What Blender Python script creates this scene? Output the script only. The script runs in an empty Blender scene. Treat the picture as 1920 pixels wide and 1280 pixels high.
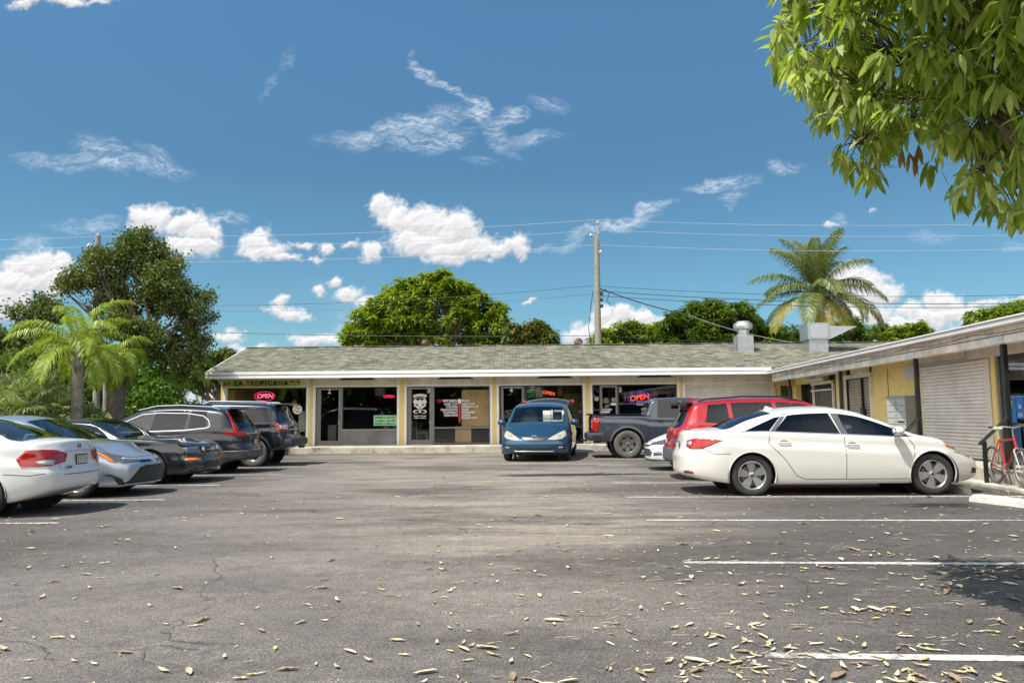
import bpy, bmesh, math, random
import numpy as np
from mathutils import Vector, Matrix
from mathutils.bvhtree import BVHTree
from mathutils.geometry import tessellate_polygon

SC = bpy.context.scene
COL = SC.collection
R = math.radians
rnd = random.Random(7)
FPX = 1457.0
CAMZ = 1.333
CAM_M = Matrix.Rotation(R(90 + 5.49), 3, 'X') @ Matrix.Rotation(R(-0.52), 3, 'Z')


def ray(px, py):
    return CAM_M @ Vector(((px - 960) / FPX, (640 - py) / FPX, -1.0))


def at(px, py, D):
    d = ray(px, py)
    return Vector((d.x * D / d.y, D, CAMZ + d.z * D / d.y))


def gnd(px, py, z=0.0):
    d = ray(px, py)
    k = (z - CAMZ) / d.z
    return Vector((d.x * k, d.y * k, z))


def XF(px, D=31.1):
    return at(px, 780, D).x


# ---------------------------------------------------------------- materials
MATS = {}


def newmat(name):
    m = bpy.data.materials.new(name)
    m.use_nodes = True
    nt = m.node_tree
    b = nt.nodes['Principled BSDF']
    MATS[name] = m
    return m, nt, b


def nd(nt, typ, **kw):
    n = nt.nodes.new(typ)
    for k, v in kw.items():
        setattr(n, k, v)
    return n


def val(nt, n, i, v):
    if isinstance(v, bpy.types.NodeSocket):
        nt.links.new(v, n.inputs[i])
    elif v is not None:
        n.inputs[i].default_value = v


def mth(nt, op, a, b=None, c=None, clamp=False):
    n = nd(nt, 'ShaderNodeMath', operation=op, use_clamp=clamp)
    val(nt, n, 0, a)
    val(nt, n, 1, b)
    val(nt, n, 2, c)
    return n.outputs[0]


def vmt(nt, op, a, b=None):
    n = nd(nt, 'ShaderNodeVectorMath', operation=op)
    val(nt, n, 0, a)
    val(nt, n, 1, b)
    return n.outputs['Value'] if op in ('LENGTH', 'DOT_PRODUCT', 'DISTANCE') else n.outputs[0]


def ramp(nt, fac, stops, interp='LINEAR'):
    n = nd(nt, 'ShaderNodeValToRGB')
    n.color_ramp.interpolation = interp
    el = n.color_ramp.elements
    while len(el) < len(stops):
        el.new(0.5)
    for e, (p, c) in zip(el, stops):
        e.position = p
        e.color = (c, c, c, 1) if isinstance(c, (int, float)) else (*c, 1)
    nt.links.new(fac, n.inputs[0])
    return n.outputs[0]


def mixc(nt, fac, a, b, mode='MIX'):
    n = nd(nt, 'ShaderNodeMix', data_type='RGBA', blend_type=mode)
    val(nt, n, 0, fac)
    for i, v in ((6, a), (7, b)):
        if isinstance(v, bpy.types.NodeSocket):
            nt.links.new(v, n.inputs[i])
        else:
            n.inputs[i].default_value = (*v, 1)
    return n.outputs[2]


def noise(nt, vec, scale, detail=3, rough=0.55, dist=0.0):
    n = nd(nt, 'ShaderNodeTexNoise')
    n.inputs['Scale'].default_value = scale
    n.inputs['Detail'].default_value = detail
    n.inputs['Roughness'].default_value = rough
    n.inputs['Distortion'].default_value = dist
    if vec is not None:
        nt.links.new(vec, n.inputs['Vector'])
    return n.outputs['Fac']


def objco(nt, world=False, scale=None):
    if world:
        v = nd(nt, 'ShaderNodeNewGeometry').outputs['Position']
    else:
        v = nd(nt, 'ShaderNodeTexCoord').outputs['Object']
    if scale:
        v = vmt(nt, 'MULTIPLY', v, scale)
    return v


def bump(nt, bsdf, height, strength=0.3, dist=0.01):
    n = nd(nt, 'ShaderNodeBump')
    n.inputs['Strength'].default_value = strength
    n.inputs['Distance'].default_value = dist
    nt.links.new(height, n.inputs['Height'])
    nt.links.new(n.outputs[0], bsdf.inputs['Normal'])


def pm(name, col, rough=0.5, metal=0.0, var=0.0, vs=3.0, bs=None, bst=0.2, coat=0.0, spec=None, emit=None, dirt=0.0):
    """plain procedural material: base colour with noise variation, bump, dirt"""
    if name in MATS:
        return MATS[name]
    m, nt, b = newmat(name)
    b.inputs['Base Color'].default_value = (*col, 1)
    b.inputs['Roughness'].default_value = rough
    b.inputs['Metallic'].default_value = metal
    if coat:
        b.inputs['Coat Weight'].default_value = coat
        b.inputs['Coat Roughness'].default_value = 0.03
    if spec is not None:
        b.inputs['Specular IOR Level'].default_value = spec
    if emit:
        b.inputs['Emission Color'].default_value = (*emit[0], 1)
        b.inputs['Emission Strength'].default_value = emit[1]
    co = None
    if var or bs or dirt:
        co = objco(nt, world=True)
    c = None
    if var:
        f = noise(nt, co, vs, 5, 0.65)
        lo = tuple(max(0, x * (1 - var)) for x in col)
        hi = tuple(min(1, x * (1 + var)) for x in col)
        c = ramp(nt, f, [(0.3, lo), (0.7, hi)])
    if dirt:
        f = noise(nt, co, 1.3, 6, 0.7)
        f = ramp(nt, f, [(0.48, 0.0), (0.72, dirt)])
        c = mixc(nt, f, c if c is not None else col, (0.10, 0.08, 0.06))
    if c is not None:
        nt.links.new(c, b.inputs['Base Color'])
    if bs:
        bump(nt, b, noise(nt, co, bs, 4), bst, 0.01)
    return m


# ---------------------------------------------------------------- objects
def tag(o, label=None, cat=None, group=None, kind=None):
    if label:
        o['label'] = label
    if cat:
        o['category'] = cat
    if group:
        o['group'] = group
    if kind:
        o['kind'] = kind
    return o


def empty(name, loc=(0, 0, 0), rz=0.0, label=None, cat=None, group=None):
    o = bpy.data.objects.new(name, None)
    COL.objects.link(o)
    o.location = loc
    o.rotation_euler = (0, 0, rz)
    o.empty_display_size = 0.2
    return tag(o, label, cat, group)


def link(name, me, mats=None, parent=None, smooth=False):
    o = bpy.data.objects.new(name, me)
    COL.objects.link(o)
    if mats is not None:
        for m in (mats if isinstance(mats, (list, tuple)) else [mats]):
            me.materials.append(m)
    if parent is not None:
        o.parent = parent
    if smooth:
        me.polygons.foreach_set('use_smooth', [True] * len(me.polygons))
    return o


def mesh(name, verts, faces, mats=None, parent=None, smooth=False, mi=None):
    me = bpy.data.meshes.new(name)
    me.from_pydata([tuple(v) for v in verts], [], faces)
    if mi is not None:
        me.polygons.foreach_set('material_index', mi)
    me.update()
    return link(name, me, mats, parent, smooth)


def quads_np(name, V, mats, parent=None, k=4, smooth=False):
    """V: (n, k, 3) array of loose k-gons"""
    n = V.shape[0]
    me = bpy.data.meshes.new(name)
    me.vertices.add(n * k)
    me.vertices.foreach_set('co', V.reshape(-1).astype(np.float32))
    me.loops.add(n * k)
    me.loops.foreach_set('vertex_index', np.arange(n * k, dtype=np.int32))
    me.polygons.add(n)
    me.polygons.foreach_set('loop_start', np.arange(0, n * k, k, dtype=np.int32))
    me.update(calc_edges=True)
    return link(name, me, mats, parent, smooth)


def tris_np(name, V, F, mats, parent=None, smooth=False):
    me = bpy.data.meshes.new(name)
    k = F.shape[1]
    me.vertices.add(len(V))
    me.vertices.foreach_set('co', V.reshape(-1).astype(np.float32))
    me.loops.add(F.size)
    me.loops.foreach_set('vertex_index', F.reshape(-1).astype(np.int32))
    me.polygons.add(len(F))
    me.polygons.foreach_set('loop_start', np.arange(0, F.size, k, dtype=np.int32))
    me.update(calc_edges=True)
    return link(name, me, mats, parent, smooth)


class MB:
    """collects simple shapes into one mesh"""

    def __init__(s):
        s.v = []
        s.f = []
        s.mi = []
        s.m = 0

    def add(s, vs, fs):
        n = len(s.v)
        s.v += [Vector(v) for v in vs]
        s.f += [tuple(i + n for i in f) for f in fs]
        s.mi += [s.m] * len(fs)
        return s

    def box(s, a, b, bev=0.0, M=None):
        x0, y0, z0 = a
        x1, y1, z1 = b
        if x0 > x1: x0, x1 = x1, x0
        if y0 > y1: y0, y1 = y1, y0
        if z0 > z1: z0, z1 = z1, z0
        if bev:
            bm = bmesh.new()
            bmesh.ops.create_cube(bm, size=1.0)
            for v in bm.verts:
                v.co = Vector(((x0 + x1) / 2 + v.co.x * (x1 - x0), (y0 + y1) / 2 + v.co.y * (y1 - y0), (z0 + z1) / 2 + v.co.z * (z1 - z0)))
            bv = min(bev, 0.45 * min(x1 - x0, y1 - y0, z1 - z0))
            bmesh.ops.bevel(bm, geom=bm.edges[:], offset=bv, segments=2, affect='EDGES', profile=0.5)
            bm.verts.index_update()
            vs = [v.co.copy() for v in bm.verts]
            fs = [tuple(v.index for v in f.verts) for f in bm.faces]
            bm.free()
        else:
            vs = [Vector(p) for p in ((x0, y0, z0), (x1, y0, z0), (x1, y1, z0), (x0, y1, z0), (x0, y0, z1), (x1, y0, z1), (x1, y1, z1), (x0, y1, z1))]
            fs = [(3, 2, 1, 0), (4, 5, 6, 7), (0, 1, 5, 4), (1, 2, 6, 5), (2, 3, 7, 6), (3, 0, 4, 7)]
        if M is not None:
            vs = [M @ v for v in vs]
        return s.add(vs, fs)

    def tube(s, pts, r, n=8, cap=True):
        pts = [Vector(p) for p in pts]
        if not isinstance(r, (list, tuple)):
            r = [r] * len(pts)
        vs = []
        fs = []
        up = None
        for i, p in enumerate(pts):
            t = (pts[min(i + 1, len(pts) - 1)] - pts[max(i - 1, 0)])
            if t.length < 1e-9:
                t = Vector((0, 0, 1))
            t.normalize()
            if up is None:
                up = t.orthogonal().normalized()
            else:
                up = (up - t * up.dot(t))
                if up.length < 1e-6:
                    up = t.orthogonal()
                up.normalize()
            w = t.cross(up)
            for k in range(n):
                a = 2 * math.pi * k / n
                vs.append(p + (up * math.cos(a) + w * math.sin(a)) * r[i])
            if i:
                for k in range(n):
                    a0 = (i - 1) * n + k
                    a1 = (i - 1) * n + (k + 1) % n
                    fs.append((a0, a1, a1 + n, a0 + n))
        if cap:
            fs.append(tuple(range(n - 1, -1, -1)))
            fs.append(tuple(range((len(pts) - 1) * n, len(pts) * n)))
        return s.add(vs, fs)

    def lathe(s, prof, n=32, M=None, close=False):
        """prof: list of (r, h); axis = local z"""
        vs = []
        fs = []
        m = len(prof)
        for k in range(n):
            a = 2 * math.pi * k / n
            for (r_, h) in prof:
                vs.append(Vector((r_ * math.cos(a), r_ * math.sin(a), h)))
        for k in range(n):
            k2 = (k + 1) % n
            for j in range(m - 1 + (1 if close else 0)):
                j2 = (j + 1) % m
                fs.append((k * m + j, k2 * m + j, k2 * m + j2, k * m + j2))
        if M is not None:
            vs = [M @ v for v in vs]
        return s.add(vs, fs)

    def prism(s, poly, z0, z1, M=None):
        """2D polygon (x,y) extruded z0..z1"""
        n = len(poly)
        vs = [Vector((p[0], p[1], z0)) for p in poly] + [Vector((p[0], p[1], z1)) for p in poly]
        fs = [tuple(range(n - 1, -1, -1)), tuple(range(n, 2 * n))]
        fs += [(i, (i + 1) % n, (i + 1) % n + n, i + n) for i in range(n)]
        if M is not None:
            vs = [M @ v for v in vs]
        return s.add(vs, fs)

    def sph(s, c, r, seg=12, rings=8, sc=(1, 1, 1)):
        vs = []
        fs = []
        for i in range(rings + 1):
            th = math.pi * i / rings
            for k in range(seg):
                a = 2 * math.pi * k / seg
                vs.append(Vector(c) + Vector((r * sc[0] * math.sin(th) * math.cos(a), r * sc[1] * math.sin(th) * math.sin(a), r * sc[2] * math.cos(th))))
        for i in range(rings):
            for k in range(seg):
                k2 = (k + 1) % seg
                fs.append((i * seg + k, (i + 1) * seg + k, (i + 1) * seg + k2, i * seg + k2))
        return s.add(vs, fs)

    def build(s, name, mats, parent=None, smooth=False, label=None, cat=None, group=None, kind=None):
        o = mesh(name, s.v, s.f, mats, parent, False, s.mi)
        bm = bmesh.new()
        bm.from_mesh(o.data)
        bmesh.ops.recalc_face_normals(bm, faces=bm.faces[:])
        bm.to_mesh(o.data)
        bm.free()
        if smooth:
            o.data.polygons.foreach_set('use_smooth', [True] * len(o.data.polygons))
            try:
                o.data.set_sharp_from_angle(angle=R(38))
            except Exception:
                pass
        return tag(o, label, cat, group, kind)


def text_mesh(name, s, size, M, mat, parent=None, ext=0.004, align='CENTER', shear=0.0, off=0.0, sx=1.0, bold=0.0):
    cu = bpy.data.curves.new(name, 'FONT')
    cu.body = s
    cu.size = size
    cu.extrude = ext
    cu.align_x = align
    cu.align_y = 'CENTER'
    cu.shear = shear
    cu.offset = bold
    cu.space_line = 1.0
    o = bpy.data.objects.new(name, cu)
    COL.objects.link(o)
    dg = bpy.context.evaluated_depsgraph_get()
    me = bpy.data.meshes.new_from_object(o.evaluated_get(dg))
    bpy.data.objects.remove(o)
    me.transform(Matrix.Diagonal((sx, 1, 1, 1)))
    me.transform(M)
    me.materials.clear()
    me.name = name
    return link(name, me, mat, parent)


def frame_M(origin, right, up):
    """matrix mapping local xy plane to (right, up)"""
    x = Vector(right).normalized()
    y = Vector(up).normalized()
    z = x.cross(y)
    M = Matrix((x, y, z)).transposed().to_4x4()
    M.translation = Vector(origin)
    return M


def interp(tab, x):
    """monotone-ish smooth interpolation of (x, v) table (catmull-rom, clamped)"""
    n = len(tab)
    if x <= tab[0][0]:
        return tab[0][1]
    if x >= tab[-1][0]:
        return tab[-1][1]
    for i in range(n - 1):
        if x <= tab[i + 1][0]:
            break
    x0, y0 = tab[i]
    x1, y1 = tab[i + 1]
    h = x1 - x0
    d = (y1 - y0) / h

    def slope(j):
        if j <= 0 or j >= n - 1:
            k = max(0, min(n - 2, j - (1 if j >= n - 1 else 0)))
            return (tab[k + 1][1] - tab[k][1]) / (tab[k + 1][0] - tab[k][0])
        a = (tab[j][1] - tab[j - 1][1]) / (tab[j][0] - tab[j - 1][0])
        b = (tab[j + 1][1] - tab[j][1]) / (tab[j + 1][0] - tab[j][0])
        if a * b <= 0:
            return 0.0
        return 2 * a * b / (a + b)
    m0, m1 = slope(i), slope(i + 1)
    t = (x - x0) / h
    t2, t3 = t * t, t * t * t
    return (2 * t3 - 3 * t2 + 1) * y0 + (t3 - 2 * t2 + t) * h * m0 + (-2 * t3 + 3 * t2) * y1 + (t3 - t2) * h * m1


def sstep(t):
    t = max(0.0, min(1.0, t))
    return t * t * (3 - 2 * t)


# ---------------------------------------------------------------- camera
cam = bpy.data.cameras.new('camera')
cam.lens = FPX / 1920 * 36
cam.sensor_width = 36
cam.clip_end = 3000
cam.clip_start = 0.05
camo = bpy.data.objects.new('camera', cam)
COL.objects.link(camo)
camo.matrix_world = Matrix.Translation((0, 0, CAMZ)) @ CAM_M.to_4x4()
SC.camera = camo
SC.view_settings.view_transform = 'Standard'
SC.view_settings.look = 'None'
SC.view_settings.exposure = 0.72
SC.view_settings.gamma = 1.0
# ---------------------------------------------------------------- sun and sky
SUNV = Vector((0.42, 0.34, -1.0)).normalized()      # direction the light travels
sun = bpy.data.lights.new('sun', 'SUN')
sun.energy = 3.7
sun.angle = R(0.53)
sun.color = (1.0, 0.955, 0.88)
suno = bpy.data.objects.new('sun', sun)
COL.objects.link(suno)
suno.rotation_euler = SUNV.to_track_quat('-Z', 'Y').to_euler()
suno.location = (-10, -5, 30)
SUN_EL = math.asin(-SUNV.z)
SUN_AZ = math.atan2(-SUNV.x, -SUNV.y)               # compass style, from +Y towards +X

W = bpy.data.worlds.new('World')
SC.world = W
W.use_nodes = True
wt = W.node_tree
bg = wt.nodes['Background']
sky = nd(wt, 'ShaderNodeTexSky', sky_type='NISHITA')
sky.sun_disc = False
sky.sun_elevation = SUN_EL
sky.sun_rotation = SUN_AZ % (2 * math.pi)
sky.altitude = 0
sky.air_density = 1.0
sky.dust_density = 0.6
sky.ozone_density = 1.3
tc = nd(wt, 'ShaderNodeTexCoord').outputs['Generated']
sp = nd(wt, 'ShaderNodeSeparateXYZ')
wt.links.new(tc, sp.inputs[0])
yy = mth(wt, 'MAXIMUM', mth(wt, 'ABSOLUTE', sp.outputs[1]), 0.05)
cu = nd(wt, 'ShaderNodeCombineXYZ')
wt.links.new(mth(wt, 'DIVIDE', sp.outputs[0], yy), cu.inputs[0])
wt.links.new(mth(wt, 'DIVIDE', sp.outputs[2], yy), cu.inputs[1])
UV = cu.outputs[0]


def uv_of(px, py):
    d = ray(px, py)
    return (d.x / d.y, d.z / d.y)


# cumulus puffs: centre and radii in the photograph's pixels
CUM = [(720, 392, 26, 30), (748, 415, 50, 42), (800, 420, 62, 46), (850, 428, 50, 46), (790, 452, 95, 32), (860, 468, 85, 28), (845, 485, 45, 18),
       (925, 468, 55, 20), (973, 464, 30, 22), (692, 476, 22, 20),
       (285, 408, 48, 34), (340, 425, 55, 32), (375, 440, 40, 30), (368, 463, 52, 20), (335, 465, 40, 16), (490, 450, 45, 30), (495, 468, 58, 22), (530, 482, 30, 12),
       (570, 458, 30, 9), (612, 466, 14, 14), (655, 458, 20, 10), (590, 483, 20, 7),
       (108, 490, 30, 28), (60, 505, 60, 40), (20, 535, 80, 45), (95, 530, 60, 42), (0, 560, 90, 50),
       (545, 588, 50, 14), (525, 570, 14, 18), (600, 540, 18, 10), (640, 525, 22, 14), (665, 555, 34, 16), (690, 572, 30, 14),
       (595, 640, 50, 15), (635, 640, 60, 14), (420, 632, 34, 13), (650, 610, 22, 14), (460, 655, 60, 10),
       (1128, 595, 26, 36), (1165, 592, 30, 26), (1200, 598, 34, 24), (1235, 605, 30, 24), (1130, 625, 60, 30), (1200, 630, 90, 30), (1090, 635, 40, 18),
       (1600, 520, 50, 34), (1630, 535, 50, 34), (1650, 548, 52, 26), (1590, 560, 70, 30), (1620, 590, 80, 26), (1560, 420, 26, 9),
       (1710, 590, 40, 24), (1770, 572, 40, 26), (1800, 590, 60, 24), (1740, 600, 70, 24), (1850, 570, 60, 12), (1910, 565, 40, 12), (1830, 600, 60, 14), (1690, 610, 60, 18),
       (50, 4, 46, 12), (130, 8, 50, 14), (180, 4, 36, 10), (985, 571, 14, 5)]
# wisps: x0, y0, x1, y1, half width, strength
CIR = [(770, 105, 860, 190, 8, .9), (855, 185, 905, 215, 14, .9), (905, 222, 985, 212, 11, .8), (985, 190, 1075, 198, 10, .45), (880, 215, 985, 292, 11, .6),
       (640, 280, 870, 205, 15, .85), (580, 262, 720, 262, 12, .45), (730, 285, 880, 240, 12, .7), (790, 300, 860, 260, 9, .5), (960, 262, 1065, 262, 8, .5), (870, 300, 945, 298, 7, .4),
       (30, 305, 230, 312, 12, .55), (140, 255, 250, 310, 17, .65), (200, 300, 365, 318, 10, .6), (250, 270, 355, 312, 9, .5), (170, 285, 230, 330, 12, .5),
       (497, 205, 512, 125, 6, .32), (512, 125, 560, 82, 7, .28),
       (1085, 438, 1265, 385, 9, 1.0), (985, 468, 1100, 458, 5, .5), (1060, 462, 1110, 432, 9, .5),
       (1280, 355, 1418, 336, 7, .8), (1325, 342, 1350, 345, 9, .8), (1438, 325, 1497, 316, 7, .6), (1345, 370, 1392, 366, 7, .6), (1360, 370, 1370, 400, 6, .4),
       (85, 425, 240, 410, 9, .65), (360, 412, 470, 405, 8, .75), (0, 465, 110, 462, 9, .55), (1700, 445, 1790, 440, 9, .35), (1880, 468, 1925, 464, 7, .6),
       (1560, 415, 1590, 412, 9, .4), (1820, 585, 1920, 572, 10, .5), (1275, 520, 1300, 560, 6, .12), (620, 600, 690, 645, 26, .6), (580, 520, 640, 620, 20, .12)]


def vnoise(x, y, seed):
    """lattice gradient noise, vectorised"""
    xi = np.floor(x).astype(np.int64)
    yi = np.floor(y).astype(np.int64)
    xf = x - xi
    yf = y - yi

    def g(ix, iy):
        h = (ix * 374761393 + iy * 668265263 + seed * 974634777) & 0xffffffff
        h = ((h ^ (h >> 13)) * 1274126177) & 0xffffffff
        a = ((h ^ (h >> 16)) & 0xffff) / 65536.0 * 6.2832
        return np.cos(a), np.sin(a)
    u = xf * xf * xf * (xf * (xf * 6 - 15) + 10)
    v = yf * yf * yf * (yf * (yf * 6 - 15) + 10)
    r = []
    for dx, dy in ((0, 0), (1, 0), (0, 1), (1, 1)):
        c, s = g(xi + dx, yi + dy)
        r.append(c * (xf - dx) + s * (yf - dy))
    return ((r[0] * (1 - u) + r[1] * u) * (1 - v) + (r[2] * (1 - u) + r[3] * u) * v) * 1.4


def fbm(x, y, seed, octv=5, gain=0.55, billow=False):
    t = 0
    a = 1.0
    n = 0
    for o in range(octv):
        k = vnoise(x * 2 ** o + o * 17.3, y * 2 ** o - o * 9.1, seed + o)
        if billow:
            k = 1 - 2 * np.abs(k) * 1.6
        t = t + a * k
        n += a
        a *= gain
    return t / n


def lin(x, a, b):
    return np.clip((x - a) / (b - a), 0, 1)


U0, U1, V0, V1 = -0.80, 0.80, 0.0, 0.64
IW, IH = 2000, 800
gu, gv = np.meshgrid(np.linspace(U0, U1, IW), np.linspace(V0, V1, IH))
wx = fbm(gu * 14, gv * 14, 3, 6, 0.6)
wy = fbm(gu * 14, gv * 14, 31, 6, 0.6)
pu = gu + wx * 0.028
pv = gv + wy * 0.020
best = np.full(gu.shape, -9.0)
low = np.zeros(gu.shape)
for (cx, cy, rx, ry) in CUM:
    u, v = uv_of(cx, cy)
    du = (pu - u) * FPX / rx
    dv = (pv - v) * FPX / ry
    d = np.sqrt(du * du + dv * dv)
    k = (1 - d) * min(1.0, min(rx, ry) / 26.0) ** 0.6
    low = np.where(k > best, dv, low)
    best = np.maximum(best, k)
bil = fbm(gu * 34, gv * 40, 77, 5, 0.55, True)
fine = fbm(gu * 90, gv * 110, 5, 5, 0.65)
fd = best + bil * 0.17 + fine * 0.32
acum = lin(fd, -0.02, 0.40) ** 1.25
hgt = np.clip(fd, 0, 1.2) ** 0.6 + bil * 0.10


def blur(a, n):
    for _ in range(n):
        a = (np.roll(a, 1, 0) + np.roll(a, -1, 0) + 2 * a) / 4
        a = (np.roll(a, 1, 1) + np.roll(a, -1, 1) + 2 * a) / 4
    return a


hb = blur(hgt, 3)
gx = np.gradient(hb, axis=1)
gy = np.gradient(hb, axis=0)
shd = 0.90 + 2.6 * (gx * 0.5 - gy * 0.9) + 0.13 * np.clip(low, -1, 1) - 0.05 * lin(fd, 0.3, 1.0) + 0.12 * blur(fbm(gu * 22, gv * 28, 9, 4), 1)
shd = np.clip(shd, 0.60, 1.02)
# wisps of high ice cloud
cwx = fbm(gu * 10, gv * 16, 51, 5, 0.6)
cwy = fbm(gu * 10, gv * 16, 57, 5, 0.6)
qu = gu + cwx * 0.035
qv = gv + cwy * 0.022
fib = fbm((gu + cwx * 0.05) * 22, (gv + cwy * 0.03 + gu * 0.12) * 190, 71, 6, 0.7)
fib2 = fbm((gu + cwy * 0.03) * 60, (gv + cwx * 0.02 - gu * 0.35) * 170, 91, 4, 0.7)
fib = lin(fib + 0.55 * fib2, -0.25, 0.50)
acir = np.zeros(gu.shape)
for (x0, y0, x1, y1, hw, st) in CIR:
    a = uv_of(x0, y0)
    b = uv_of(x1, y1)
    cx, cy = (a[0] + b[0]) / 2, (a[1] + b[1]) / 2
    tx, ty = (b[0] - a[0]) / 2, (b[1] - a[1]) / 2
    ln = math.hypot(tx, ty)
    tx, ty = tx / ln, ty / ln
    su, sv = qu - cx, qv - cy
    p1 = (su * tx + sv * ty) / ln / 1.15
    p2 = (-su * ty + sv * tx) * FPX / hw / 2.0
    e = np.clip(1 - p1 * p1 - p2 * p2, 0, 1) * st
    acir = acir + e * (1 - acir)
acir = np.clip(acir * (0.12 + 1.0 * fib), 0, 1) ** 1.15
# the pale day moon
mu, mv = uv_of(1637, 397)
du = (gu - mu) * FPX / 8.5
dv = (gv - mv) * FPX / 8.5
moon = lin(1 - np.sqrt(du * du + dv * dv), 0, 0.15) * np.clip(0.35 + 1.6 * (-0.35 * du + 0.94 * dv), 0, 1) * 0.5
acir = np.maximum(acir, moon)
px_ = np.ones((IH, IW, 4), dtype=np.float32)
px_[..., 0] = shd
px_[..., 1] = acum
px_[..., 2] = acir
cimg = bpy.data.images.new('cloud_cover', IW, IH, alpha=False, float_buffer=True, is_data=True)
cimg.pixels.foreach_set(px_.reshape(-1))
cimg.pack()
ti = nd(wt, 'ShaderNodeTexImage', extension='MIRROR')
ti.image = cimg
uvn = vmt(wt, 'MULTIPLY', vmt(wt, 'SUBTRACT', UV, (U0, V0, 0)), (1 / (U1 - U0), 1 / (V1 - V0), 0))
wt.links.new(uvn, ti.inputs['Vector'])
si = nd(wt, 'ShaderNodeSeparateColor')
wt.links.new(ti.outputs[0], si.inputs[0])
shade, cden, cirf = si.outputs[0], si.outputs[1], si.outputs[2]
# away from the pictured part of the sky the cover is only the mirrored pattern, thinned out
fade = ramp(wt, sp.outputs[2], [(0.0, 1.0), (0.55, 1.0), (0.8, 0.0)])
cden = mth(wt, 'MULTIPLY', cden, fade)
cirf = mth(wt, 'MULTIPLY', cirf, fade)

SKYS = 0.115
el_ = ramp(wt, sp.outputs[2], [(0.0, 0.90), (0.12, 0.84), (0.30, 0.80), (0.46, 1.0)])
skc = vmt(wt, 'MULTIPLY', sky.outputs[0], (SKYS * 0.42, SKYS * 0.655, SKYS * 0.71))
skc = vmt(wt, 'MULTIPLY', skc, el_)
ccol = nd(wt, 'ShaderNodeCombineXYZ')
for i, k in enumerate((1.0, 1.0, 1.02)):
    wt.links.new(mth(wt, 'MULTIPLY', shade, 0.60 * k), ccol.inputs[i])
r1 = mixc(wt, cirf, skc, (0.50, 0.55, 0.61))
r2 = mixc(wt, cden, r1, ccol.outputs[0])
# no clouds below the horizon
fin = mixc(wt, mth(wt, 'GREATER_THAN', sp.outputs[2], 0.0), skc, r2)
# unseen bright cloud bank, added behind and left of camera to lift shade
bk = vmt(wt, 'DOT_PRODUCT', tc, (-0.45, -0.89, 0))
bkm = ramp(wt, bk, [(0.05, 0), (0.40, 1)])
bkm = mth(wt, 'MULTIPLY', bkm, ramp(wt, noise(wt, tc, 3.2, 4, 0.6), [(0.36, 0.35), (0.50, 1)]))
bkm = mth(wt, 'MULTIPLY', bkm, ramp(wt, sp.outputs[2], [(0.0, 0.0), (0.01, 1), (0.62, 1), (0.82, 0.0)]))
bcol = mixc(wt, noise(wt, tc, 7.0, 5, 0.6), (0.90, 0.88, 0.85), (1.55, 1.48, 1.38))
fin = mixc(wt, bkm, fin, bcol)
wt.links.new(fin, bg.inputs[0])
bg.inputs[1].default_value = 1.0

W.cycles.sampling_method = 'MANUAL'
W.cycles.sample_map_resolution = 512
# ---------------------------------------------------------------- vehicles
def paint(name, col, metal=0.0, rough=0.35, flake=0.0):
    m, nt, b = newmat(name)
    b.inputs['Base Color'].default_value = (*col, 1)
    b.inputs['Metallic'].default_value = metal
    b.inputs['Roughness'].default_value = rough
    b.inputs['Coat Weight'].default_value = 1.0
    b.inputs['Coat Roughness'].default_value = 0.03
    co = objco(nt, world=True)
    # road dust towards nothing in particular: faint uneven film
    f = noise(nt, co, 2.2, 6, 0.7)
    f = ramp(nt, f, [(0.45, 0.0), (0.8, 0.22)])
    c = mixc(nt, f, col, tuple(0.75 * x + 0.25 * y for x, y in zip(col, (0.35, 0.31, 0.26))))
    nt.links.new(c, b.inputs['Base Color'])
    rr = mth(nt, 'ADD', mth(nt, 'MULTIPLY', noise(nt, co, 6, 5, 0.7), 0.05), 0.0)
    nt.links.new(rr, b.inputs['Coat Roughness'])
    bump(nt, b, noise(nt, co, 3.5, 2, 0.4), 0.04, 0.02)
    # inner side of the shell is lined with dark cloth
    d = nd(nt, 'ShaderNodeBsdfDiffuse')
    d.inputs[0].default_value = (0.02, 0.02, 0.022, 1)
    g = nd(nt, 'ShaderNodeNewGeometry')
    mx = nd(nt, 'ShaderNodeMixShader')
    nt.links.new(g.outputs['Backfacing'], mx.inputs[0])
    nt.links.new(b.outputs[0], mx.inputs[1])
    nt.links.new(d.outputs[0], mx.inputs[2])
    nt.links.new(mx.outputs[0], nt.nodes['Material Output'].inputs[0])
    return m


def glass(name, tint, refl=0.10, rough=0.0, wob=0.0):
    if name in MATS:
        return MATS[name]
    m, nt, b = newmat(name)
    nt.nodes.remove(b)
    t = nd(nt, 'ShaderNodeBsdfTransparent')
    t.inputs[0].default_value = (*tint, 1)
    g = nd(nt, 'ShaderNodeBsdfGlossy')
    g.inputs['Color'].default_value = (0.95, 0.97, 1.0, 1)
    g.inputs['Roughness'].default_value = rough
    lw = nd(nt, 'ShaderNodeLayerWeight')
    lw.inputs['Blend'].default_value = 0.25
    f = mth(nt, 'ADD', mth(nt, 'MULTIPLY', lw.outputs['Fresnel'], 0.9), refl, clamp=True)
    mx = nd(nt, 'ShaderNodeMixShader')
    nt.links.new(f, mx.inputs[0])
    nt.links.new(t.outputs[0], mx.inputs[1])
    nt.links.new(g.outputs[0], mx.inputs[2])
    nt.links.new(mx.outputs[0], nt.nodes['Material Output'].inputs[0])
    if wob:
        bp = nd(nt, 'ShaderNodeBump')
        bp.inputs['Strength'].default_value = wob
        bp.inputs['Distance'].default_value = 0.02
        nt.links.new(noise(nt, objco(nt, True), 1.1, 2, 0.5), bp.inputs['Height'])
        nt.links.new(bp.outputs[0], g.inputs['Normal'])
    return m


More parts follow.
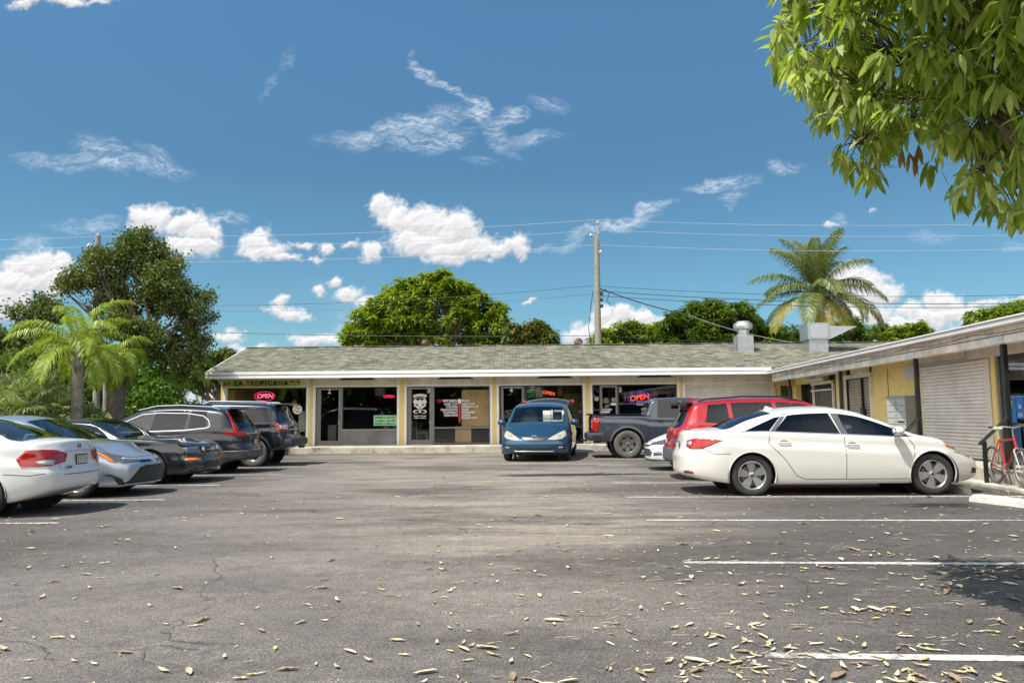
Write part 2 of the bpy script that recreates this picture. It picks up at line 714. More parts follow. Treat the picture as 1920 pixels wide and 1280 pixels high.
BLK = pm('black_trim', (0.018, 0.018, 0.019), 0.42, spec=0.4)
GBLK = pm('gloss_black', (0.01, 0.01, 0.011), 0.08)
PLAS = pm('grey_plastic', (0.085, 0.09, 0.10), 0.55, var=0.15, vs=6)
PLASD = pm('dark_plastic', (0.03, 0.032, 0.036), 0.5)
RUB = pm('tyre_rubber', (0.032, 0.031, 0.030), 0.75, var=0.25, vs=9, bs=40, bst=0.15)
RUBD = pm('dusty_tyre', (0.11, 0.10, 0.092), 0.85, var=0.25, vs=7, bs=40, bst=0.15)
CHR = pm('chrome', (0.75, 0.76, 0.78), 0.12, 1.0)
SATIN = pm('satin_chrome', (0.62, 0.63, 0.65), 0.28, 1.0)
ALU = pm('alloy', (0.52, 0.52, 0.53), 0.30, 0.85, var=0.1, vs=8)
ALUD = pm('dark_alloy', (0.17, 0.17, 0.18), 0.35, 0.6)
ALUB = pm('black_alloy', (0.022, 0.022, 0.024), 0.3, 0.3)
SEAT = pm('seat_cloth', (0.11, 0.105, 0.10), 0.9, var=0.2, vs=20)
SEATT = pm('seat_tan', (0.60, 0.55, 0.47), 0.85, var=0.2, vs=20)
DASH = pm('dashboard_vinyl', (0.035, 0.035, 0.038), 0.6)
REDL = pm('red_lens', (0.36, 0.006, 0.006), 0.12, coat=0.8)
REDD = pm('dark_red_lens', (0.16, 0.006, 0.008), 0.12, coat=0.8)
CLRL = pm('clear_lens', (0.62, 0.63, 0.62), 0.10, 0.55, coat=0.8)
CLRD = pm('smoked_lens', (0.16, 0.17, 0.18), 0.10, 0.5, coat=0.8)
YELL = pm('aged_lens', (0.60, 0.55, 0.38), 0.22, 0.35, coat=0.5)
ORG = pm('amber_lens', (0.75, 0.20, 0.02), 0.15, coat=0.8)
PLW = pm('plate_white', (0.70, 0.72, 0.68), 0.4)
PLG = pm('plate_green', (0.05, 0.22, 0.10), 0.4)
SEAM = pm('panel_gap', (0.012, 0.012, 0.012), 0.9)
G_DARK = glass('tinted_glass', (0.26, 0.30, 0.34), 0.05)
G_PRIV = glass('privacy_glass', (0.05, 0.06, 0.075), 0.04)
G_CLR = glass('windscreen_glass', (0.80, 0.86, 0.82), 0.05)
G_BLUE = glass('green_tint_glass', (0.50, 0.60, 0.57), 0.08)


def sec_params(S, x):
    zt = interp(S['top'], x)
    zb = min(interp(S['belt'], x), zt - 0.012)
    z0 = interp(S['bot'], x)
    w = S['W'] * interp(S['plan'], x)
    h = zt - zb
    wsh = w * S.get('sh', 0.955)
    k = S.get('tumble', 0.32)
    crown = min(0.55 * h, S.get('crown', 0.07))
    yc = wsh - k * max(h - crown, 0) - 0.02
    gs = min(1.0, h / 0.25)
    yc -= 0.05 * gs
    # flat top where there is no cabin
    zc = zt - crown
    return zt, zb, z0, w, wsh, yc, zc, crown


def car_section(S, x):
    zt, zb, z0, w, wsh, yc, zc, crown = sec_params(S, x)
    P = []
    for i in range(4):
        P.append((max(0.0, (w - 0.10)) * i / 3, z0 + 0.0))
    n = 15
    zcr = interp(S['crease'], x) if 'crease' in S else None
    cd = S.get('creased', 0.012)
    for i in range(n):
        t = i / (n - 1)
        z = z0 + 0.015 + (zb - z0 - 0.015) * t
        if t < 0.45:
            y = w * (1 - 0.055 * (1 - t / 0.45) ** 2)
        else:
            y = w - (w - wsh) * ((t - 0.45) / 0.55) ** 1.7
        if zcr is not None:
            dz = z - zcr
            y += cd * (math.exp(-(dz / 0.022) ** 2) if dz > 0 else math.exp(-(dz / 0.11) ** 2)) - cd * 0.9 * math.exp(-((dz - 0.07) / 0.05) ** 2)
        P.append((y, z))
    # shoulder, cabin side, roof edge, roof
    P0 = Vector((wsh, zb))
    P1 = Vector((yc, zc))
    d = (P1 - P0)
    L_ = max(d.length, 1e-5)
    r = min(0.42 * L_, S.get('redge', 0.09))
    A = P1 - d / L_ * r
    r2 = min(0.35 * yc, r * 1.4)
    B = Vector((yc - r2, zt - crown * ((yc - r2) / yc) ** 2))
    for i in range(1, 9):
        q = P0 + (A - P0) * i / 8
        P.append((q.x, q.y))
    for i in range(1, 6):
        t = i / 5
        q = A * (1 - t) ** 2 + P1 * 2 * t * (1 - t) + B * t * t
        P.append((q.x, q.y))
    for i in range(1, 9):
        y = B.x * (1 - i / 8)
        P.append((y, zt - crown * (y / yc) ** 2))
    return P


def endwarp(S, x, y, z):
    L = S['L']
    W_ = S['W']
    bF = sstep((x - (L - S.get('fl', 0.9))) / S.get('fl', 0.9))
    bR = sstep((S.get('rl', 0.9) - x) / S.get('rl', 0.9))
    dx = 0
    if bF > 0:
        dx -= bF * (S.get('cf', 0.25) * (abs(y) / W_) ** 2.3 + interp(S['ef'], z))
    if bR > 0:
        dx += bR * (S.get('cr', 0.18) * (abs(y) / W_) ** 2.6 + interp(S['er'], z))
    return x + dx


def car_body(S):
    L = S['L']
    xs = []
    e = [0, .012, .03, .06, .10, .15, .21, .28, .36, .45]
    n = 58
    xs = e + [0.45 + (L - 0.9) * i / n for i in range(1, n)] + [L - a for a in reversed(e)]
    bm = bmesh.new()
    grid = []
    for x in xs:
        half = car_section(S, x)
        ring = [(y, z) for y, z in half] + [(-y, z) for y, z in reversed(half[1:-1])]
        grid.append([bm.verts.new((endwarp(S, x, y, z), y, z)) for y, z in ring])
    m = len(grid[0])
    for i in range(len(xs) - 1):
        for j in range(m):
            j2 = (j + 1) % m
            bm.faces.new((grid[i][j], grid[i + 1][j], grid[i + 1][j2], grid[i][j2]))
    for gi, x in ((0, 0.0), (-1, L)):
        half = car_section(S, x)
        K = 10
        prev = grid[gi]
        H = len(half)
        for k in range(1, K + 1):
            s = 1 - k / K
            row = []
            if k < K:
                for (y, z) in [(y, z) for y, z in half] + [(-y, z) for y, z in reversed(half[1:-1])]:
                    row.append(bm.verts.new((endwarp(S, x, y * s, z), y * s, z)))
            else:
                mid = [bm.verts.new((endwarp(S, x, 0, z), 0, z)) for y, z in half]
                row = mid + list(reversed(mid[1:-1]))
            for j in range(m):
                j2 = (j + 1) % m
                vs = [prev[j], prev[j2], row[j2], row[j]]
                u = []
                for v in vs:
                    if v not in u:
                        u.append(v)
                if len(u) >= 3:
                    try:
                        bm.faces.new(u)
                    except ValueError:
                        pass
            prev = row
    bmesh.ops.remove_doubles(bm, verts=bm.verts[:], dist=0.0004)
    bmesh.ops.recalc_face_normals(bm, faces=bm.faces[:])
    return bm


def basis(d):
    d = Vector(d).normalized()
    up = Vector((0, 0, 1)) if abs(d.z) < 0.9 else Vector((1, 0, 0))
    u = up.cross(d).normalized()
    v = d.cross(u).normalized()
    return d, u, v


def inside(p, poly):
    c = False
    n = len(poly)
    for i in range(n):
        a, b = poly[i], poly[(i + 1) % n]
        if (a[1] > p[1]) != (b[1] > p[1]):
            if p[0] < (b[0] - a[0]) * (p[1] - a[1]) / (b[1] - a[1]) + a[0]:
                c = not c
    return c


def cut_hole(bm, pts, dr):
    d, u, v = basis(dr)
    poly = [(Vector(p).dot(u), Vector(p).dot(v)) for p in pts]
    dep = [Vector(p).dot(d) for p in pts]
    dmin, dmax = min(dep) - 0.45, max(dep) + 0.45
    x0, x1 = min(p[0] for p in poly), max(p[0] for p in poly)
    y0, y1 = min(p[1] for p in poly), max(p[1] for p in poly)
    bm.normal_update()

    def cand(a0, a1, b0, b1):
        r = []
        for f in bm.faces:
            if f.normal.dot(d) > -0.02:
                continue
            dd = f.verts[0].co.dot(d)
            if dd < dmin or dd > dmax:
                continue
            us = [w.co.dot(u) for w in f.verts]
            if max(us) < a0 or min(us) > a1:
                continue
            vs = [w.co.dot(v) for w in f.verts]
            if max(vs) < b0 or min(vs) > b1:
                continue
            r.append(f)
        return r
    n = len(poly)
    for i in range(n):
        a, b = poly[i], poly[(i + 1) % n]
        e = 0.004
        fs = cand(min(a[0], b[0]) - e, max(a[0], b[0]) + e, min(a[1], b[1]) - e, max(a[1], b[1]) + e)
        if not fs:
            continue
        nx, ny = b[1] - a[1], -(b[0] - a[0])
        no = (u * nx + v * ny)
        if no.length < 1e-7:
            continue
        no.normalize()
        co = u * a[0] + v * a[1]
        geo = set(fs)
        for f in fs:
            geo.update(f.edges)
            geo.update(f.verts)
        bmesh.ops.bisect_plane(bm, geom=list(geo), plane_co=co, plane_no=no, dist=0.0002)
    bm.normal_update()
    dele = []
    for f in cand(x0, x1, y0, y1):
        c = f.calc_center_median()
        if inside((c.dot(u), c.dot(v)), poly):
            dele.append(f)
    bmesh.ops.delete(bm, geom=dele, context='FACES')


def hit(bvh, p, d):
    o = p - d * 4
    loc, no, i, t = bvh.ray_cast(o, d)
    if loc is None:
        loc, no, i, t = bvh.find_nearest(p)
    if no.dot(d) > 0:
        no = -no
    return loc, no


def decal(bvh, name, pts, dr, off, mat, parent, g=0.07, skirt=0.0):
    """a panel with the given outline laid on the body, seen along dr"""
    d, u, v = basis(dr)
    c = sum((Vector(p) for p in pts), Vector()) / len(pts)
    dc = c.dot(d)
    P2 = [(Vector(p).dot(u), Vector(p).dot(v)) for p in pts]
    bm = bmesh.new()
    vs = [bm.verts.new((a, b, 0)) for a, b in P2]
    tri = tessellate_polygon([[Vector((a, b, 0)) for a, b in P2]])
    for t in tri:
        try:
            bm.faces.new([vs[i] for i in t])
        except ValueError:
            pass
    a0, a1 = min(p[0] for p in P2), max(p[0] for p in P2)
    b0, b1 = min(p[1] for p in P2), max(p[1] for p in P2)
    for (q0, q1, nrm, ax) in ((a0, a1, (1, 0, 0), 0), (b0, b1, (0, 1, 0), 1)):
        k = int((q1 - q0) / g)
        for i in range(1, k + 1):
            q = q0 + (q1 - q0) * i / (k + 1)
            co = (q, 0, 0) if ax == 0 else (0, q, 0)
            bmesh.ops.bisect_plane(bm, geom=bm.verts[:] + bm.edges[:] + bm.faces[:], plane_co=co, plane_no=nrm, dist=1e-5)
    be = [e for e in bm.edges if len(e.link_faces) == 1]
    for w in bm.verts:
        p = u * w.co.x + v * w.co.y + d * dc
        loc, no = hit(bvh, p, d)
        w.co = loc + no * off
    if off > 0.004:
        r = bmesh.ops.extrude_edge_only(bm, edges=be)
        for w in [q for q in r['geom'] if isinstance(q, bmesh.types.BMVert)]:
            loc, no, i, t = bvh.find_nearest(w.co)
            w.co = loc - (w.co - loc).normalized() * 0.002
    bmesh.ops.recalc_face_normals(bm, faces=bm.faces[:])
    for f in bm.faces:
        if f.normal.dot(d) > 0.3:
            bmesh.ops.reverse_faces(bm, faces=bm.faces[:])
        break
    me = bpy.data.meshes.new(name)
    bm.to_mesh(me)
    bm.free()
    return link(name, me, mat, parent, True)


def strip(bvh, mb, pts, dr, wid, off=0.0015):
    """thin line of the given width lying on the body"""
    d = Vector(dr).normalized()
    q = []
    for i in range(len(pts) - 1):
        a, b = Vector(pts[i]), Vector(pts[i + 1])
        k = max(1, int((b - a).length / 0.06))
        q += [a + (b - a) * j / k for j in range(k)]
    q.append(Vector(pts[-1]))
    vs = []
    for i, p in enumerate(q):
        t = (q[min(i + 1, len(q) - 1)] - q[max(i - 1, 0)])
        t -= d * t.dot(d)
        t.normalize()
        s = t.cross(d).normalized()
        for k in (-1, 1):
            loc, no = hit(bvh, p + s * k * wid / 2, d)
            vs.append(loc + no * off)
    fs = [(2 * i, 2 * i + 1, 2 * i + 3, 2 * i + 2) for i in range(len(q) - 1)]
    mb.add(vs, fs)


def wheel(parent, x, y, side, Rw, Wt, rim_r, st, tyre=None, ang=0.0):
    """st: dict(n, col, w0, w1, kind)"""
    M = Matrix.Translation((x, y, Rw)) @ Matrix.Rotation(R(90) * (-side), 4, 'X') @ Matrix.Rotation(ang, 4, 'Z')
    # local +z points outwards from the car
    mb = MB()
    h = Wt / 2
    prof = [(rim_r - 0.012, -h * .8), (rim_r + 0.01, -h * .95), (Rw - 0.05, -h), (Rw - 0.012, -h * .86), (Rw, -h * .6), (Rw, h * .6),
            (Rw - 0.010, h * .86), (Rw - 0.03, h * .96), (Rw - 0.05, h), (rim_r + 0.02, h * .95), (rim_r + 0.004, h * .86), (rim_r - 0.012, h * .80)]
    mb.lathe(prof, 48, M)
    t = mb.build('wheel', tyre or RUB, parent, True)
    rb = MB()
    f = h * .80
    rb.m = 0
    # barrel, lip
    rb.lathe([(rim_r + 0.003, f - .015), (rim_r + 0.006, f + .004), (rim_r - .004, f + .008), (rim_r - .014, f), (rim_r - .02, f - .02), (rim_r - .03, -f)], 48, M)
    k = st.get('kind', 'spoke')
    n = st['n']
    r0, r1 = 0.035, rim_r - 0.012
    zc, ze = f - st.get('dish', .02), f - .006
    def spoke(a, w0, w1, ra, rb_, za, zb, th=.022, m=0):
        rb.m = m
        ca, sa = math.cos(a), math.sin(a)
        def P(r_, s_, z_):
            return M @ Vector((r_ * ca - s_ * sa, r_ * sa + s_ * ca, z_))
        vs = [P(ra, -w0, za), P(ra, w0, za), P(rb_, w1, zb), P(rb_, -w1, zb), P(ra, -w0 * 1.1, za - th), P(ra, w0 * 1.1, za - th), P(rb_, w1 * 1.1, zb - th), P(rb_, -w1 * 1.1, zb - th)]
        rb.add(vs, [(0, 1, 2, 3), (7, 6, 5, 4), (1, 0, 4, 5), (2, 1, 5, 6), (3, 2, 6, 7), (0, 3, 7, 4)])
    for i in range(n):
        a = 2 * math.pi * i / n
        if k == 'spoke':
            spoke(a, st['w0'], st['w1'], r0, r1, zc, ze)
        elif k == 'pair':
            spoke(a - .10, st['w0'] * .6, st['w1'] * .5, r0, r1, zc, ze)
            spoke(a + .10, st['w0'] * .6, st['w1'] * .5, r0, r1, zc, ze)
            spoke(a, .02, st['w1'] * 1.6, r1 * .72, r1, ze - .01, ze, .02)
        elif k == 'split':
            spoke(a, st['w0'], st['w0'], r0, r1 * .45, zc, zc)
            spoke(a - .13, st['w1'], st['w1'], r1 * .42, r1, zc, ze)
            spoke(a + .13, st['w1'], st['w1'], r1 * .42, r1, zc, ze)
    rb.m = 0
    rb.lathe([(0.0, zc + .012), (.026, zc + .012), (.034, zc + .006), (.06, zc), (.064, zc - .02)], 24, M)
    rb.m = 1
    rb.lathe([(0.0, f - .07), (rim_r - .03, f - .07)], 32, M)
    rb.m = 2
    rb.lathe([(0.05, f - .055), (rim_r * .72, f - .055), (rim_r * .72, f - .068)], 32, M)
    for i in range(5):
        a = 2 * math.pi * i / 5 + .3
        rb.lathe([(0, zc + .004), (.008, zc + .004), (.009, zc - .004)], 8, M @ Matrix.Translation((.045 * math.cos(a), .045 * math.sin(a), 0)))
    rb.m = 1
    rb.lathe([(0, zc + .014), (.02, zc + .0135), (.021, zc + .01)], 16, M)
    rb.build('rim', [st['col'], ALUB, pm('brake_disc', (0.22, 0.21, 0.2), 0.4, 0.8)], t, True)
    return t


def seat_mb(x, y, zs, w=0.5, back=0.62):
    mb = MB()
    mb.box((x - .02, y - w / 2, zs - .12), (x + .5, y + w / 2, zs + .04), .05)
    Mx = Matrix.Translation((x, y, zs)) @ Matrix.Rotation(R(-14), 4, 'Y')
    mb.box((-.12, -w / 2, -.05), (.02, w / 2, back), .06, Mx)
    mb.box((-.10, -.13, back + .03), (-.01, .13, back + .21), .045, Mx)
    mb.tube([Mx @ Vector((-.05, .06, back - .02)), Mx @ Vector((-.05, .06, back + .06))], .008, 6)
    mb.tube([Mx @ Vector((-.05, -.06, back - .02)), Mx @ Vector((-.05, -.06, back + .06))], .008, 6)
    return mb


def dlo(S, xr_b, xr_t, xf_t, xf_b, m=0.045, mb_=0.015, side=-1, n=7):
    """side window outline following belt and roof: rear/front, bottom/top x positions"""
    def zc_at(x):
        zt, zb, z0, w, wsh, yc, zc, cr = sec_params(S, x)
        return zc - m, zb + mb_, w
    pts = []
    for i in range(n):
        x = xr_b + (xf_b - xr_b) * i / (n - 1)
        t, b, w = zc_at(x)
        pts.append((x, side * w, b))
    for i in range(n):
        x = xf_t + (xr_t - xf_t) * i / (n - 1)
        t, b, w = zc_at(x)
        pts.append((x, side * w, max(t, b + 0.004)))
    out = []
    for p in pts:
        if not out or (Vector(p) - Vector(out[-1])).length > 0.006:
            out.append(p)
    if (Vector(out[0]) - Vector(out[-1])).length < 0.006:
        out.pop()
    return out


def ends_glass(S, xa, xb, m=0.05, n=9):
    """outline of windscreen or rear screen between stations xa (lower) and xb (upper)"""
    Lf, Rt = [], []
    for i in range(n):
        x = xa + (xb - xa) * i / (n - 1)
        zt, zb, z0, w, wsh, yc, zc, cr = sec_params(S, x)
        y = yc - m - S.get('redge', .09) * .3
        z = zt - cr * (y / yc) ** 2
        Lf.append((x, y, z))
        Rt.append((x, -y, z))
    low, upp = [], []
    for i in range(1, 6):
        f = 1 - 2 * i / 6
        for (X, lst, off) in ((xa, low, .0), (xb, upp, 0)):
            zt, zb, z0, w, wsh, yc, zc, cr = sec_params(S, X)
            y = (yc - m - S.get('redge', .09) * .3) * f
            sg = 1 if xa > xb else -1
            lst.append((X + (sg * .05 * (1 - f * f) if lst is low else sg * .04 * (1 - f * f)), y, zt - cr * (y / yc) ** 2))
    return Lf + upp + list(reversed(Rt)) + list(reversed(low))


def make_car(name, label, loc, yaw, S, group=None):
    root = empty(name, loc, yaw, label, S['cat'], group)
    hub = S['L'] / 2

    bm = car_body(S)
    bvh = BVHTree.FromBMesh(bm)
    L, W_ = S['L'], S['W']
    P = S['paint']
    body = bpy.data.meshes.new('body')
    bo = None
    fm = S.get('frame', BLK)
    # windows: hole + pane
    panes = []
    for side in (-1, 1):
        for w in S['side']:
            pts = dlo(S, *w[:4], side=side, m=w[5] if len(w) > 5 else .05)
            panes.append((pts, (0, -side, 0), w[4]))
    for (xa, xb, gm, mm) in S['screens']:
        pts = ends_glass(S, xa, xb, mm)
        sl = (interp(S['top'], xb) - interp(S['top'], xa)) / (xb - xa)
        nrm = Vector((-sl, 0, 1)).normalized()
        panes.append((pts, tuple(-nrm), gm))
    for w in S['wh']:
        for side in (-1, 1):
            ra = w[1] + S.get('agap', .05)
            pts = [(w[0] + ra * math.cos(a), side * W_, w[1] + ra * math.sin(a) * S.get('aflat', 1.0)) for a in [2 * math.pi * i / 36 for i in range(36)]]
            cut_hole(bm, pts, (0, -side, 0))
    for pts, d, gm in panes:
        cut_hole(bm, pts, d)
    bm.to_mesh(body)
    bm.free()
    bo = link('body', body, P, root, True)
    bo.location.x = -hub
    hold = bo
    allp = [bo]

    def add(o, lab=None):
        if o.parent is root:
            o.location.x = -hub
        if lab:
            o['label'] = lab
        return o
    for pts, d, gm in panes:
        add(decal(bvh, 'window', pts, d, -0.005, gm, root, 0.12))
    # dark pillars and window surround
    for side in (-1, 1):
        for (pl, mt) in S.get('pill', []):
            pts = [(x, side * W_, z) for x, z in pl]
            add(decal(bvh, 'pillar', pts, (0, -side, 0), 0.0025, mt, root))
    mb = MB()
    for side in (-1, 1):
        for sline in S.get('seams', []):
            strip(bvh, mb, [(x, side * W_, z) for x, z in sline], (0, -side, 0), .009)
    for sline in S.get('tseams', []):
        for sy in (1, -1):
            strip(bvh, mb, [(x, y * sy, 1.0) for x, y in sline], (0, 0, -1), .010)
    for sline in S.get('fseams', []):
        for sy in (1, -1):
            strip(bvh, mb, [(L, y * sy, z) for y, z in sline], (-1, 0, 0), .009)
    for sline in S.get('rseams', []):
        for sy in (1, -1):
            strip(bvh, mb, [(0, y * sy, z) for y, z in sline], (1, 0, 0), .009)
    if mb.v:
        add(mb.build('panel_seams', SEAM, root))
    for (pl, wd, mt, nm) in S.get('trims', []):
        for side in (-1, 1):
            mb = MB()
            strip(bvh, mb, [(x, side * W_, z) for x, z in pl], (0, -side, 0), wd, .004)
            add(mb.build(nm, mt, root, True))
    # generic panels: (name, pts, dir, off, mat, mirrored)
    for pn in S['panels']:
        nm, pts, d, off, mt, mir = pn[:6]
        add(decal(bvh, nm, pts, d, off, mt, root, pn[6] if len(pn) > 6 else .05))
        if mir:
            add(decal(bvh, nm, [(x, -y, z) for x, y, z in pts], (d[0], -d[1], d[2]), off, mt, root, .05))
    # wheel arches
    for w in S['wh']:
        for side in (-1, 1):
            ra = w[1] + S.get('agap', .05)
            wl = MB()
            n = 26
            vs = []
            yy_ = W_ * interp(S['plan'], w[0])
            for i in range(n + 1):
                a = -0.35 + (math.pi + .7) * i / n
                for q in (yy_ - .012, yy_ - .36):
                    vs.append((w[0] + (ra + .012) * math.cos(a), side * q, w[1] + (ra + .012) * math.sin(a)))
            wl.add(vs, [(2 * i, 2 * i + 1, 2 * i + 3, 2 * i + 2) for i in range(n)])
            wl.add([(w[0] + (ra + .012) * math.cos(2 * math.pi * i / 20), side * (yy_ - .36), w[1] + (ra + .012) * math.sin(2 * math.pi * i / 20)) for i in range(20)], [tuple(range(20))])
            add(wl.build('wheel_well', BLK, root))
            # lip or cladding
            lip = MB()
            cl = S.get('clad', 0.0)
            z0 = interp(S['bot'], w[0]) + .02
            a0 = math.asin(max(-1, min(1, (z0 - w[1]) / ra)))
            ring = []
            for i in range(31):
                a = a0 + (math.pi - 2 * a0) * i / 30
                ring.append(a)
            if cl:
                vs = []
                for a in ring:
                    for (rr, of) in ((ra - .01, -.02), (ra - .008, .012), (ra + cl * .5, .02), (ra + cl, .012), (ra + cl + .004, -.004)):
                        zz = w[1] + rr * math.sin(a)
                        loc, no = hit(bvh, Vector((w[0] + rr * math.cos(a), side * W_, max(zz, z0))), Vector((0, -side, 0)))
                        vs.append(loc + Vector((0, side, 0)) * of)
                fs = [(5 * i + j, 5 * i + j + 1, 5 * i + j + 6, 5 * i + j + 5) for i in range(30) for j in range(4)]
                lip.add(vs, fs)
                add(lip.build('arch_trim', S.get('cladm', PLASD), root, True))
            else:
                pp = []
                for a in ring:
                    loc, no = hit(bvh, Vector((w[0] + ra * math.cos(a), side * W_, max(w[1] + ra * math.sin(a), z0))), Vector((0, -side, 0)))
                    pp.append(loc + Vector((0, -side * .004, 0)))
                lip.tube(pp, .013, 6)
                add(lip.build('arch_lip', P, root, True))
            yw = side * (yy_ - S.get('inset', .035) - S['tw'] / 2)
            t = wheel(root, w[0], yw, side, w[1], S['tw'], w[1] * S.get('rimf', .66), S['rim'], S.get('tyre'), rnd.random() * 1.2)
            add(t)
            for ch in t.children:
                pass
    # door handles
    for (x, z) in S.get('handles', []):
        for side in (-1, 1):
            loc, no = hit(bvh, Vector((x, side * W_, z)), Vector((0, -side, 0)))
            h = MB()
            y = loc.y
            h.tube([(x - .10, y + side * .008, z), (x - .085, y + side * .035, z + .004), (x + .085, y + side * .035, z + .002), (x + .10, y + side * .008, z)], [.010, .014, .014, .010], 8)
            add(h.build('door_handle', S.get('hmat', P), root, True))
            g = MB()
            g.lathe([(0, .0), (.055, .0015)], 20, Matrix.Translation((x, y + side * .001, z)) @ Matrix.Rotation(R(-90) * side, 4, 'X') @ Matrix.Diagonal((1.5, .8, 1, 1)))
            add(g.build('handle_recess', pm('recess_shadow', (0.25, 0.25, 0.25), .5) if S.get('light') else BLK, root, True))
    # mirrors
    if 'mirror' in S:
        x, z = S['mirror'][:2]
        for side in (-1, 1):
            zt, zb, z0, w, wsh, yc, zc, cr = sec_params(S, x)
            y = wsh
            h = MB()
            h.tube([(x + .03, side * (y - .03), z - .05), (x, side * (y + .09), z - .03)], .028, 8)
            sx, sy, sz = S.get('msize', (.085, .125, .075))
            h.sph((x, side * (y + .14), z + .01), 1, 20, 12, (sx, sy, sz))
            mo = add(h.build('mirror', S.get('mmat', P), root, True))
            k = MB()
            k.add([(x - sx * .86, side * (y + .14 + a * sy * .62), z + .01 + b * sz * .62) for a, b in ((-1, -1), (1, -1), (1, 1), (-1, 1))], [(0, 1, 2, 3)])
            k.build('mirror_glass', CHR, mo)
    # cabin
    xs0, xd, zf = S['cabin']     # front seat x, dashboard x, seat height
    sm = S.get('seat', SEAT)
    for y in (-.37, .37):
        add(seat_mb(xs0, y, zf, .5, S.get('sb', .56)).build('seat', sm, root, True))
    if S.get('rearseat', True):
        mbk = MB()
        xr_ = xs0 - S.get('rs', .85)
        mbk.box((xr_, -W_ + .22, zf - .14), (xr_ + .5, W_ - .22, zf + .02), .05)
        Mx = Matrix.Translation((xr_, 0, zf)) @ Matrix.Rotation(R(-18), 4, 'Y')
        mbk.box((-.12, -W_ + .22, -.05), (.02, W_ - .22, S.get('sb', .56) - .04), .06, Mx)
        for y in (-.36, .36):
            mbk.box((-.09, y - .12, S.get('sb', .56) - .04), (-.01, y + .12, S.get('sb', .56) + .10), .04, Mx)
        add(mbk.build('rear_seat', sm, root, True))
    zb_d = interp(S['belt'], xd)
    d_ = MB()
    wd = W_ * .86
    d_.box((xd - .30, -wd, zb_d - .28), (xd + .05, wd, zb_d - .03), .06)
    d_.box((.5, -W_ * .84, interp(S['bot'], L / 2) + .06), (xd + .3, W_ * .84, interp(S['bot'], L / 2) + .12))
    add(d_.build('dashboard', DASH, root, True))
    sw = MB()
    M = Matrix.Translation((xd - .42, .37, zb_d - .04)) @ Matrix.Rotation(R(-66), 4, 'Y')
    sw.lathe([(.175 + .013 * math.cos(a), .013 * math.sin(a)) for a in [2 * math.pi * i / 8 for i in range(8)]], 28, M, True)
    sw.box((-.17, -.02, -.01), (.17, .02, .01), .005, M)
    sw.box((-.02, -.17, -.01), (.02, .17, .01), .005, M)
    add(sw.build('steering_wheel', DASH, root, True))
    for o in root.children:
        if o.type == 'MESH' and abs(o.location.x + hub) > 1e-6:
            o.location.x = -hub
    S['bvh'] = bvh
    return root


def on_body(S, x, y, z, d):
    loc, no = hit(S['bvh'], Vector((x, y, z)), Vector(d).normalized())
    loc.x -= S['L'] / 2
    return loc, no


def car_part(root, S, name, mb, mat, smooth=True, label=None):
    """part built in car coordinates (x from the rear bumper)"""
    o = mb.build(name, mat, root, smooth, label)
    o.location.x = -S['L'] / 2
    return o
# ---------------------------------------------------------------- the ten parked vehicles
P_WHITE = paint('white_paint', (0.72, 0.705, 0.66), 0.0, 0.3)
P_WHITE2 = paint('cool_white_paint', (0.70, 0.71, 0.70), 0.0, 0.3)
P_SILV = paint('silver_blue_paint', (0.42, 0.47, 0.55), 0.65, 0.32)
P_BLACK = paint('black_paint', (0.010, 0.012, 0.016), 0.0, 0.2)
P_GRAPH = paint('graphite_paint', (0.013, 0.015, 0.019), 0.3, 0.3)
P_NAVY = paint('blue_black_paint', (0.008, 0.010, 0.018), 0.2, 0.2)
P_BLUE = paint('blue_paint', (0.012, 0.062, 0.125), 0.45, 0.3)
P_TRUCK = paint('slate_paint', (0.052, 0.064, 0.090), 0.5, 0.32)
P_RED = paint('red_paint', (0.42, 0.012, 0.018), 0.25, 0.3)


def arc(x, z, r, a0, a1, n=8):
    return [(x + r * math.cos(R(a0 + (a1 - a0) * i / n)), z + r * math.sin(R(a0 + (a1 - a0) * i / n))) for i in range(n + 1)]


def plan(L, f=.55, r=.55, pf=.80, pr=.84):
    return [(0, pr * .90), (.012, pr * .93), (.04, pr * .965), (.12, pr + .045), (r * .6, .955), (r, .985), (L * .35, 1.0), (L * .65, 1.0), (L - f, .975), (L - f * .55, .925),
            (L - .12, pf + .05), (L - .04, pf * .965), (L - .012, pf * .93), (L, pf * .90)]


def plate(root, S, y, z, col=PLW, w=.30, h=.15, rear=True):
    d = (1, 0, 0) if rear else (-1, 0, 0)
    loc, no = hit(S['bvh'], Vector((0 if rear else S['L'], y, z)), Vector(d))
    x = loc.x - d[0] * .014
    mb = MB()
    mb.box((x - .006, y - w / 2, z - h / 2), (x + .006, y + w / 2, z + h / 2), .004)
    o = car_part(root, S, 'license_plate', mb, BLK, False)
    k = MB()
    xx = x - d[0] * .0072
    k.m = 0
    k.box((xx - .0008, y - w / 2 + .016, z - h / 2 + .016), (xx + .0008, y + w / 2 - .016, z + h / 2 - .016))
    k.m = 1
    for i in range(6):
        yy_ = y - w * .36 + i * w * .145
        if i in (2, 3):
            continue
        k.box((xx - .002, yy_ - .014, z - .028), (xx + .002, yy_ - .006, z + .028))
        k.box((xx - .002, yy_ - .014, z + .018), (xx + .002, yy_ + .010, z + .028))
        k.box((xx - .002, yy_ - .014, z - .028), (xx + .002, yy_ + .010, z - .018))
    k.box((xx - .002, y - w * .3, z + .038), (xx + .002, y + w * .3, z + .048))
    k.m = 2
    k.sph((xx, y, z), .02, 10, 6, (.15, 1, 1))
    q = k.build('plate_face', [col, PLG, ORG], o)
    return o


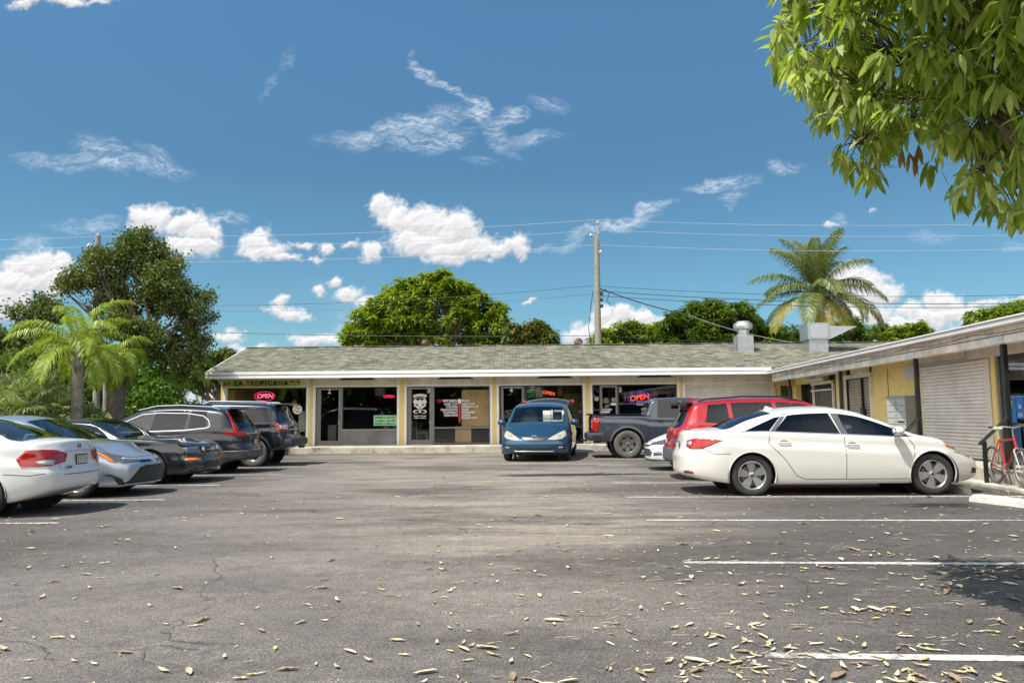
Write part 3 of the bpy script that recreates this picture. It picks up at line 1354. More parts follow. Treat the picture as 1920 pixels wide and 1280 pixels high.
# ---- 1 white sedan, nearest on the right
L = 4.97
S1 = dict(L=L, W=.925, cat='car', paint=P_WHITE, light=True,
          top=[(0, .93), (.03, 1.0), (.12, 1.06), (.55, 1.11), (.72, 1.14), (1.1, 1.29), (1.5, 1.395), (2.0, 1.455), (2.4, 1.465), (2.8, 1.42), (3.3, 1.26), (3.78, 1.045), (3.95, .99), (4.4, .90), (4.72, .80), (4.90, .69), (4.97, .58)],
          belt=[(0, .84), (.15, .97), (.6, 1.03), (1.3, 1.035), (2.4, .985), (3.5, .935), (3.85, .91), (4.4, .82), (4.75, .69), (4.97, .50)],
          bot=[(0, .34), (.12, .27), (.5, .22), (1.0, .19), (3.9, .19), (4.6, .20), (4.85, .22), (4.97, .27)],
          plan=plan(L, .75, .6, .74, .80), crease=[(0, .84), (.4, .855), (1.5, .80), (3.2, .72), (4.0, .70), (L, .66)], creased=.011,
          ef=[(.2, .05), (.35, .0), (.5, .0), (.62, .06), (.8, .2), (1.0, .5)], er=[(.2, .10), (.4, .0), (.62, .0), (.75, .05), (.95, .10), (1.05, .06), (1.2, .1)],
          cf=.34, cr=.22, tumble=.34, redge=.10,
          wh=[(1.09, .335), (4.01, .335)], tw=.215, rimf=.68, rim=dict(n=5, col=ALU, w0=.030, w1=.075, kind='spoke'),
          side=[(.98, 1.52, 1.62, 1.39, G_PRIV, .055), (1.48, 1.74, 2.42, 2.55, G_PRIV, .055), (2.66, 2.56, 3.40, 3.66, G_DARK, .055)],
          screens=[(3.84, 3.02, G_BLUE, .05), (.66, 1.50, G_PRIV, .05)],
          cabin=(2.25, 3.55, .55), mirror=(3.42, 1.03), handles=[(1.62, .86), (2.72, .82)],
          seams=[[(2.60, .955), (2.61, .6), (2.60, .27)], [(3.62, .93), (3.72, .80), (3.70, .55), (3.62, .30)], [(1.40, 1.02), (1.37, .85), (1.62, .60), (1.80, .33), (1.95, .27), (3.6, .27)],
                 [(.30, .78), (.50, .68), (.75, .69)], [(4.38, .69), (4.52, .66), (4.62, .70)]],
          tseams=[[(4.75, .0), (4.72, .4), (4.5, .66), (3.85, .78)], [(.13, .5), (.16, .66), (.6, .68), (.68, .60)]],
          pill=[], panels=[])
gp = []
S1['pill'] = [([(1.40, 1.045), (1.48, 1.04), (1.74, 1.335), (1.66, 1.325)], PLAS), ([(2.56, .99), (2.655, .985), (2.555, 1.385), (2.43, 1.395)], PLAS), ([(3.42, .955), (3.66, .952), (3.60, 1.0), (3.40, 1.12)], PLASD)]
S1['panels'] = [
    ('tail_light', [(.04, .60, .80), (.02, .66, .90), (.10, .86, .935), (.45, .9, .925), (.62, .9, .905), (.40, .9, .82), (.22, .9, .765), (.08, .78, .76)], (.55, -1, 0), .006, REDL, True),
    ('tail_light_clear', [(.03, .61, .82), (.02, .66, .88), (.06, .76, .89), (.08, .74, .82)], (.75, -1, 0), .010, CLRL, True),
    ('headlight', [(4.88, .52, .63), (4.80, .60, .70), (4.66, .78, .755), (4.42, .88, .80), (4.25, .9, .815), (4.45, .9, .745), (4.65, .9, .66), (4.80, .80, .60)], (-.6, -1, -.1), .005, YELL, True),
    ('indicator', [(4.60, .86, .775), (4.42, .88, .806), (4.24, .9, .822), (4.30, .9, .79), (4.48, .9, .745)], (-.5, -1, -.1), .009, ORG, True),
    ('fog_recess', [(4.9, .56, .34), (4.9, .56, .40), (4.78, .72, .43), (4.76, .74, .34)], (-1, -.6, 0), .003, BLK, True),
    ('lower_grille', [(L, -.42, .28), (L, .42, .28), (L, .46, .40), (L, -.46, .40)], (-1, 0, 0), .003, BLK, False),
    ('grille', [(L, -.30, .50), (L, .30, .50), (L, .38, .60), (L, -.38, .60)], (-1, 0, 0), .003, SATIN, False),
    ('reflector', [(.06, .50, .36), (.06, .50, .40), (.10, .72, .41), (.12, .74, .36)], (1, -.6, 0), .005, REDD, True),
]
S1['trims'] = [([(.92, 1.045), (1.3, 1.052), (2.4, 1.0), (3.4, .952), (3.70, .945)], .012, SATIN, 'belt_trim')]
c1 = make_car('parked_car', 'white four-door sedan with five-spoke alloy wheels parked side-on in front of the red crossover', (5.33, 13.70, 0), R(-1.6), S1, 'cars parked nose to the shops on the right')
plate(c1, S1, .0, .80, PLW)
mb = MB()
mb.add([(1.56, -.0, 1.40), (1.74, -.02, 1.425), (1.74, .02, 1.425), (1.60, 0, 1.475)], [(0, 1, 3), (0, 3, 2), (1, 2, 3)])
car_part(c1, S1, 'antenna_fin', mb, P_WHITE)

# ---- 2 red crossover behind it
L = 4.60
S2 = dict(L=L, W=.93, cat='car', paint=P_RED,
          top=[(0, .98), (.04, 1.08), (.12, 1.17), (.22, 1.32), (.34, 1.50), (.46, 1.60), (.8, 1.655), (1.5, 1.70), (2.2, 1.70), (2.7, 1.65), (3.1, 1.49), (3.45, 1.26), (3.65, 1.14), (4.1, 1.07), (4.4, .99), (4.55, .86), (4.6, .75)],
          belt=[(0, .93), (.2, 1.13), (.6, 1.16), (1.4, 1.10), (2.6, 1.05), (3.4, 1.03), (4.0, .98), (4.4, .86), (4.6, .68)],
          bot=[(0, .38), (.2, .30), (.6, .26), (3.9, .26), (4.4, .30), (4.6, .36)],
          plan=plan(L, .6, .5, .80, .86), crease=[(0, .9), (1, .93), (3, .88), (L, .85)], creased=.012,
          ef=[(.2, .06), (.4, 0), (.8, .0), (1.0, .15), (1.2, .5)], er=[(.2, .08), (.45, 0), (.7, .02), (.85, .09), (1.1, .10), (1.7, .10)],
          cf=.26, cr=.16, tumble=.26, redge=.09, clad=.07, cladm=PLASD, agap=.06,
          wh=[(.95, .36), (3.64, .36)], tw=.225, rimf=.66, rim=dict(n=5, col=ALUD, w0=.03, w1=.05, kind='pair'),
          side=[(.72, .80, 1.18, 1.22, G_PRIV, .06), (1.30, 1.26, 2.08, 2.16, G_PRIV, .06), (2.24, 2.16, 2.86, 3.20, G_DARK, .06)],
          screens=[(3.52, 2.78, G_BLUE, .05), (.10, .34, G_PRIV, .08)],
          cabin=(2.05, 3.25, .72), mirror=(3.12, 1.14), handles=[(1.5, .97), (2.5, .95)],
          seams=[[(1.26, 1.10), (1.24, .9), (1.35, .6)], [(2.2, 1.06), (2.2, .35)], [(3.2, 1.04), (3.25, .5)]],
          panels=[
              ('tail_light', [(.03, .52, .90), (.03, .52, 1.02), (.10, .80, 1.07), (.40, .92, 1.06), (.52, .92, .99), (.30, .92, .93), (.10, .84, .86)], (.6, -1, 0), .012, REDL, True),
              ('tail_light_lower', [(.05, .66, .70), (.04, .62, .90), (.12, .84, .92), (.22, .92, .86), (.20, .92, .68)], (.7, -1, 0), .02, REDD, True),
              ('rear_bumper_trim', [(.05, -.7, .36), (.05, .7, .36), (.05, .78, .62), (.05, .4, .66), (.05, -.4, .66), (.05, -.78, .62)], (1, 0, 0), .02, PLAS, False),
              ('side_bumper_trim', [(.10, .8, .36), (.10, .8, .66), (.35, .93, .66), (.50, .93, .5), (.56, .93, .34)], (.45, -1, 0), .016, PLAS, True)],
          trims=[([(.70, 1.20), (.95, 1.175), (1.4, 1.125), (2.6, 1.07), (3.3, 1.05)], .014, BLK, 'belt_trim')])
c2 = make_car('parked_car', 'red crossover with black spoiler parked behind the nearest white sedan', (5.55, 16.65, 0), R(-3.5), S2, 'cars parked nose to the shops on the right')
plate(c2, S2, 0, .78, PLW)
mb = MB()
mb.box((.20, -.60, 1.545), (.52, .60, 1.60), .02)
mb.box((.24, -.64, 1.46), (.40, -.59, 1.59), .02)
mb.box((.24, .59, 1.46), (.40, .64, 1.59), .02)
car_part(c2, S2, 'spoiler', mb, BLK)
for sy in (-1, 1):
    mb = MB()
    mb.tube([(.62, sy * .63, 1.60), (.75, sy * .64, 1.645), (1.5, sy * .63, 1.695), (2.3, sy * .62, 1.685), (2.75, sy * .60, 1.58)], .018, 8)
    car_part(c2, S2, 'roof_rail', mb, BLK)
mb = MB()
mb.add([(.54, 0, 1.61), (.72, -.02, 1.635), (.72, .02, 1.635), (.58, 0, 1.69)], [(0, 1, 3), (0, 3, 2), (1, 2, 3)])
car_part(c2, S2, 'antenna_fin', mb, P_RED)

# ---- 3 small white sedan, nose out (heading away from the shops)
L = 4.85
S3 = dict(L=L, W=.92, cat='car', paint=P_WHITE2, light=True,
          top=[(0, .9), (.1, 1.03), (.5, 1.08), (1.1, 1.28), (1.6, 1.42), (2.2, 1.455), (2.7, 1.40), (3.2, 1.22), (3.65, 1.02), (3.9, .97), (4.35, .90), (4.65, .81), (4.80, .70), (4.85, .60)],
          belt=[(0, .82), (.2, .98), (1.3, 1.0), (3.5, .94), (4.2, .84), (4.6, .72), (4.85, .52)],
          bot=[(0, .3), (.5, .2), (4.3, .19), (4.7, .20), (4.85, .25)],
          plan=plan(L, .7, .6, .74, .80), crease=[(0, .84), (L, .70)],
          ef=[(.2, .03), (.35, 0), (.5, 0), (.65, .05), (.85, .25), (1.1, .5)], er=[(.2, .08), (.5, 0), (1, .05)],
          cf=.34, cr=.2, wh=[(1.0, .33), (3.85, .33)], tw=.21, rim=dict(n=5, col=ALU, w0=.03, w1=.06, kind='spoke'),
          side=[(1.2, 1.5, 2.3, 2.4, G_DARK, .055), (2.5, 2.4, 3.2, 3.5, G_DARK, .055)], screens=[(3.72, 2.92, G_BLUE, .05), (.6, 1.5, G_DARK, .05)],
          cabin=(2.2, 3.45, .55), mirror=(3.3, 1.02),
          seams=[[(3.55, .92), (3.55, .3)]], tseams=[[(4.72, 0), (4.68, .4), (4.45, .66), (3.8, .76)]],
          panels=[
              ('headlight', [(4.84, .42, .60), (4.80, .46, .66), (4.62, .74, .74), (4.42, .88, .77), (4.46, .9, .70), (4.66, .82, .62)], (-1, -.8, 0), .006, CLRD, True),
              ('lower_grille', [(L, -.52, .34), (L, .52, .34), (L, .56, .44), (L, .44, .52), (L, -.44, .52), (L, -.56, .44)], (-1, 0, 0), .004, BLK, False),
              ('upper_grille', [(L, -.40, .565), (L, .40, .565), (L, .44, .61), (L, -.44, .61)], (-1, 0, 0), .004, BLK, False),
              ('fog_light', [(4.78, .66, .36), (4.78, .66, .44), (4.66, .80, .46), (4.66, .82, .38)], (-1, -.6, 0), .006, CLRD, True),
              ('lip', [(L, -.75, .245), (L, .75, .245), (L, .78, .275), (L, -.78, .275)], (-1, 0, 0), .02, PLASD, False)])
for k in range(4):
    zz = .36 + .045 * k
    S3['panels'].append(('grille_bar', [(L, -.50, zz), (L, .50, zz), (L, .50, zz + .012), (L, -.50, zz + .012)], (-1, 0, 0), .012, CHR, False))
c3 = make_car('parked_car', 'white sedan facing out, only its nose showing left of the red crossover', (5.70, 19.35, 0), R(176.5), S3, 'cars parked nose to the shops on the right')

# ---- 4 slate pickup
L = 5.95
S4 = dict(L=L, W=1.01, cat='truck', paint=P_TRUCK,
          top=[(0, 1.30), (.03, 1.345), (.10, 1.355), (1.72, 1.34), (1.80, 1.345), (1.83, 1.46), (1.86, 1.60), (1.90, 1.74), (1.98, 1.84), (2.2, 1.88), (3.0, 1.90), (3.5, 1.87), (3.8, 1.78), (4.1, 1.60), (4.4, 1.40), (4.6, 1.33), (5.3, 1.30), (5.8, 1.22), (5.95, 1.10)],
          belt=[(0, 1.25), (.1, 1.30), (1.7, 1.29), (1.9, 1.24), (4.4, 1.20), (5.3, 1.18), (5.8, 1.10), (5.95, 1.0)],
          bot=[(0, .60), (.3, .52), (.8, .50), (5.2, .50), (5.7, .50), (5.95, .55)],
          plan=[(0, .90), (.012, .94), (.04, .965), (.12, .985), (.5, .995), (2, 1), (5, 1), (5.6, .96), (5.9, .92), (5.95, .88)],
          crease=[(0, 1.18), (1.6, 1.10), (1.9, 1.02), (4, 1.0), (L, .98)], creased=.014,
          ef=[(.2, .0), (2, .05)], er=[(.4, .04), (.6, .03), (1.4, .03)], cf=.12, cr=.05, tumble=.20, crown=.05, redge=.08, clad=.05, cladm=pm('slate_trim', (0.10, 0.11, 0.12), .4), agap=.085, sh=.975,
          wh=[(1.16, .43), (4.85, .43)], tw=.27, rimf=.60, tyre=RUBD, inset=.0, rim=dict(n=6, col=ALUD, w0=.030, w1=.024, kind='split'),
          side=[(2.10, 2.14, 2.78, 2.82, G_PRIV, .07), (2.94, 2.90, 3.70, 3.96, G_DARK, .07)], screens=[(4.30, 3.86, G_BLUE, .06), (1.84, 1.90, G_PRIV, .12)],
          cabin=(2.9, 4.1, .95), mirror=(3.95, 1.32), msize=(.1, .13, .13), handles=[(2.2, 1.14), (3.0, 1.13)], hmat=BLK,
          seams=[[(1.80, 1.34), (1.80, .58)], [(2.05, 1.2), (2.05, .6)], [(2.9, 1.2), (2.9, .58)], [(4.0, 1.2), (4.05, .58)], [(.18, 1.30), (.20, .78)]],
          trims=[([(.14, 1.335), (.9, 1.338), (1.77, 1.328)], .035, BLK, 'bed_rail')],
          panels=[
              ('tail_light', [(.03, .84, .84), (.03, .84, 1.22), (.12, 1.0, 1.25), (.26, 1.02, 1.24), (.30, 1.02, 1.14), (.22, 1.02, .86), (.12, 1.0, .82)], (.6, -1, 0), .012, REDL, True),
              ('tail_light_clear', [(.02, .86, .90), (.02, .86, 1.18), (.05, .94, 1.18), (.05, .94, .90)], (1, -.5, 0), .016, CLRL, True)])
c4 = make_car('pickup_truck', 'dark slate pickup with open bed and big dusty tyres before the fifth shop', (5.44, 25.35, 0), R(-2.5), S4)
mb = MB()
mb.box((-.10, -.96, .56), (.16, .96, .78), .04)
mb.box((-.02, -1.005, .54), (.42, -.93, .80), .03)
mb.box((-.02, .93, .54), (.42, 1.005, .80), .03)
b_ = car_part(c4, S4, 'rear_bumper', mb, pm('slate_bumper', (0.055, 0.065, 0.085), .3, .3))
mb = MB()
mb.box((.08, -1.012, .60), (.34, -1.004, .72), .03)
b2 = mb.build('bumper_step', BLK, b_)
mb = MB()
mb.box((-.30, -.04, .50), (-.06, .04, .57), .01)
mb.tube([(-.27, 0, .56), (-.27, 0, .62)], .018, 8)
mb.sph((-.27, 0, .65), .03, 12, 8)
car_part(c4, S4, 'tow_hitch', mb, BLK)
mb = MB()
mb.box((-.03, -.86, 1.34), (.10, .86, 1.395), .02)
car_part(c4, S4, 'tailgate_spoiler', mb, BLK)
mb = MB()
mb.box((.12, -.90, 1.352), (1.74, .90, 1.368), .006)
car_part(c4, S4, 'bed_cover', mb, BLK)
for side in (-1, 1):
    M = frame_M((-L / 2 + .52, side * 0.995, 1.285), (-side, 0, 0), (0, 0, 1))
    t = text_mesh('bed_lettering', 'Z71 4WD' if False else '4 4WD', .05, M, CLRL, c4, .004)
plate(c4, S4, 0, .72, PLW)

# ---- 5 blue minivan, nose to the camera, tailgate up
L = 5.05
S5 = dict(L=L, W=1.045, cat='van', paint=P_BLUE,
          top=[(0, 1.02), (.03, 1.10), (.10, 1.20), (.28, 1.55), (.42, 1.70), (.8, 1.755), (1.8, 1.785), (2.6, 1.765), (3.1, 1.68), (3.5, 1.50), (3.95, 1.25), (4.15, 1.14), (4.5, 1.04), (4.80, .92), (4.97, .79), (5.05, .66)],
          belt=[(0, .98), (.3, 1.06), (2, 1.06), (3.5, 1.03), (4.0, .99), (4.5, .88), (4.8, .78), (5.05, .58)],
          bot=[(0, .35), (.4, .24), (4.3, .22), (4.8, .22), (5.05, .27)],
          plan=plan(L, .6, .45, .90, .88), crease=[(0, .86), (L, .78)],
          ef=[(.2, .05), (.35, .0), (.5, 0), (.65, .05), (.85, .2), (1.2, .5)], er=[(.3, .05), (.6, 0), (2, .1)],
          cf=.24, cr=.12, tumble=.18, redge=.11, crown=.06, agap=.04,
          wh=[(1.0, .345), (4.03, .345)], tw=.225, rim=dict(n=5, col=ALU, w0=.03, w1=.06, kind='spoke'),
          side=[(.5, .62, 1.3, 1.34, G_PRIV, .07), (1.42, 1.38, 2.4, 2.46, G_PRIV, .07), (2.54, 2.48, 3.2, 3.7, G_DARK, .07)],
          screens=[(4.06, 3.22, G_CLR, .06), (.14, .40, G_PRIV, .10)],
          cabin=(2.55, 3.85, .78), mirror=(3.62, 1.13), msize=(.10, .135, .10), seat=SEATT, sb=.62, rs=.95,
          seams=[[(3.75, 1.0), (3.75, .3)], [(2.5, 1.05), (2.5, .3)]], tseams=[[(4.93, 0), (4.90, .3), (4.72, .62), (4.1, .80)]],
          panels=[
              ('headlight', [(4.98, .40, .655), (4.86, .52, .73), (4.62, .72, .84), (4.42, .86, .90), (4.44, .93, .84), (4.60, .92, .74), (4.80, .80, .66), (4.92, .60, .63)], (-1, -.35, -.25), .006, YELL, True),
              ('lens_inner', [(4.86, .60, .70), (4.72, .70, .78), (4.66, .80, .75), (4.80, .74, .68)], (-1, -.35, -.25), .010, CLRL, True),
              ('grille', [(L, -.30, .635), (L, -.10, .60), (L, .10, .60), (L, .30, .635), (L, .47, .74), (L, .0, .70), (L, -.47, .74)], (-1, 0, 0), .004, BLK, False),
              ('lower_grille', [(L, -.50, .335), (L, .50, .335), (L, .56, .42), (L, -.56, .42)], (-1, 0, 0), .003, BLK, False),
              ('lower_chrome', [(L, -.58, .30), (L, .58, .30), (L, .60, .322), (L, -.60, .322)], (-1, 0, 0), .012, SATIN, False),
              ('fog_recess', [(4.9, .66, .36), (4.9, .66, .46), (4.75, .86, .48), (4.75, .88, .40)], (-1, -.4, 0), .003, PLASD, True),
              ('fog_light', [(4.88, .70, .40), (4.88, .70, .43), (4.8, .80, .44), (4.8, .80, .41)], (-1, -.4, 0), .008, CLRL, True)])
for k, (a, b, c) in enumerate(((.30, .640, .0), (.36, .668, .0), (.42, .70, 0))):
    S5['panels'].append(('grille_bar', [(L, -a, b), (L, 0, b - .015), (L, a, b), (L, a + .02, b + .007), (L, 0, b - .008), (L, -a - .02, b + .007)], (-1, 0, 0), .012, SATIN, False))
YV = R(-90 - 7.5)
c5 = make_car('minivan', 'blue minivan facing the camera with its tailgate raised, backed up to the fourth shop', (.93, 25.30, 0), YV, S5)
bd, nn = on_body(S5, L, 0, .765, (-1, 0, -.3))
mb = MB()
M = Matrix.Translation(bd + nn * .012) @ nn.to_track_quat('Z', 'Y').to_matrix().to_4x4()
for (a, b, ox, oy) in ((.085, .058, 0, 0), (.032, .052, 0, 0), (.075, .024, 0, .020)):
    pts = [(a * math.cos(t), b * math.sin(t) + oy, 0) for t in [2 * math.pi * i / 24 for i in range(25)]]
    mb.tube([M @ Vector((p[0], p[1], 0)) for p in pts], .0075, 6)
mb.build('badge', CHR, c5, True)
# windscreen papers and a wiper
mb = MB()
zz = 1.12
for (y0, y1, x0, z0, z1, mi) in ((.16, .40, 3.80, 1.16, 1.50, 0), (.42, .46, 3.80, 1.16, 1.52, 0), (.74, .80, 3.72, 1.16, 1.50, 0), (.46, .74, 3.80, 1.16, 1.21, 0), (.46, .74, 3.66, 1.46, 1.51, 0)):
    mb.m = mi
    mb.box((x0 - .12 - (z0 - 1.16), y0, z0), (x0 - .115 - (z0 - 1.16), y1, z1))
car_part(c5, S5, 'windscreen_paper', mb, pm('paper', (.75, .73, .66), .7), False)
mb = MB()
for (a, b) in (((4.04, .70, 1.20), (3.98, .06, 1.245)), ((4.06, -.04, 1.215), (4.00, -.66, 1.20))):
    mb.tube([Vector(a) + Vector((.0, 0, .01)), Vector(b) + Vector((0, 0, .03))], .010, 6)
car_part(c5, S5, 'wiper', mb, BLK)
# raised tailgate: curved shell hinged at the rear roof edge
mb = MB()
vs = []
for i in range(7):
    t = i / 6
    for j in range(9):
        s = -1 + 2 * j / 8
        w = .74 + .10 * t
        x = .38 - 1.02 * t
        z = 1.72 + .20 * t + .10 * math.sin(math.pi * t) - .10 * s * s - (.06 * t * t)
        vs.append((x, s * w, z))
for i in range(7):
    t = i / 6
    for j in range(9):
        v = vs[i * 9 + j]
        vs.append((v[0], v[1] * .98, v[2] - .06))
N = 63
fs = []
for i in range(6):
    for j in range(8):
        a = i * 9 + j
        fs.append((a, a + 1, a + 10, a + 9))
        fs.append((a + N, a + 9 + N, a + 10 + N, a + 1 + N))
bd_ = [i for i in range(8)] + [8 + 9 * i for i in range(6)] + [62 - i for i in range(8)] + [54 - 9 * i for i in range(6)]
for k in range(len(bd_)):
    a, b = bd_[k], bd_[(k + 1) % len(bd_)]
    fs.append((a, a + N, b + N, b))
mb.add(vs, fs)
tg = car_part(c5, S5, 'tailgate', mb, P_BLUE, True)
tg.location.z += .06
mb = MB()
v2 = []
for i in range(5):
    t = .12 + .55 * i / 4
    for j in range(7):
        s = -.85 + 1.7 * j / 6
        w = .74 + .10 * t
        v2.append((.38 - 1.02 * t, s * w, 1.728 + .20 * t + .10 * math.sin(math.pi * t) - .10 * s * s - (.06 * t * t)))
mb.add(v2, [(i * 7 + j, i * 7 + j + 1, i * 7 + j + 8, i * 7 + j + 7) for i in range(4) for j in range(6)])
mb.build('tailgate_window', pm('sky_tinted_glass', (.02, .03, .04), .04), tg, True)
mb = MB()
for s in (-1, 1):
    mb.box((-.62, s * .86 - .07, 1.72), (-.30, s * .86 + .05, 1.84), .03)
mb.build('tail_light', REDL, tg, True)
for sy in (-1, 1):
    mb = MB()
    mb.tube([(.60, sy * .70, 1.68), (.75, sy * .71, 1.73), (1.6, sy * .70, 1.775), (2.4, sy * .68, 1.75), (2.6, sy * .67, 1.68)], .016, 8)
    car_part(c5, S5, 'roof_rail', mb, BLK)

# ---- 6 near white sedan on the left, seen from its tail
L = 4.50
S6 = dict(L=L, W=.875, cat='car', paint=P_WHITE2, light=True,
          top=[(0, .92), (.03, 1.0), (.10, 1.055), (.45, 1.085), (.58, 1.10), (.95, 1.23), (1.4, 1.36), (1.9, 1.43), (2.3, 1.435), (2.7, 1.37), (3.2, 1.17), (3.6, 1.0), (4.1, .90), (4.4, .78), (4.5, .62)],
          belt=[(0, .84), (.12, .97), (.5, 1.0), (1.2, .99), (2.4, .95), (3.4, .92), (4.0, .82), (4.5, .55)],
          bot=[(0, .36), (.10, .30), (.4, .22), (.9, .18), (4, .18), (4.5, .25)],
          plan=plan(L, .7, .6, .74, .84), crease=[(0, .72), (1, .76), (L, .66)],
          ef=[(.2, .05), (.4, 0), (.6, .03), (.9, .3)], er=[(.2, .12), (.36, .03), (.42, .0), (.60, .0), (.66, .04), (.80, .07), (.97, .09), (1.05, .05), (1.2, .1)],
          cf=.3, cr=.20, tumble=.34, redge=.10,
          wh=[(.98, .315), (3.68, .315)], tw=.20, rim=dict(n=5, col=ALU, w0=.03, w1=.06, kind='spoke'),
          side=[(1.15, 1.5, 2.1, 2.2, G_BLUE, .055), (2.3, 2.2, 3.0, 3.35, G_BLUE, .055)], screens=[(3.6, 2.75, G_CLR, .05), (.52, 1.42, G_BLUE, .045)],
          cabin=(2.0, 3.3, .52), mirror=(3.1, 1.02), handles=[(1.4, .84), (2.4, .82)], rs=.72, seat=SEATT,
          seams=[[(1.12, .98), (1.10, .8)], [(2.25, .95), (2.25, .25)], [(.16, .60), (.32, .575), (.66, .60)]],
          rseams=[[(0, .565), (.46, .57), (.50, .66), (.50, .70)]],
          panels=[
              ('tail_light', [(.03, .44, .745), (.02, .42, .86), (.06, .62, .915), (.16, .80, .925), (.34, .86, .92), (.46, .88, .80), (.40, .88, .70), (.20, .84, .695), (.08, .70, .70)], (.8, -1, 0), .010, REDL, True),
              ('reverse_light', [(.06, .66, .715), (.06, .66, .775), (.12, .80, .78), (.20, .85, .76), (.16, .83, .715)], (.8, -1, 0), .016, CLRL, True),
              ('chrome_strip', [(.02, -.42, .885), (.02, .42, .885), (.02, .42, .90), (.02, -.42, .90)], (1, 0, 0), .010, CLRL, False)])
c6 = make_car('parked_car', 'white compact sedan at the near left showing its tail lights and CIVIC lettering', (-6.35 - L / 2, 11.62, 0), R(180.5), S6, 'cars parked along the palm strip on the left')
plate(c6, S6, 0, .765, pm('plate_tint', (.55, .62, .52), .4))
ex, no = on_body(S6, 0, .30, .66, (1, 0, 0))
text_mesh('boot_lettering', 'CIVIC', .062, frame_M((ex.x - .010, .34, .665), (0, -1, 0), (0, 0, 1)), pm('badge_dark', (.25, .25, .26), .3, .8), c6, .004, sx=1.3)
ex, no = on_body(S6, 0, 0, .965, (1, 0, 0))
mb = MB()
for pts in ([(-.028, .03), (-.018, -.03)], [(.028, .03), (.018, -.03)], [(-.022, .0), (.022, .0)]):
    mb.tube([(ex.x - .012, p[0], .955 + p[1]) for p in pts], .006, 6)
mb.tube([(ex.x - .010, .044 * math.cos(a) * (1 - .12 * math.sin(a)), .955 + .042 * math.sin(a)) for a in [2 * math.pi * i / 20 for i in range(21)]], .004, 6)
mb.build('badge', pm('badge_dark', (.25, .25, .26), .3, .8), c6, True)

# ---- 7 silver blue sedan, nose to the lane
L = 4.63
S7 = dict(L=L, W=.89, cat='car', paint=P_SILV,
          top=[(0, .9), (.1, 1.02), (.5, 1.07), (1.1, 1.28), (1.6, 1.41), (2.1, 1.435), (2.5, 1.40), (2.9, 1.26), (3.35, 1.06), (3.6, .98), (4.0, .93), (4.35, .84), (4.53, .74), (4.63, .62)],
          belt=[(0, .82), (.2, .97), (1.2, .99), (3.2, .93), (3.8, .87), (4.3, .76), (4.63, .54)],
          bot=[(0, .3), (.5, .2), (4.1, .18), (4.5, .17), (4.63, .20)],
          plan=plan(L, .75, .6, .78, .80), crease=[(0, .8), (L, .68)],
          ef=[(.15, .02), (.3, 0), (.5, .0), (.62, .05), (.8, .25), (1.1, .5)], er=[(.2, .08), (.5, 0), (1, .05)],
          cf=.32, cr=.2, wh=[(.98, .32), (3.68, .32)], tw=.20, rim=dict(n=5, col=ALU, w0=.03, w1=.06, kind='spoke'),
          side=[(1.2, 1.5, 2.1, 2.2, G_DARK, .055), (2.3, 2.2, 2.9, 3.25, G_DARK, .055)], screens=[(3.50, 2.62, G_BLUE, .05), (.6, 1.4, G_DARK, .05)],
          cabin=(2.0, 3.2, .52), mirror=(3.0, 1.01),
          seams=[[(3.35, .92), (3.35, .3)]], tseams=[[(4.48, 0), (4.45, .35), (4.25, .60), (3.55, .74)]],
          panels=[
              ('headlight', [(4.60, .40, .60), (4.55, .40, .64), (4.38, .66, .72), (4.12, .86, .79), (4.10, .89, .76), (4.30, .88, .66), (4.48, .72, .585)], (-1, -.8, 0), .006, CLRD, True),
              ('headlight_strip', [(4.58, .44, .625), (4.56, .44, .64), (4.42, .64, .675), (4.40, .66, .655)], (-1, -.8, 0), .012, CLRL, True),
              ('indicator', [(4.30, .80, .64), (4.22, .84, .72), (4.08, .88, .78), (4.12, .89, .74), (4.30, .88, .62), (4.40, .80, .585)], (-.9, -1, 0), .012, ORG, True),
              ('upper_grille', [(L, -.40, .585), (L, .40, .585), (L, .40, .625), (L, -.40, .625)], (-1, 0, 0), .006, GBLK, False),
              ('grille', [(L, -.66, .235), (L, .66, .235), (L, .62, .29), (L, .42, .50), (L, .30, .53), (L, -.30, .53), (L, -.42, .50), (L, -.62, .29)], (-1, 0, 0), .006, BLK, False),
              ('corner_trim', [(4.50, .70, .22), (4.46, .74, .32), (4.36, .84, .40), (4.22, .89, .42), (4.22, .89, .405), (4.38, .86, .36), (4.46, .80, .22)], (-1, -.8, 0), .008, PLASD, True)])
for k in range(6):
    zz = .262 + .042 * k
    a = .60 - .045 * k
    S7['panels'].append(('grille_bar', [(L, -a, zz), (L, a, zz), (L, a, zz + .010), (L, -a, zz + .010)], (-1, 0, 0), .012, PLAS, False))
c7 = make_car('parked_car', 'silver blue sedan with a wide dark grille, nose out beside the near white sedan', (-6.52 - L / 2, 14.30, 0), R(-.5), S7, 'cars parked along the palm strip on the left')
bd, nn = on_body(S7, L, 0, .605, (-1, 0, 0))
mb = MB()
M = Matrix.Translation(bd + Vector((.018, 0, 0))) @ frame_M((0, 0, 0), (0, 1, 0), (0, 0, 1))
for (a, b, oy) in ((.075, .05, 0), (.028, .046, 0), (.062, .02, .018)):
    mb.tube([M @ Vector((a * math.cos(t), b * math.sin(t) + oy, 0)) for t in [2 * math.pi * i / 24 for i in range(25)]], .0065, 6)
mb.build('badge', CHR, c7, True)

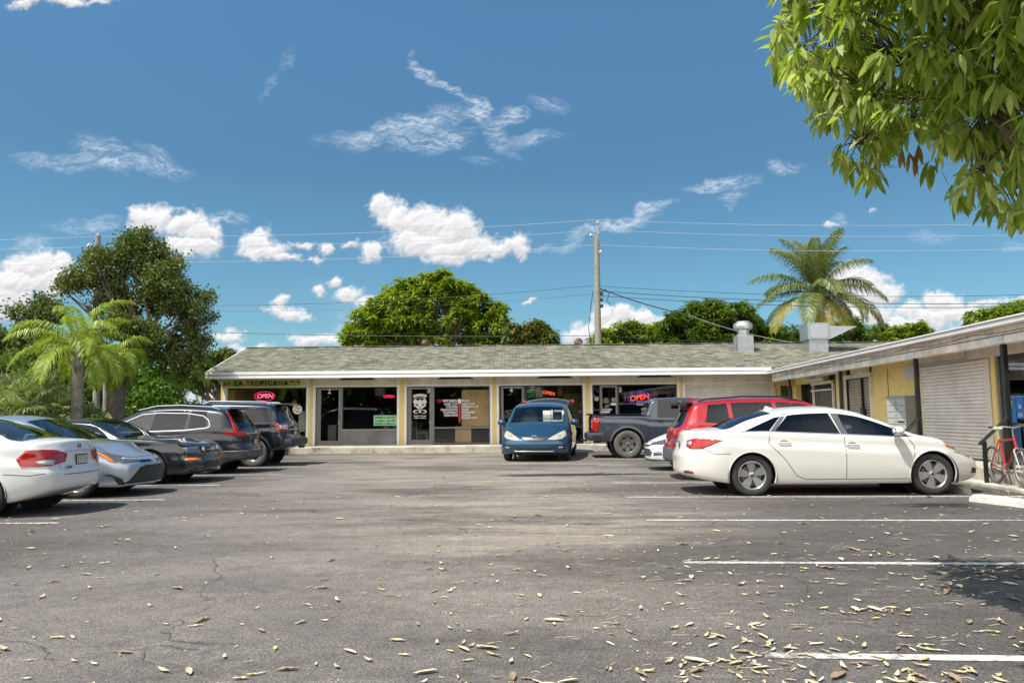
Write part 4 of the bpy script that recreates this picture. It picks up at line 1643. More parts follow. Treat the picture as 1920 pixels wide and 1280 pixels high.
# ---- 8 black coupe
L = 4.78
S8 = dict(L=L, W=.94, cat='car', paint=P_BLACK,
          top=[(0, .95), (.1, 1.02), (.6, 1.06), (1.1, 1.22), (1.6, 1.35), (2.0, 1.385), (2.4, 1.36), (2.8, 1.22), (3.15, 1.04), (3.35, .98), (4.0, .94), (4.5, .87), (4.68, .80), (4.78, .68)],
          belt=[(0, .88), (.2, .97), (1.2, .98), (3.0, .92), (3.6, .90), (4.4, .83), (4.65, .76), (4.78, .62)],
          bot=[(0, .3), (.5, .2), (4.2, .19), (4.6, .19), (4.78, .22)],
          plan=plan(L, .5, .5, .86, .84), crease=[(0, .8), (L, .68)],
          ef=[(.2, .05), (.35, .0), (.5, .02), (.55, .07), (.8, .05), (.9, .3)], er=[(.2, .08), (.5, 0), (1, .05)],
          cf=.18, cr=.2, wh=[(1.05, .34), (3.77, .34)], tw=.23, rim=dict(n=5, col=ALU, w0=.03, w1=.045, kind='spoke'),
          side=[(1.35, 1.65, 1.95, 1.95, G_DARK, .055), (2.05, 2.0, 2.6, 2.95, G_DARK, .055)], screens=[(3.25, 2.42, G_BLUE, .05), (.7, 1.5, G_DARK, .05)],
          cabin=(1.95, 3.0, .5), mirror=(2.75, 1.0), rs=.7,
          seams=[[(3.05, .9), (3.05, .3)]], tseams=[[(4.62, 0), (4.60, .5), (4.45, .72), (3.3, .80)]],
          panels=[
              ('grille', [(L, -.46, .62), (L, .46, .62), (L, .50, .755), (L, -.50, .755)], (-1, 0, 0), .006, BLK, False),
              ('headlight', [(4.70, .53, .625), (4.70, .55, .755), (4.60, .80, .755), (4.52, .86, .74), (4.56, .86, .66), (4.62, .78, .63)], (-1, -.3, 0), .006, CLRD, True),
              ('indicator', [(4.70, .54, .475), (4.70, .54, .525), (4.60, .84, .53), (4.55, .87, .50), (4.58, .86, .475)], (-1, -.3, 0), .010, ORG, True),
              ('lower_grille', [(L, -.48, .30), (L, .48, .30), (L, .50, .42), (L, -.50, .42)], (-1, 0, 0), .004, BLK, False)])
c8 = make_car('parked_car', 'black muscle coupe with round fog lamps in its grille beside the silver blue sedan', (-6.50 - L / 2, 17.10, 0), R(-.5), S8, 'cars parked along the palm strip on the left')
for y in (-.37, .37):
    ex, no = on_body(S8, L, y, .69, (-1, 0, 0))
    mb = MB()
    mb.lathe([(.0, .03), (.03, .028), (.05, .015), (.056, 0), (.062, .004), (.064, -.01)], 20, Matrix.Translation((ex.x, y, .69)) @ Matrix.Rotation(R(90), 4, 'Y'))
    mb.build('fog_lamp', CLRL, c8, True)
ex, no = on_body(S8, L, 0, .69, (-1, 0, 0))
mb = MB()
xx = ex.x + .018
mb.tube([(xx, -.31, .69), (xx, .31, .69)], .006, 6)
for a in (.11, -.11):
    mb.tube([(xx, a, .645), (xx, a * .9, .735)], .007, 6)
for a in (.645, .735):
    mb.tube([(xx, -.11, a), (xx, .11, a)], .007, 6)
mb.add([(xx + .004, p[0], .69 + p[1]) for p in ((-.07, .01), (-.03, .028), (.02, .02), (.07, .03), (.05, .005), (.06, -.02), (.03, -.008), (-.01, -.008), (-.05, -.024), (-.035, -.004))], [tuple(range(10))])
mb.build('badge', CHR, c8)

# ---- 9 graphite crossover, tail to the lane
L = 4.60
S9 = dict(L=L, W=.93, cat='car', paint=P_GRAPH,
          top=[(0, .98), (.04, 1.06), (.10, 1.15), (.28, 1.33), (.50, 1.55), (.62, 1.60), (1.0, 1.645), (1.8, 1.685), (2.3, 1.67), (2.8, 1.57), (3.2, 1.36), (3.6, 1.13), (4.0, 1.06), (4.4, .95), (4.6, .72)],
          belt=[(0, .93), (.2, 1.10), (.8, 1.09), (1.4, 1.05), (2.6, 1.02), (3.4, 1.0), (4.2, .9), (4.6, .66)],
          bot=[(0, .38), (.2, .30), (.6, .25), (4, .25), (4.6, .32)],
          plan=plan(L, .6, .5, .80, .86), crease=[(0, .84), (1, .88), (L, .80)], creased=.012,
          ef=[(.2, .06), (.4, 0), (.8, 0), (1, .2)], er=[(.2, .08), (.45, 0), (.62, .0), (.70, .06), (1.1, .07), (1.7, .10)],
          cf=.26, cr=.18, tumble=.27, redge=.10, clad=.06, cladm=PLAS, agap=.055,
          wh=[(.98, .365), (3.64, .365)], tw=.225, rimf=.70, rim=dict(n=5, col=ALU, w0=.03, w1=.05, kind='pair'),
          side=[(.98, 1.04, 1.40, 1.42, G_PRIV, .06), (1.52, 1.48, 2.26, 2.34, G_PRIV, .06), (2.42, 2.34, 2.95, 3.34, G_BLUE, .06)],
          screens=[(3.55, 2.85, G_BLUE, .05), (.14, .48, G_PRIV, .08)],
          cabin=(2.15, 3.3, .70), mirror=(3.25, 1.10), handles=[(1.62, .93), (2.62, .91)], hmat=GBLK, seat=SEATT,
          seams=[[(1.46, 1.05), (1.44, .88), (1.56, .6)], [(2.38, 1.02), (2.38, .32)], [(3.35, 1.0), (3.35, .4)]],
          trims=[([(.90, 1.16), (.98, 1.115), (1.5, 1.065), (2.6, 1.035), (3.38, 1.015)], .022, CHR, 'window_chrome'),
                 ([(.90, 1.16), (.95, 1.30), (1.1, 1.41), (1.5, 1.475), (2.2, 1.49), (2.6, 1.455), (3.0, 1.28), (3.38, 1.03)], .018, CHR, 'window_chrome_top'),
                 ([(1.6, .34), (3.0, .34)], .03, SATIN, 'sill_chrome')],
          panels=[
              ('tail_light', [(.02, .50, .92), (.02, .50, 1.0), (.12, .76, 1.02), (.34, .90, 1.03), (.62, .93, 1.02), (.40, .93, .94), (.15, .86, .90)], (.7, -1, 0), .012, REDL, True),
              ('tail_light_upper', [(.27, .80, 1.03), (.23, .76, 1.03), (.42, .665, 1.40), (.55, .625, 1.53), (.58, .635, 1.53), (.46, .695, 1.37), (.34, .81, 1.03)], (.9, -.9, -.2), .012, REDL, True),
              ('rear_bumper_trim', [(.04, -.74, .34), (.04, .74, .34), (.04, .80, .50), (.04, .62, .56), (.04, -.62, .56), (.04, -.80, .50)], (1, 0, 0), .015, PLAS, False),
              ('side_bumper_trim', [(.12, .8, .36), (.12, .84, .52), (.30, .93, .54), (.52, .93, .5), (.56, .93, .36)], (.5, -1, 0), .012, PLAS, True),
              ('bumper_chrome', [(.04, .60, .545), (.04, .60, .565), (.20, .86, .56), (.52, .93, .555), (.52, .93, .53), (.20, .86, .54)], (.7, -1, 0), .020, SATIN, True),
              ('reflector', [(.03, .56, .44), (.03, .56, .50), (.08, .76, .50), (.10, .78, .44)], (1, -.4, 0), .022, REDD, True),
              ('chrome_strip', [(.02, -.50, .955), (.02, .50, .955), (.02, .50, .985), (.02, -.50, .985)], (1, 0, 0), .014, SATIN, False)])
c9 = make_car('parked_car', 'dark graphite crossover with chrome window line, tail out between black coupe and black off-roader', (-6.50 - L / 2, 19.90, 0), R(180.5), S9, 'cars parked along the palm strip on the left')
plate(c9, S9, 0, .76, pm('plate_pink', (.62, .45, .60), .4))
mb = MB()
mb.box((.16, -.58, 1.565), (.60, .58, 1.615), .02)
car_part(c9, S9, 'spoiler', mb, P_GRAPH)
for sy in (-1, 1):
    mb = MB()
    mb.tube([(.75, sy * .62, 1.565), (.95, sy * .63, 1.625), (1.7, sy * .62, 1.675), (2.3, sy * .61, 1.66), (2.75, sy * .60, 1.56)], .016, 8)
    car_part(c9, S9, 'roof_rail', mb, SATIN)

# ---- 10 black off-roader
L = 4.85
SA = dict(L=L, W=.96, cat='car', paint=P_NAVY,
          top=[(0, 1.10), (.03, 1.18), (.10, 1.26), (.22, 1.48), (.34, 1.68), (.46, 1.75), (1.0, 1.80), (2.0, 1.82), (2.6, 1.79), (2.95, 1.68), (3.3, 1.44), (3.55, 1.27), (4.2, 1.20), (4.7, 1.10), (4.85, .95)],
          belt=[(0, 1.04), (.2, 1.22), (1, 1.20), (3.4, 1.15), (4.2, 1.10), (4.7, 1.0), (4.85, .85)],
          bot=[(0, .52), (.2, .46), (.6, .40), (4.3, .40), (4.85, .5)],
          plan=plan(L, .5, .4, .84, .90), crease=[(0, 1.0), (L, .96)], creased=.014,
          ef=[(.2, .04), (.6, 0), (1, 0), (1.3, .2)], er=[(.3, .06), (.6, 0), (.78, .0), (.88, .07), (2, .09)],
          cf=.2, cr=.12, tumble=.22, redge=.09, clad=.05, cladm=PLASD, agap=.08,
          wh=[(.98, .39), (3.77, .39)], tw=.26, rimf=.60, tyre=RUBD, inset=.0, rim=dict(n=6, col=ALU, w0=.03, w1=.04, kind='spoke'),
          side=[(.52, .66, 1.25, 1.28, G_PRIV, .07), (1.38, 1.34, 2.2, 2.26, G_PRIV, .07), (2.36, 2.28, 2.95, 3.25, G_DARK, .07)],
          screens=[(3.45, 2.9, G_BLUE, .05), (.14, .34, G_PRIV, .08)],
          cabin=(2.2, 3.2, .85), mirror=(3.1, 1.26), handles=[(1.5, 1.08), (2.5, 1.07)],
          seams=[[(1.32, 1.2), (1.30, 1.0), (1.45, .7)], [(2.3, 1.17), (2.3, .5)]],
          panels=[
              ('tail_light', [(.03, .66, .98), (.03, .66, 1.16), (.08, .80, 1.18), (.26, .94, 1.18), (.36, .95, 1.12), (.28, .95, 1.0), (.10, .86, .96)], (.8, -1, 0), .014, REDL, True),
              ('tail_light_clear', [(.04, .70, 1.03), (.04, .70, 1.13), (.10, .84, 1.14), (.22, .93, 1.13), (.20, .93, 1.03)], (.8, -1, 0), .022, CLRL, True),
              ('chrome_strip', [(.02, -.45, 1.0), (.02, .45, 1.0), (.02, .45, 1.04), (.02, -.45, 1.04)], (1, 0, 0), .012, SATIN, False)])
cA = make_car('parked_car', 'black off-road vehicle with roof rack, farthest in the left row by the first shop', (-6.28 - L / 2, 22.75, 0), R(180.5), SA, 'cars parked along the palm strip on the left')
plate(cA, SA, 0, .92, PLW)
mb = MB()
mb.box((-.10, -.88, .56), (.14, .88, .76), .04)
mb.box((-.22, -.04, .48), (-.05, .04, .56), .01)
car_part(cA, SA, 'rear_bumper', mb, PLASD)
mb = MB()
mb.box((.06, -.60, 1.70), (.50, .60, 1.755), .02)
car_part(cA, SA, 'spoiler', mb, P_NAVY)
for sy in (-1, 1):
    mb = MB()
    mb.tube([(.62, sy * .66, 1.72), (.75, sy * .66, 1.80), (2.3, sy * .65, 1.83), (2.5, sy * .65, 1.75)], .022, 8)
    car_part(cA, SA, 'roof_rail', mb, SATIN)
# ---------------------------------------------------------------- ground, lot, markings
def ground_mats():
    m, nt, b = newmat('soil_and_grass')
    co = objco(nt, True)
    c = ramp(nt, noise(nt, co, 0.5, 6, 0.7), [(0.35, (0.10, 0.075, 0.045)), (0.6, (0.06, 0.085, 0.03))])
    nt.links.new(c, b.inputs['Base Color'])
    b.inputs['Roughness'].default_value = 0.95
    bump(nt, b, noise(nt, co, 12, 4), 0.6, 0.05)

    m, nt, b = newmat('asphalt')
    g = nd(nt, 'ShaderNodeNewGeometry').outputs['Position']
    s = nd(nt, 'ShaderNodeSeparateXYZ')
    nt.links.new(g, s.inputs[0])
    # broad tone
    f = noise(nt, vmt(nt, 'MULTIPLY', g, (0.30, 0.55, 1)), 1.0, 5, 0.6, 0.4)
    base = ramp(nt, f, [(0.30, (0.092, 0.085, 0.078)), (0.5, (0.132, 0.121, 0.110)), (0.72, (0.190, 0.174, 0.156))])
    # the stalls on the right (and a strip on the left) keep their dark seal coat
    sx = mth(nt, 'ADD', s.outputs[0], mth(nt, 'MULTIPLY', mth(nt, 'SUBTRACT', noise(nt, vmt(nt, 'MULTIPLY', g, (0.5, 1.2, 1)), 1.0, 6, 0.7), 0.5), 5.0))
    seal = mth(nt, 'MAXIMUM', ramp(nt, mth(nt, 'DIVIDE', sx, 10.0), [(0.02, 0), (0.28, 1)]), ramp(nt, mth(nt, 'DIVIDE', sx, -10.0), [(0.45, 0), (0.65, 0.9)]))
    base = mixc(nt, mth(nt, 'MULTIPLY', seal, 0.85), base, mixc(nt, 1.0, base, (0.56, 0.56, 0.58), 'MULTIPLY'))
    # worn sandy area in the middle of the lane, towards the shops
    def blob(cx, cy, rx, ry):
        q = vmt(nt, 'MULTIPLY', vmt(nt, 'SUBTRACT', g, (cx, cy, 0)), (1 / rx, 1 / ry, 0))
        return mth(nt, 'SUBTRACT', 1.0, vmt(nt, 'LENGTH', q), clamp=True)
    bl = mth(nt, 'MAXIMUM', mth(nt, 'MAXIMUM', blob(-0.6, 19, 6.5, 11), blob(0.3, 11, 3.4, 6.5)), mth(nt, 'MULTIPLY', blob(-2.5, 25, 9, 5), 0.9))
    st = noise(nt, vmt(nt, 'MULTIPLY', g, (0.55, 2.6, 1)), 1.0, 7, 0.72, 0.6)
    wear = mth(nt, 'MULTIPLY', ramp(nt, bl, [(0, 0), (0.6, 1)]), ramp(nt, st, [(0.40, 0.12), (0.66, 1)]))
    base = mixc(nt, mth(nt, 'MULTIPLY', wear, 0.88), base, (0.30, 0.258, 0.212))
    # long pale scuffs on the right
    sc = noise(nt, vmt(nt, 'MULTIPLY', g, (0.35, 3.8, 1)), 1.0, 6, 0.75, 0.3)
    scm = mth(nt, 'MULTIPLY', ramp(nt, sc, [(0.60, 0), (0.72, 1)]), 0.55)
    base = mixc(nt, mth(nt, 'MULTIPLY', scm, ramp(nt, mth(nt, 'DIVIDE', s.outputs[0], 10.0), [(0.0, 0.25), (0.25, 1)])), base, (0.36, 0.33, 0.29))
    # darker tar-rich patches in the stalls
    dk = noise(nt, vmt(nt, 'MULTIPLY', vmt(nt, 'ADD', g, (31, 7, 0)), (0.22, 0.45, 1)), 1.0, 5, 0.65)
    base = mixc(nt, ramp(nt, dk, [(0.50, 0), (0.62, 0.7)]), base, (0.062, 0.057, 0.052))
    # oil stains
    oi = None
    for (cx, cy, rx, ry) in ((0.9, 17.8, 1.5, .42), (2.2, 18.0, 1.3, .30), (6.3, 11.4, 1.1, .30)):
        q = blob(cx, cy, rx, ry)
        oi = q if oi is None else mth(nt, 'MAXIMUM', oi, q)
    oi = mth(nt, 'MULTIPLY', oi, ramp(nt, noise(nt, vmt(nt, 'MULTIPLY', g, (1.5, 6, 1)), 1.0, 5, .7), [(.35, 0), (.5, 1)]))
    oil = ramp(nt, oi, [(0.06, 0), (0.2, 0.95)])
    base = mixc(nt, oil, base, (0.012, 0.011, 0.012))
    # aggregate speckle
    sp1 = noise(nt, g, 95, 2, 0.6)
    sp2 = noise(nt, g, 34, 5, 0.8)
    sp_ = ramp(nt, mth(nt, 'ADD', mth(nt, 'MULTIPLY', sp1, 0.6), mth(nt, 'MULTIPLY', sp2, 0.4)), [(0.36, (0.28, 0.28, 0.28)), (0.5, (0.92, 0.92, 0.92)), (0.63, (2.5, 2.4, 2.25))])
    base = mixc(nt, 0.9, base, sp_, 'MULTIPLY')
    base = mixc(nt, 0.8, base, ramp(nt, noise(nt, g, 7, 5, 0.75), [(0.3, (0.68, 0.68, 0.68)), (0.7, (1.35, 1.33, 1.3))]), 'MULTIPLY')
    # cracks
    wv = nd(nt, 'ShaderNodeTexNoise')
    wv.inputs['Scale'].default_value = 1.6
    wv.inputs['Detail'].default_value = 5
    nt.links.new(g, wv.inputs['Vector'])
    gw = vmt(nt, 'ADD', g, vmt(nt, 'MULTIPLY', wv.outputs['Color'], (0.9, 0.9, 0)))
    vo = nd(nt, 'ShaderNodeTexVoronoi', feature='DISTANCE_TO_EDGE')
    vo.inputs['Scale'].default_value = 0.30
    nt.links.new(gw, vo.inputs['Vector'])
    cr = ramp(nt, vo.outputs['Distance'], [(0.0, 1), (0.0038, 0)])
    cm = mth(nt, 'MULTIPLY', cr, ramp(nt, noise(nt, g, 0.5, 4, .6), [(0.47, 0), (0.57, 0.75)]))
    base = mixc(nt, cm, base, (0.022, 0.021, 0.022))
    # fine pale crazing on the right
    vo2 = nd(nt, 'ShaderNodeTexVoronoi', feature='DISTANCE_TO_EDGE')
    vo2.inputs['Scale'].default_value = 2.3
    nt.links.new(gw, vo2.inputs['Vector'])
    cz = mth(nt, 'MULTIPLY', ramp(nt, vo2.outputs['Distance'], [(0.0, 1), (0.02, 0)]), ramp(nt, noise(nt, g, 0.8, 3, .6), [(0.5, 0), (0.62, 0.35)]))
    base = mixc(nt, cz, base, (0.30, 0.28, 0.25))
    nt.links.new(base, b.inputs['Base Color'])
    rg = mth(nt, 'SUBTRACT', 0.88, mth(nt, 'MULTIPLY', oil, 0.55))
    nt.links.new(rg, b.inputs['Roughness'])
    b.inputs['Specular IOR Level'].default_value = 0.35
    h = mth(nt, 'ADD', mth(nt, 'MULTIPLY', sp1, 0.5), mth(nt, 'ADD', mth(nt, 'MULTIPLY', sp2, 0.7), mth(nt, 'MULTIPLY', cm, -1.5)))
    bump(nt, b, h, 0.55, 0.006)

    # worn road paint: asphalt shows through
    m, nt, b = newmat('road_paint')
    g = objco(nt, True)
    f = noise(nt, g, 14, 6, 0.75)
    f2 = noise(nt, g, 1.1, 4, 0.6)
    w_ = ramp(nt, mth(nt, 'ADD', mth(nt, 'MULTIPLY', f, 0.6), mth(nt, 'MULTIPLY', f2, 0.4)), [(0.43, (0.16, 0.15, 0.14)), (0.53, (0.58, 0.565, 0.53))])
    nt.links.new(w_, b.inputs['Base Color'])
    b.inputs['Roughness'].default_value = 0.8
    bump(nt, b, noise(nt, g, 95, 2), 0.35, 0.004)

    m, nt, b = newmat('old_concrete')
    g = objco(nt, True)
    f = noise(nt, g, 1.7, 7, 0.72)
    c = ramp(nt, f, [(0.34, (0.22, 0.19, 0.14)), (0.50, (0.46, 0.42, 0.34)), (0.66, (0.58, 0.54, 0.45))])
    f2 = ramp(nt, noise(nt, g, 22, 5, .7), [(0.32, (.5, .5, .5)), (.48, (1, 1, 1))])
    c = mixc(nt, 0.6, c, f2, 'MULTIPLY')
    nt.links.new(c, b.inputs['Base Color'])
    b.inputs['Roughness'].default_value = 0.9
    bump(nt, b, noise(nt, g, 16, 6, 0.7), 0.5, 0.02)


ground_mats()
ASPH, SOIL, PNT, CONC = MATS['asphalt'], MATS['soil_and_grass'], MATS['road_paint'], MATS['old_concrete']
mb = MB()
mb.add([(-400, -300, -.03), (400, -300, -.03), (400, 900, -.03), (-400, 900, -.03)], [(0, 1, 2, 3)])
mb.build('ground', SOIL, kind='structure')
mb = MB()
mb.add([(-12.1, -40, 0), (14, -40, 0), (14, 31.6, 0), (-12.1, 31.6, 0)], [(0, 1, 2, 3)])
mb.build('parking_lot', ASPH, kind='structure')


def marking(x0, y0, x1, y1, w=0.10):
    a, b = Vector((x0, y0, 0)), Vector((x1, y1, 0))
    n = max(2, int((b - a).length / 0.35))
    t = (b - a).normalized()
    s = Vector((-t.y, t.x, 0))
    vs = []
    for i in range(n + 1):
        p = a + (b - a) * i / n
        j1, j2 = rnd.uniform(-.006, .006), rnd.uniform(-.006, .006)
        vs += [p + s * (w / 2 + j1) + Vector((0, 0, .004)), p - s * (w / 2 + j2) + Vector((0, 0, .004))]
    o = mesh('parking_line', vs, [(2 * i + 1, 2 * i + 3, 2 * i + 2, 2 * i) for i in range(n)], PNT)
    tag(o, None, None, 'painted parking lines', 'structure')


for (x, d) in ((1.38, 4.46), (1.53, 7.21), (1.70, 10.07), (1.84, 12.90), (1.98, 15.6), (2.11, 18.3), (2.29, 21.2), (2.38, 23.95)):
    marking(x, d, 8.30 + .07 * (d - 13) - .25, d - .07 * (6.4))
marking(1.25, 1.7, 7.2, 1.28)
for (px, d) in ((120, 10.32), (315, 13.15), (415, 15.95), (536, 18.75), (604, 21.4), (660, 24.2), (700, 27.1)):
    x = XF(px, d)
    marking(-11.6, d + .02, min(x, -4.9), d)

# front walkway with kerb, and the sloped kerb ramp beside the van
mb = MB()
mb.box((-12.6, 29.45, -.2), (8.75, 31.3, .243), .02)
mb.box((-12.6, 29.32, -.2), (1.55, 29.45, .236), .025)
mb.box((2.9, 29.32, -.2), (8.55, 29.45, .236), .025)
o = mb.build('sidewalk', CONC, kind='structure')
mb = MB()
mb.add([(1.55, 28.75, .01), (2.9, 28.75, .01), (2.9, 29.45, .246), (1.55, 29.45, .246), (1.55, 28.75, 0), (2.9, 28.75, 0), (2.9, 29.45, 0), (1.55, 29.45, 0), (1.2, 29.30, .01), (3.3, 29.30, .01)],
       [(0, 1, 2, 3), (0, 4, 5, 1), (8, 0, 3), (1, 9, 2)])
mb.build('sidewalk_ramp', pm('ramp_concrete', (.22, .21, .20), .9, var=.3, vs=3), kind='structure')
# ---------------------------------------------------------------- strip building across the far side
YEL = pm('yellow_wall', (0.80, 0.62, 0.24), 0.85, var=0.12, vs=1.3, bs=30, bst=0.15, dirt=0.12)
TRIM = pm('cream_trim', (0.72, 0.67, 0.56), 0.6, var=0.12, vs=2.5, dirt=0.3)
WTRIM = pm('white_trim', (0.86, 0.86, 0.84), 0.5, var=0.06, vs=2, dirt=0.12)
GTRIM = pm('grey_gutter', (0.36, 0.36, 0.36), 0.5, var=0.1, vs=3)
WOOD = pm('weathered_fascia', (0.80, 0.75, 0.65), 0.8, var=0.22, vs=2.5, bs=14, bst=.3, dirt=0.4)
ALF = pm('window_aluminium', (0.22, 0.215, 0.21), 0.4, 0.7)
BRZ = pm('bronze_frame', (0.05, 0.045, 0.045), 0.45, 0.3)
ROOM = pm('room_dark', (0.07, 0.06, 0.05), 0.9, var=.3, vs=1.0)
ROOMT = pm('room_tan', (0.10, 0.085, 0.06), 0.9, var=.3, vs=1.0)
PANEL = pm('grey_panel', (0.20, 0.205, 0.21), 0.85, var=.3, vs=1.6, bs=20)
SHOPG = glass('shop_glass', (0.86, 0.87, 0.85), 0.035, 0.0, 0.03)
BLACKP = pm('black_post_paint', (0.016, 0.018, 0.02), 0.35, var=.2)
GALV = pm('galvanised', (0.33, 0.35, 0.36), 0.45, 0.6, var=0.15, vs=5)
WHT = pm('vinyl_white', (0.75, 0.75, 0.73), 0.5)
KRAFT = pm('kraft_paper', (0.82, 0.58, 0.32), 0.9, var=.15, vs=2, bs=4, bst=.4)
NEONR = pm('neon_red', (0.9, 0.05, 0.10), 0.4, emit=((1.0, 0.03, 0.10), 1.0))
NEONP = pm('neon_pink', (0.9, 0.1, 0.25), 0.4, emit=((1.0, 0.10, 0.24), 2.0))
LEDR = pm('led_red', (0.9, 0.1, 0.05), 0.4, emit=((1.0, 0.09, 0.05), 1.1))
LEDB = pm('led_blue', (0.05, 0.05, 0.5), 0.4, emit=((0.06, 0.07, 0.75), 0.5))


def shingle():
    m, nt, b = newmat('asphalt_shingle')
    g = objco(nt, True)
    w = noise(nt, g, 1.2, 3, .5)
    g2 = vmt(nt, 'ADD', g, vmt(nt, 'MULTIPLY', nd(nt, 'ShaderNodeTexNoise').outputs['Color'], (0, 0.05, 0)))
    br = nd(nt, 'ShaderNodeTexBrick')
    nt.links.new(g2, br.inputs['Vector'])
    br.offset = 0.37
    br.inputs['Scale'].default_value = 1.0
    br.inputs['Brick Width'].default_value = 0.30
    br.inputs['Row Height'].default_value = 0.16
    br.inputs['Mortar Size'].default_value = 0.012
    br.inputs['Mortar Smooth'].default_value = 0.3
    br.inputs['Bias'].default_value = 0.0
    br.inputs['Color1'].default_value = (0.085, 0.088, 0.064, 1)
    br.inputs['Color2'].default_value = (0.240, 0.232, 0.175, 1)
    br.inputs['Mortar'].default_value = (0.03, 0.03, 0.024, 1)
    # rays of the sun-bleached and darker streaks
    f = ramp(nt, noise(nt, vmt(nt, 'MULTIPLY', g, (1.0, 0.5, 1)), 1.4, 6, .7), [(0.3, (0.62, 0.64, 0.62)), (0.7, (1.3, 1.25, 1.18))])
    c = mixc(nt, 0.8, br.outputs['Color'], f, 'MULTIPLY')
    c = mixc(nt, 0.7, c, ramp(nt, noise(nt, g, 30, 3, .7), [(0.3, (.6, .6, .6)), (.7, (1.35, 1.35, 1.3))]), 'MULTIPLY')
    nt.links.new(c, b.inputs['Base Color'])
    b.inputs['Roughness'].default_value = 0.95
    bump(nt, b, br.outputs['Fac'], -0.8, 0.02)
    return m


SHG = shingle()


def shutter_mat(name, col):
    m, nt, b = newmat(name)
    g = objco(nt, True)
    f = ramp(nt, noise(nt, g, 1.5, 6, .7), [(0.35, tuple(.78 * c for c in col)), (0.65, col)])
    f2 = ramp(nt, noise(nt, g, 9, 5, .7), [(0.30, (.55, .52, .46)), (0.42, (1, 1, 1))])
    nt.links.new(mixc(nt, .5, f, f2, 'MULTIPLY'), b.inputs['Base Color'])
    b.inputs['Roughness'].default_value = 0.55
    return m


SHUT = shutter_mat('shutter_paint', (0.84, 0.81, 0.75))

Y0 = 31.1
bld = empty('strip_mall_building', (-2, 33, 0), 0, 'long low yellow shop building with olive shingle roof across the far side', 'building')
OFF = Vector((2, -33, 0))


def bpart(mb, name, mat, smooth=False, parent=None, label=None):
    o = mb.build(name, mat, parent or bld, smooth, label)
    if (parent or bld) is bld:
        o.location = OFF
    return o


XL = -11.72
XR = 20.0
# roof: gable on the left, runs on behind the wing
YE, ZE, YR_, ZR = 29.70, 3.11, 34.15, 4.44
mb = MB()
t = .05
prof = [(YE, ZE), (YR_, ZR), (2 * YR_ - YE, ZE), (2 * YR_ - YE, ZE - t), (YR_, ZR - t), (YE, ZE - t)]
n = 40
vs = []
nx_ = 34
for i in range(nx_ + 1):
    x = XL + (XR - XL) * i / nx_
    sag = .012 * math.sin(i * 1.7) + .008 * math.sin(i * .63)
    for (y, z) in prof:
        vs.append((x, y, z + (sag if y < 31 or y == YR_ else 0)))
fs = []
for i in range(nx_):
    for j in range(6):
        a, b = i * 6 + j, i * 6 + (j + 1) % 6
        fs.append((a, b, b + 6, a + 6))
fs.append(tuple(range(6)))
fs.append(tuple(nx_ * 6 + j for j in range(6)))
mb.add(vs, fs)
bpart(mb, 'roof', SHG)
mb = MB()
mb.box((XL, YR_ - .14, ZR - .01), (XR, YR_ + .14, ZR + .018), .008)
bpart(mb, 'ridge_cap', SHG)
mb = MB()
mb.m = 0
mb.box((XL - .02, YE - .03, ZE - .115), (9.9, YE + .02, ZE - .002), .006)
mb.m = 1
mb.box((XL - .02, YE - .012, ZE - .165), (9.9, YE + .03, ZE - .115))
mb.m = 0
mb.box((XL - .02, YE - .04, ZE - .262), (9.9, YE + .03, ZE - .165), .012)
# rake board on the gable
s_ = (ZR - ZE) / (YR_ - YE)
for k in (0, 1):
    sgn = 1 if k == 0 else -1
    y0 = YE if k == 0 else 2 * YR_ - YE
    mb.add([(XL - .03, y0, ZE - .20), (XL - .03, YR_, ZR - .20), (XL - .03, YR_, ZR + .0), (XL - .03, y0, ZE + .0), (XL + .01, y0, ZE - .20), (XL + .01, YR_, ZR - .20), (XL + .01, YR_, ZR), (XL + .01, y0, ZE)],
           [(0, 1, 2, 3), (7, 6, 5, 4), (0, 4, 5, 1), (3, 2, 6, 7)])
bpart(mb, 'fascia', [WTRIM, GTRIM])
mb = MB()
mb.box((XL + .01, YE + .03, ZE - .22), (9.9, Y0 + .2, ZE - .20))
bpart(mb, 'soffit', TRIM)
# walls
mb = MB()
mb.box((XL + .35, Y0, .2), (XF(413), Y0 + .2, ZE - .2))
mb.box((XL + .35, Y0 + .2, 0), (XL + .55, 37.6, ZE - .1))
mb.add([(XL + .36, 30.6, ZE + .02), (XL + .36, YR_, ZR - .08), (XL + .36, 37.6, ZE + .02), (XL + .5, 30.6, ZE + .02), (XL + .5, YR_, ZR - .08), (XL + .5, 37.6, ZE + .02)], [(0, 1, 2), (5, 4, 3), (0, 3, 4, 1), (1, 4, 5, 2)])
mb.box((XL + .35, 37.4, 0), (XR, 37.6, ZE - .1))
mb.box((XF(1455), Y0, .2), (XF(1466), Y0 + .2, 2.75))
mb.box((XF(1455), Y0 + .001, 2.46), (XF(1486), Y0 + .2, 2.84))
mb.box((XF(410), Y0 + .02, 2.93), (XF(1486), Y0 + .2, 3.0))
bpart(mb, 'wall', YEL)
# inside: dark rooms
mb = MB()
mb.m = 0
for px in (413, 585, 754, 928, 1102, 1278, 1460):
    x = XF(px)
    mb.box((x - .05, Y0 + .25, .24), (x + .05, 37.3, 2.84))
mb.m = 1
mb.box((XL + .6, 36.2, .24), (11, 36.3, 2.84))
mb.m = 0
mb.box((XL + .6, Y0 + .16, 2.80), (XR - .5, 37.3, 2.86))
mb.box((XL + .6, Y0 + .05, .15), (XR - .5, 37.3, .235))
bpart(mb, 'interior_walls', [ROOM, ROOMT])
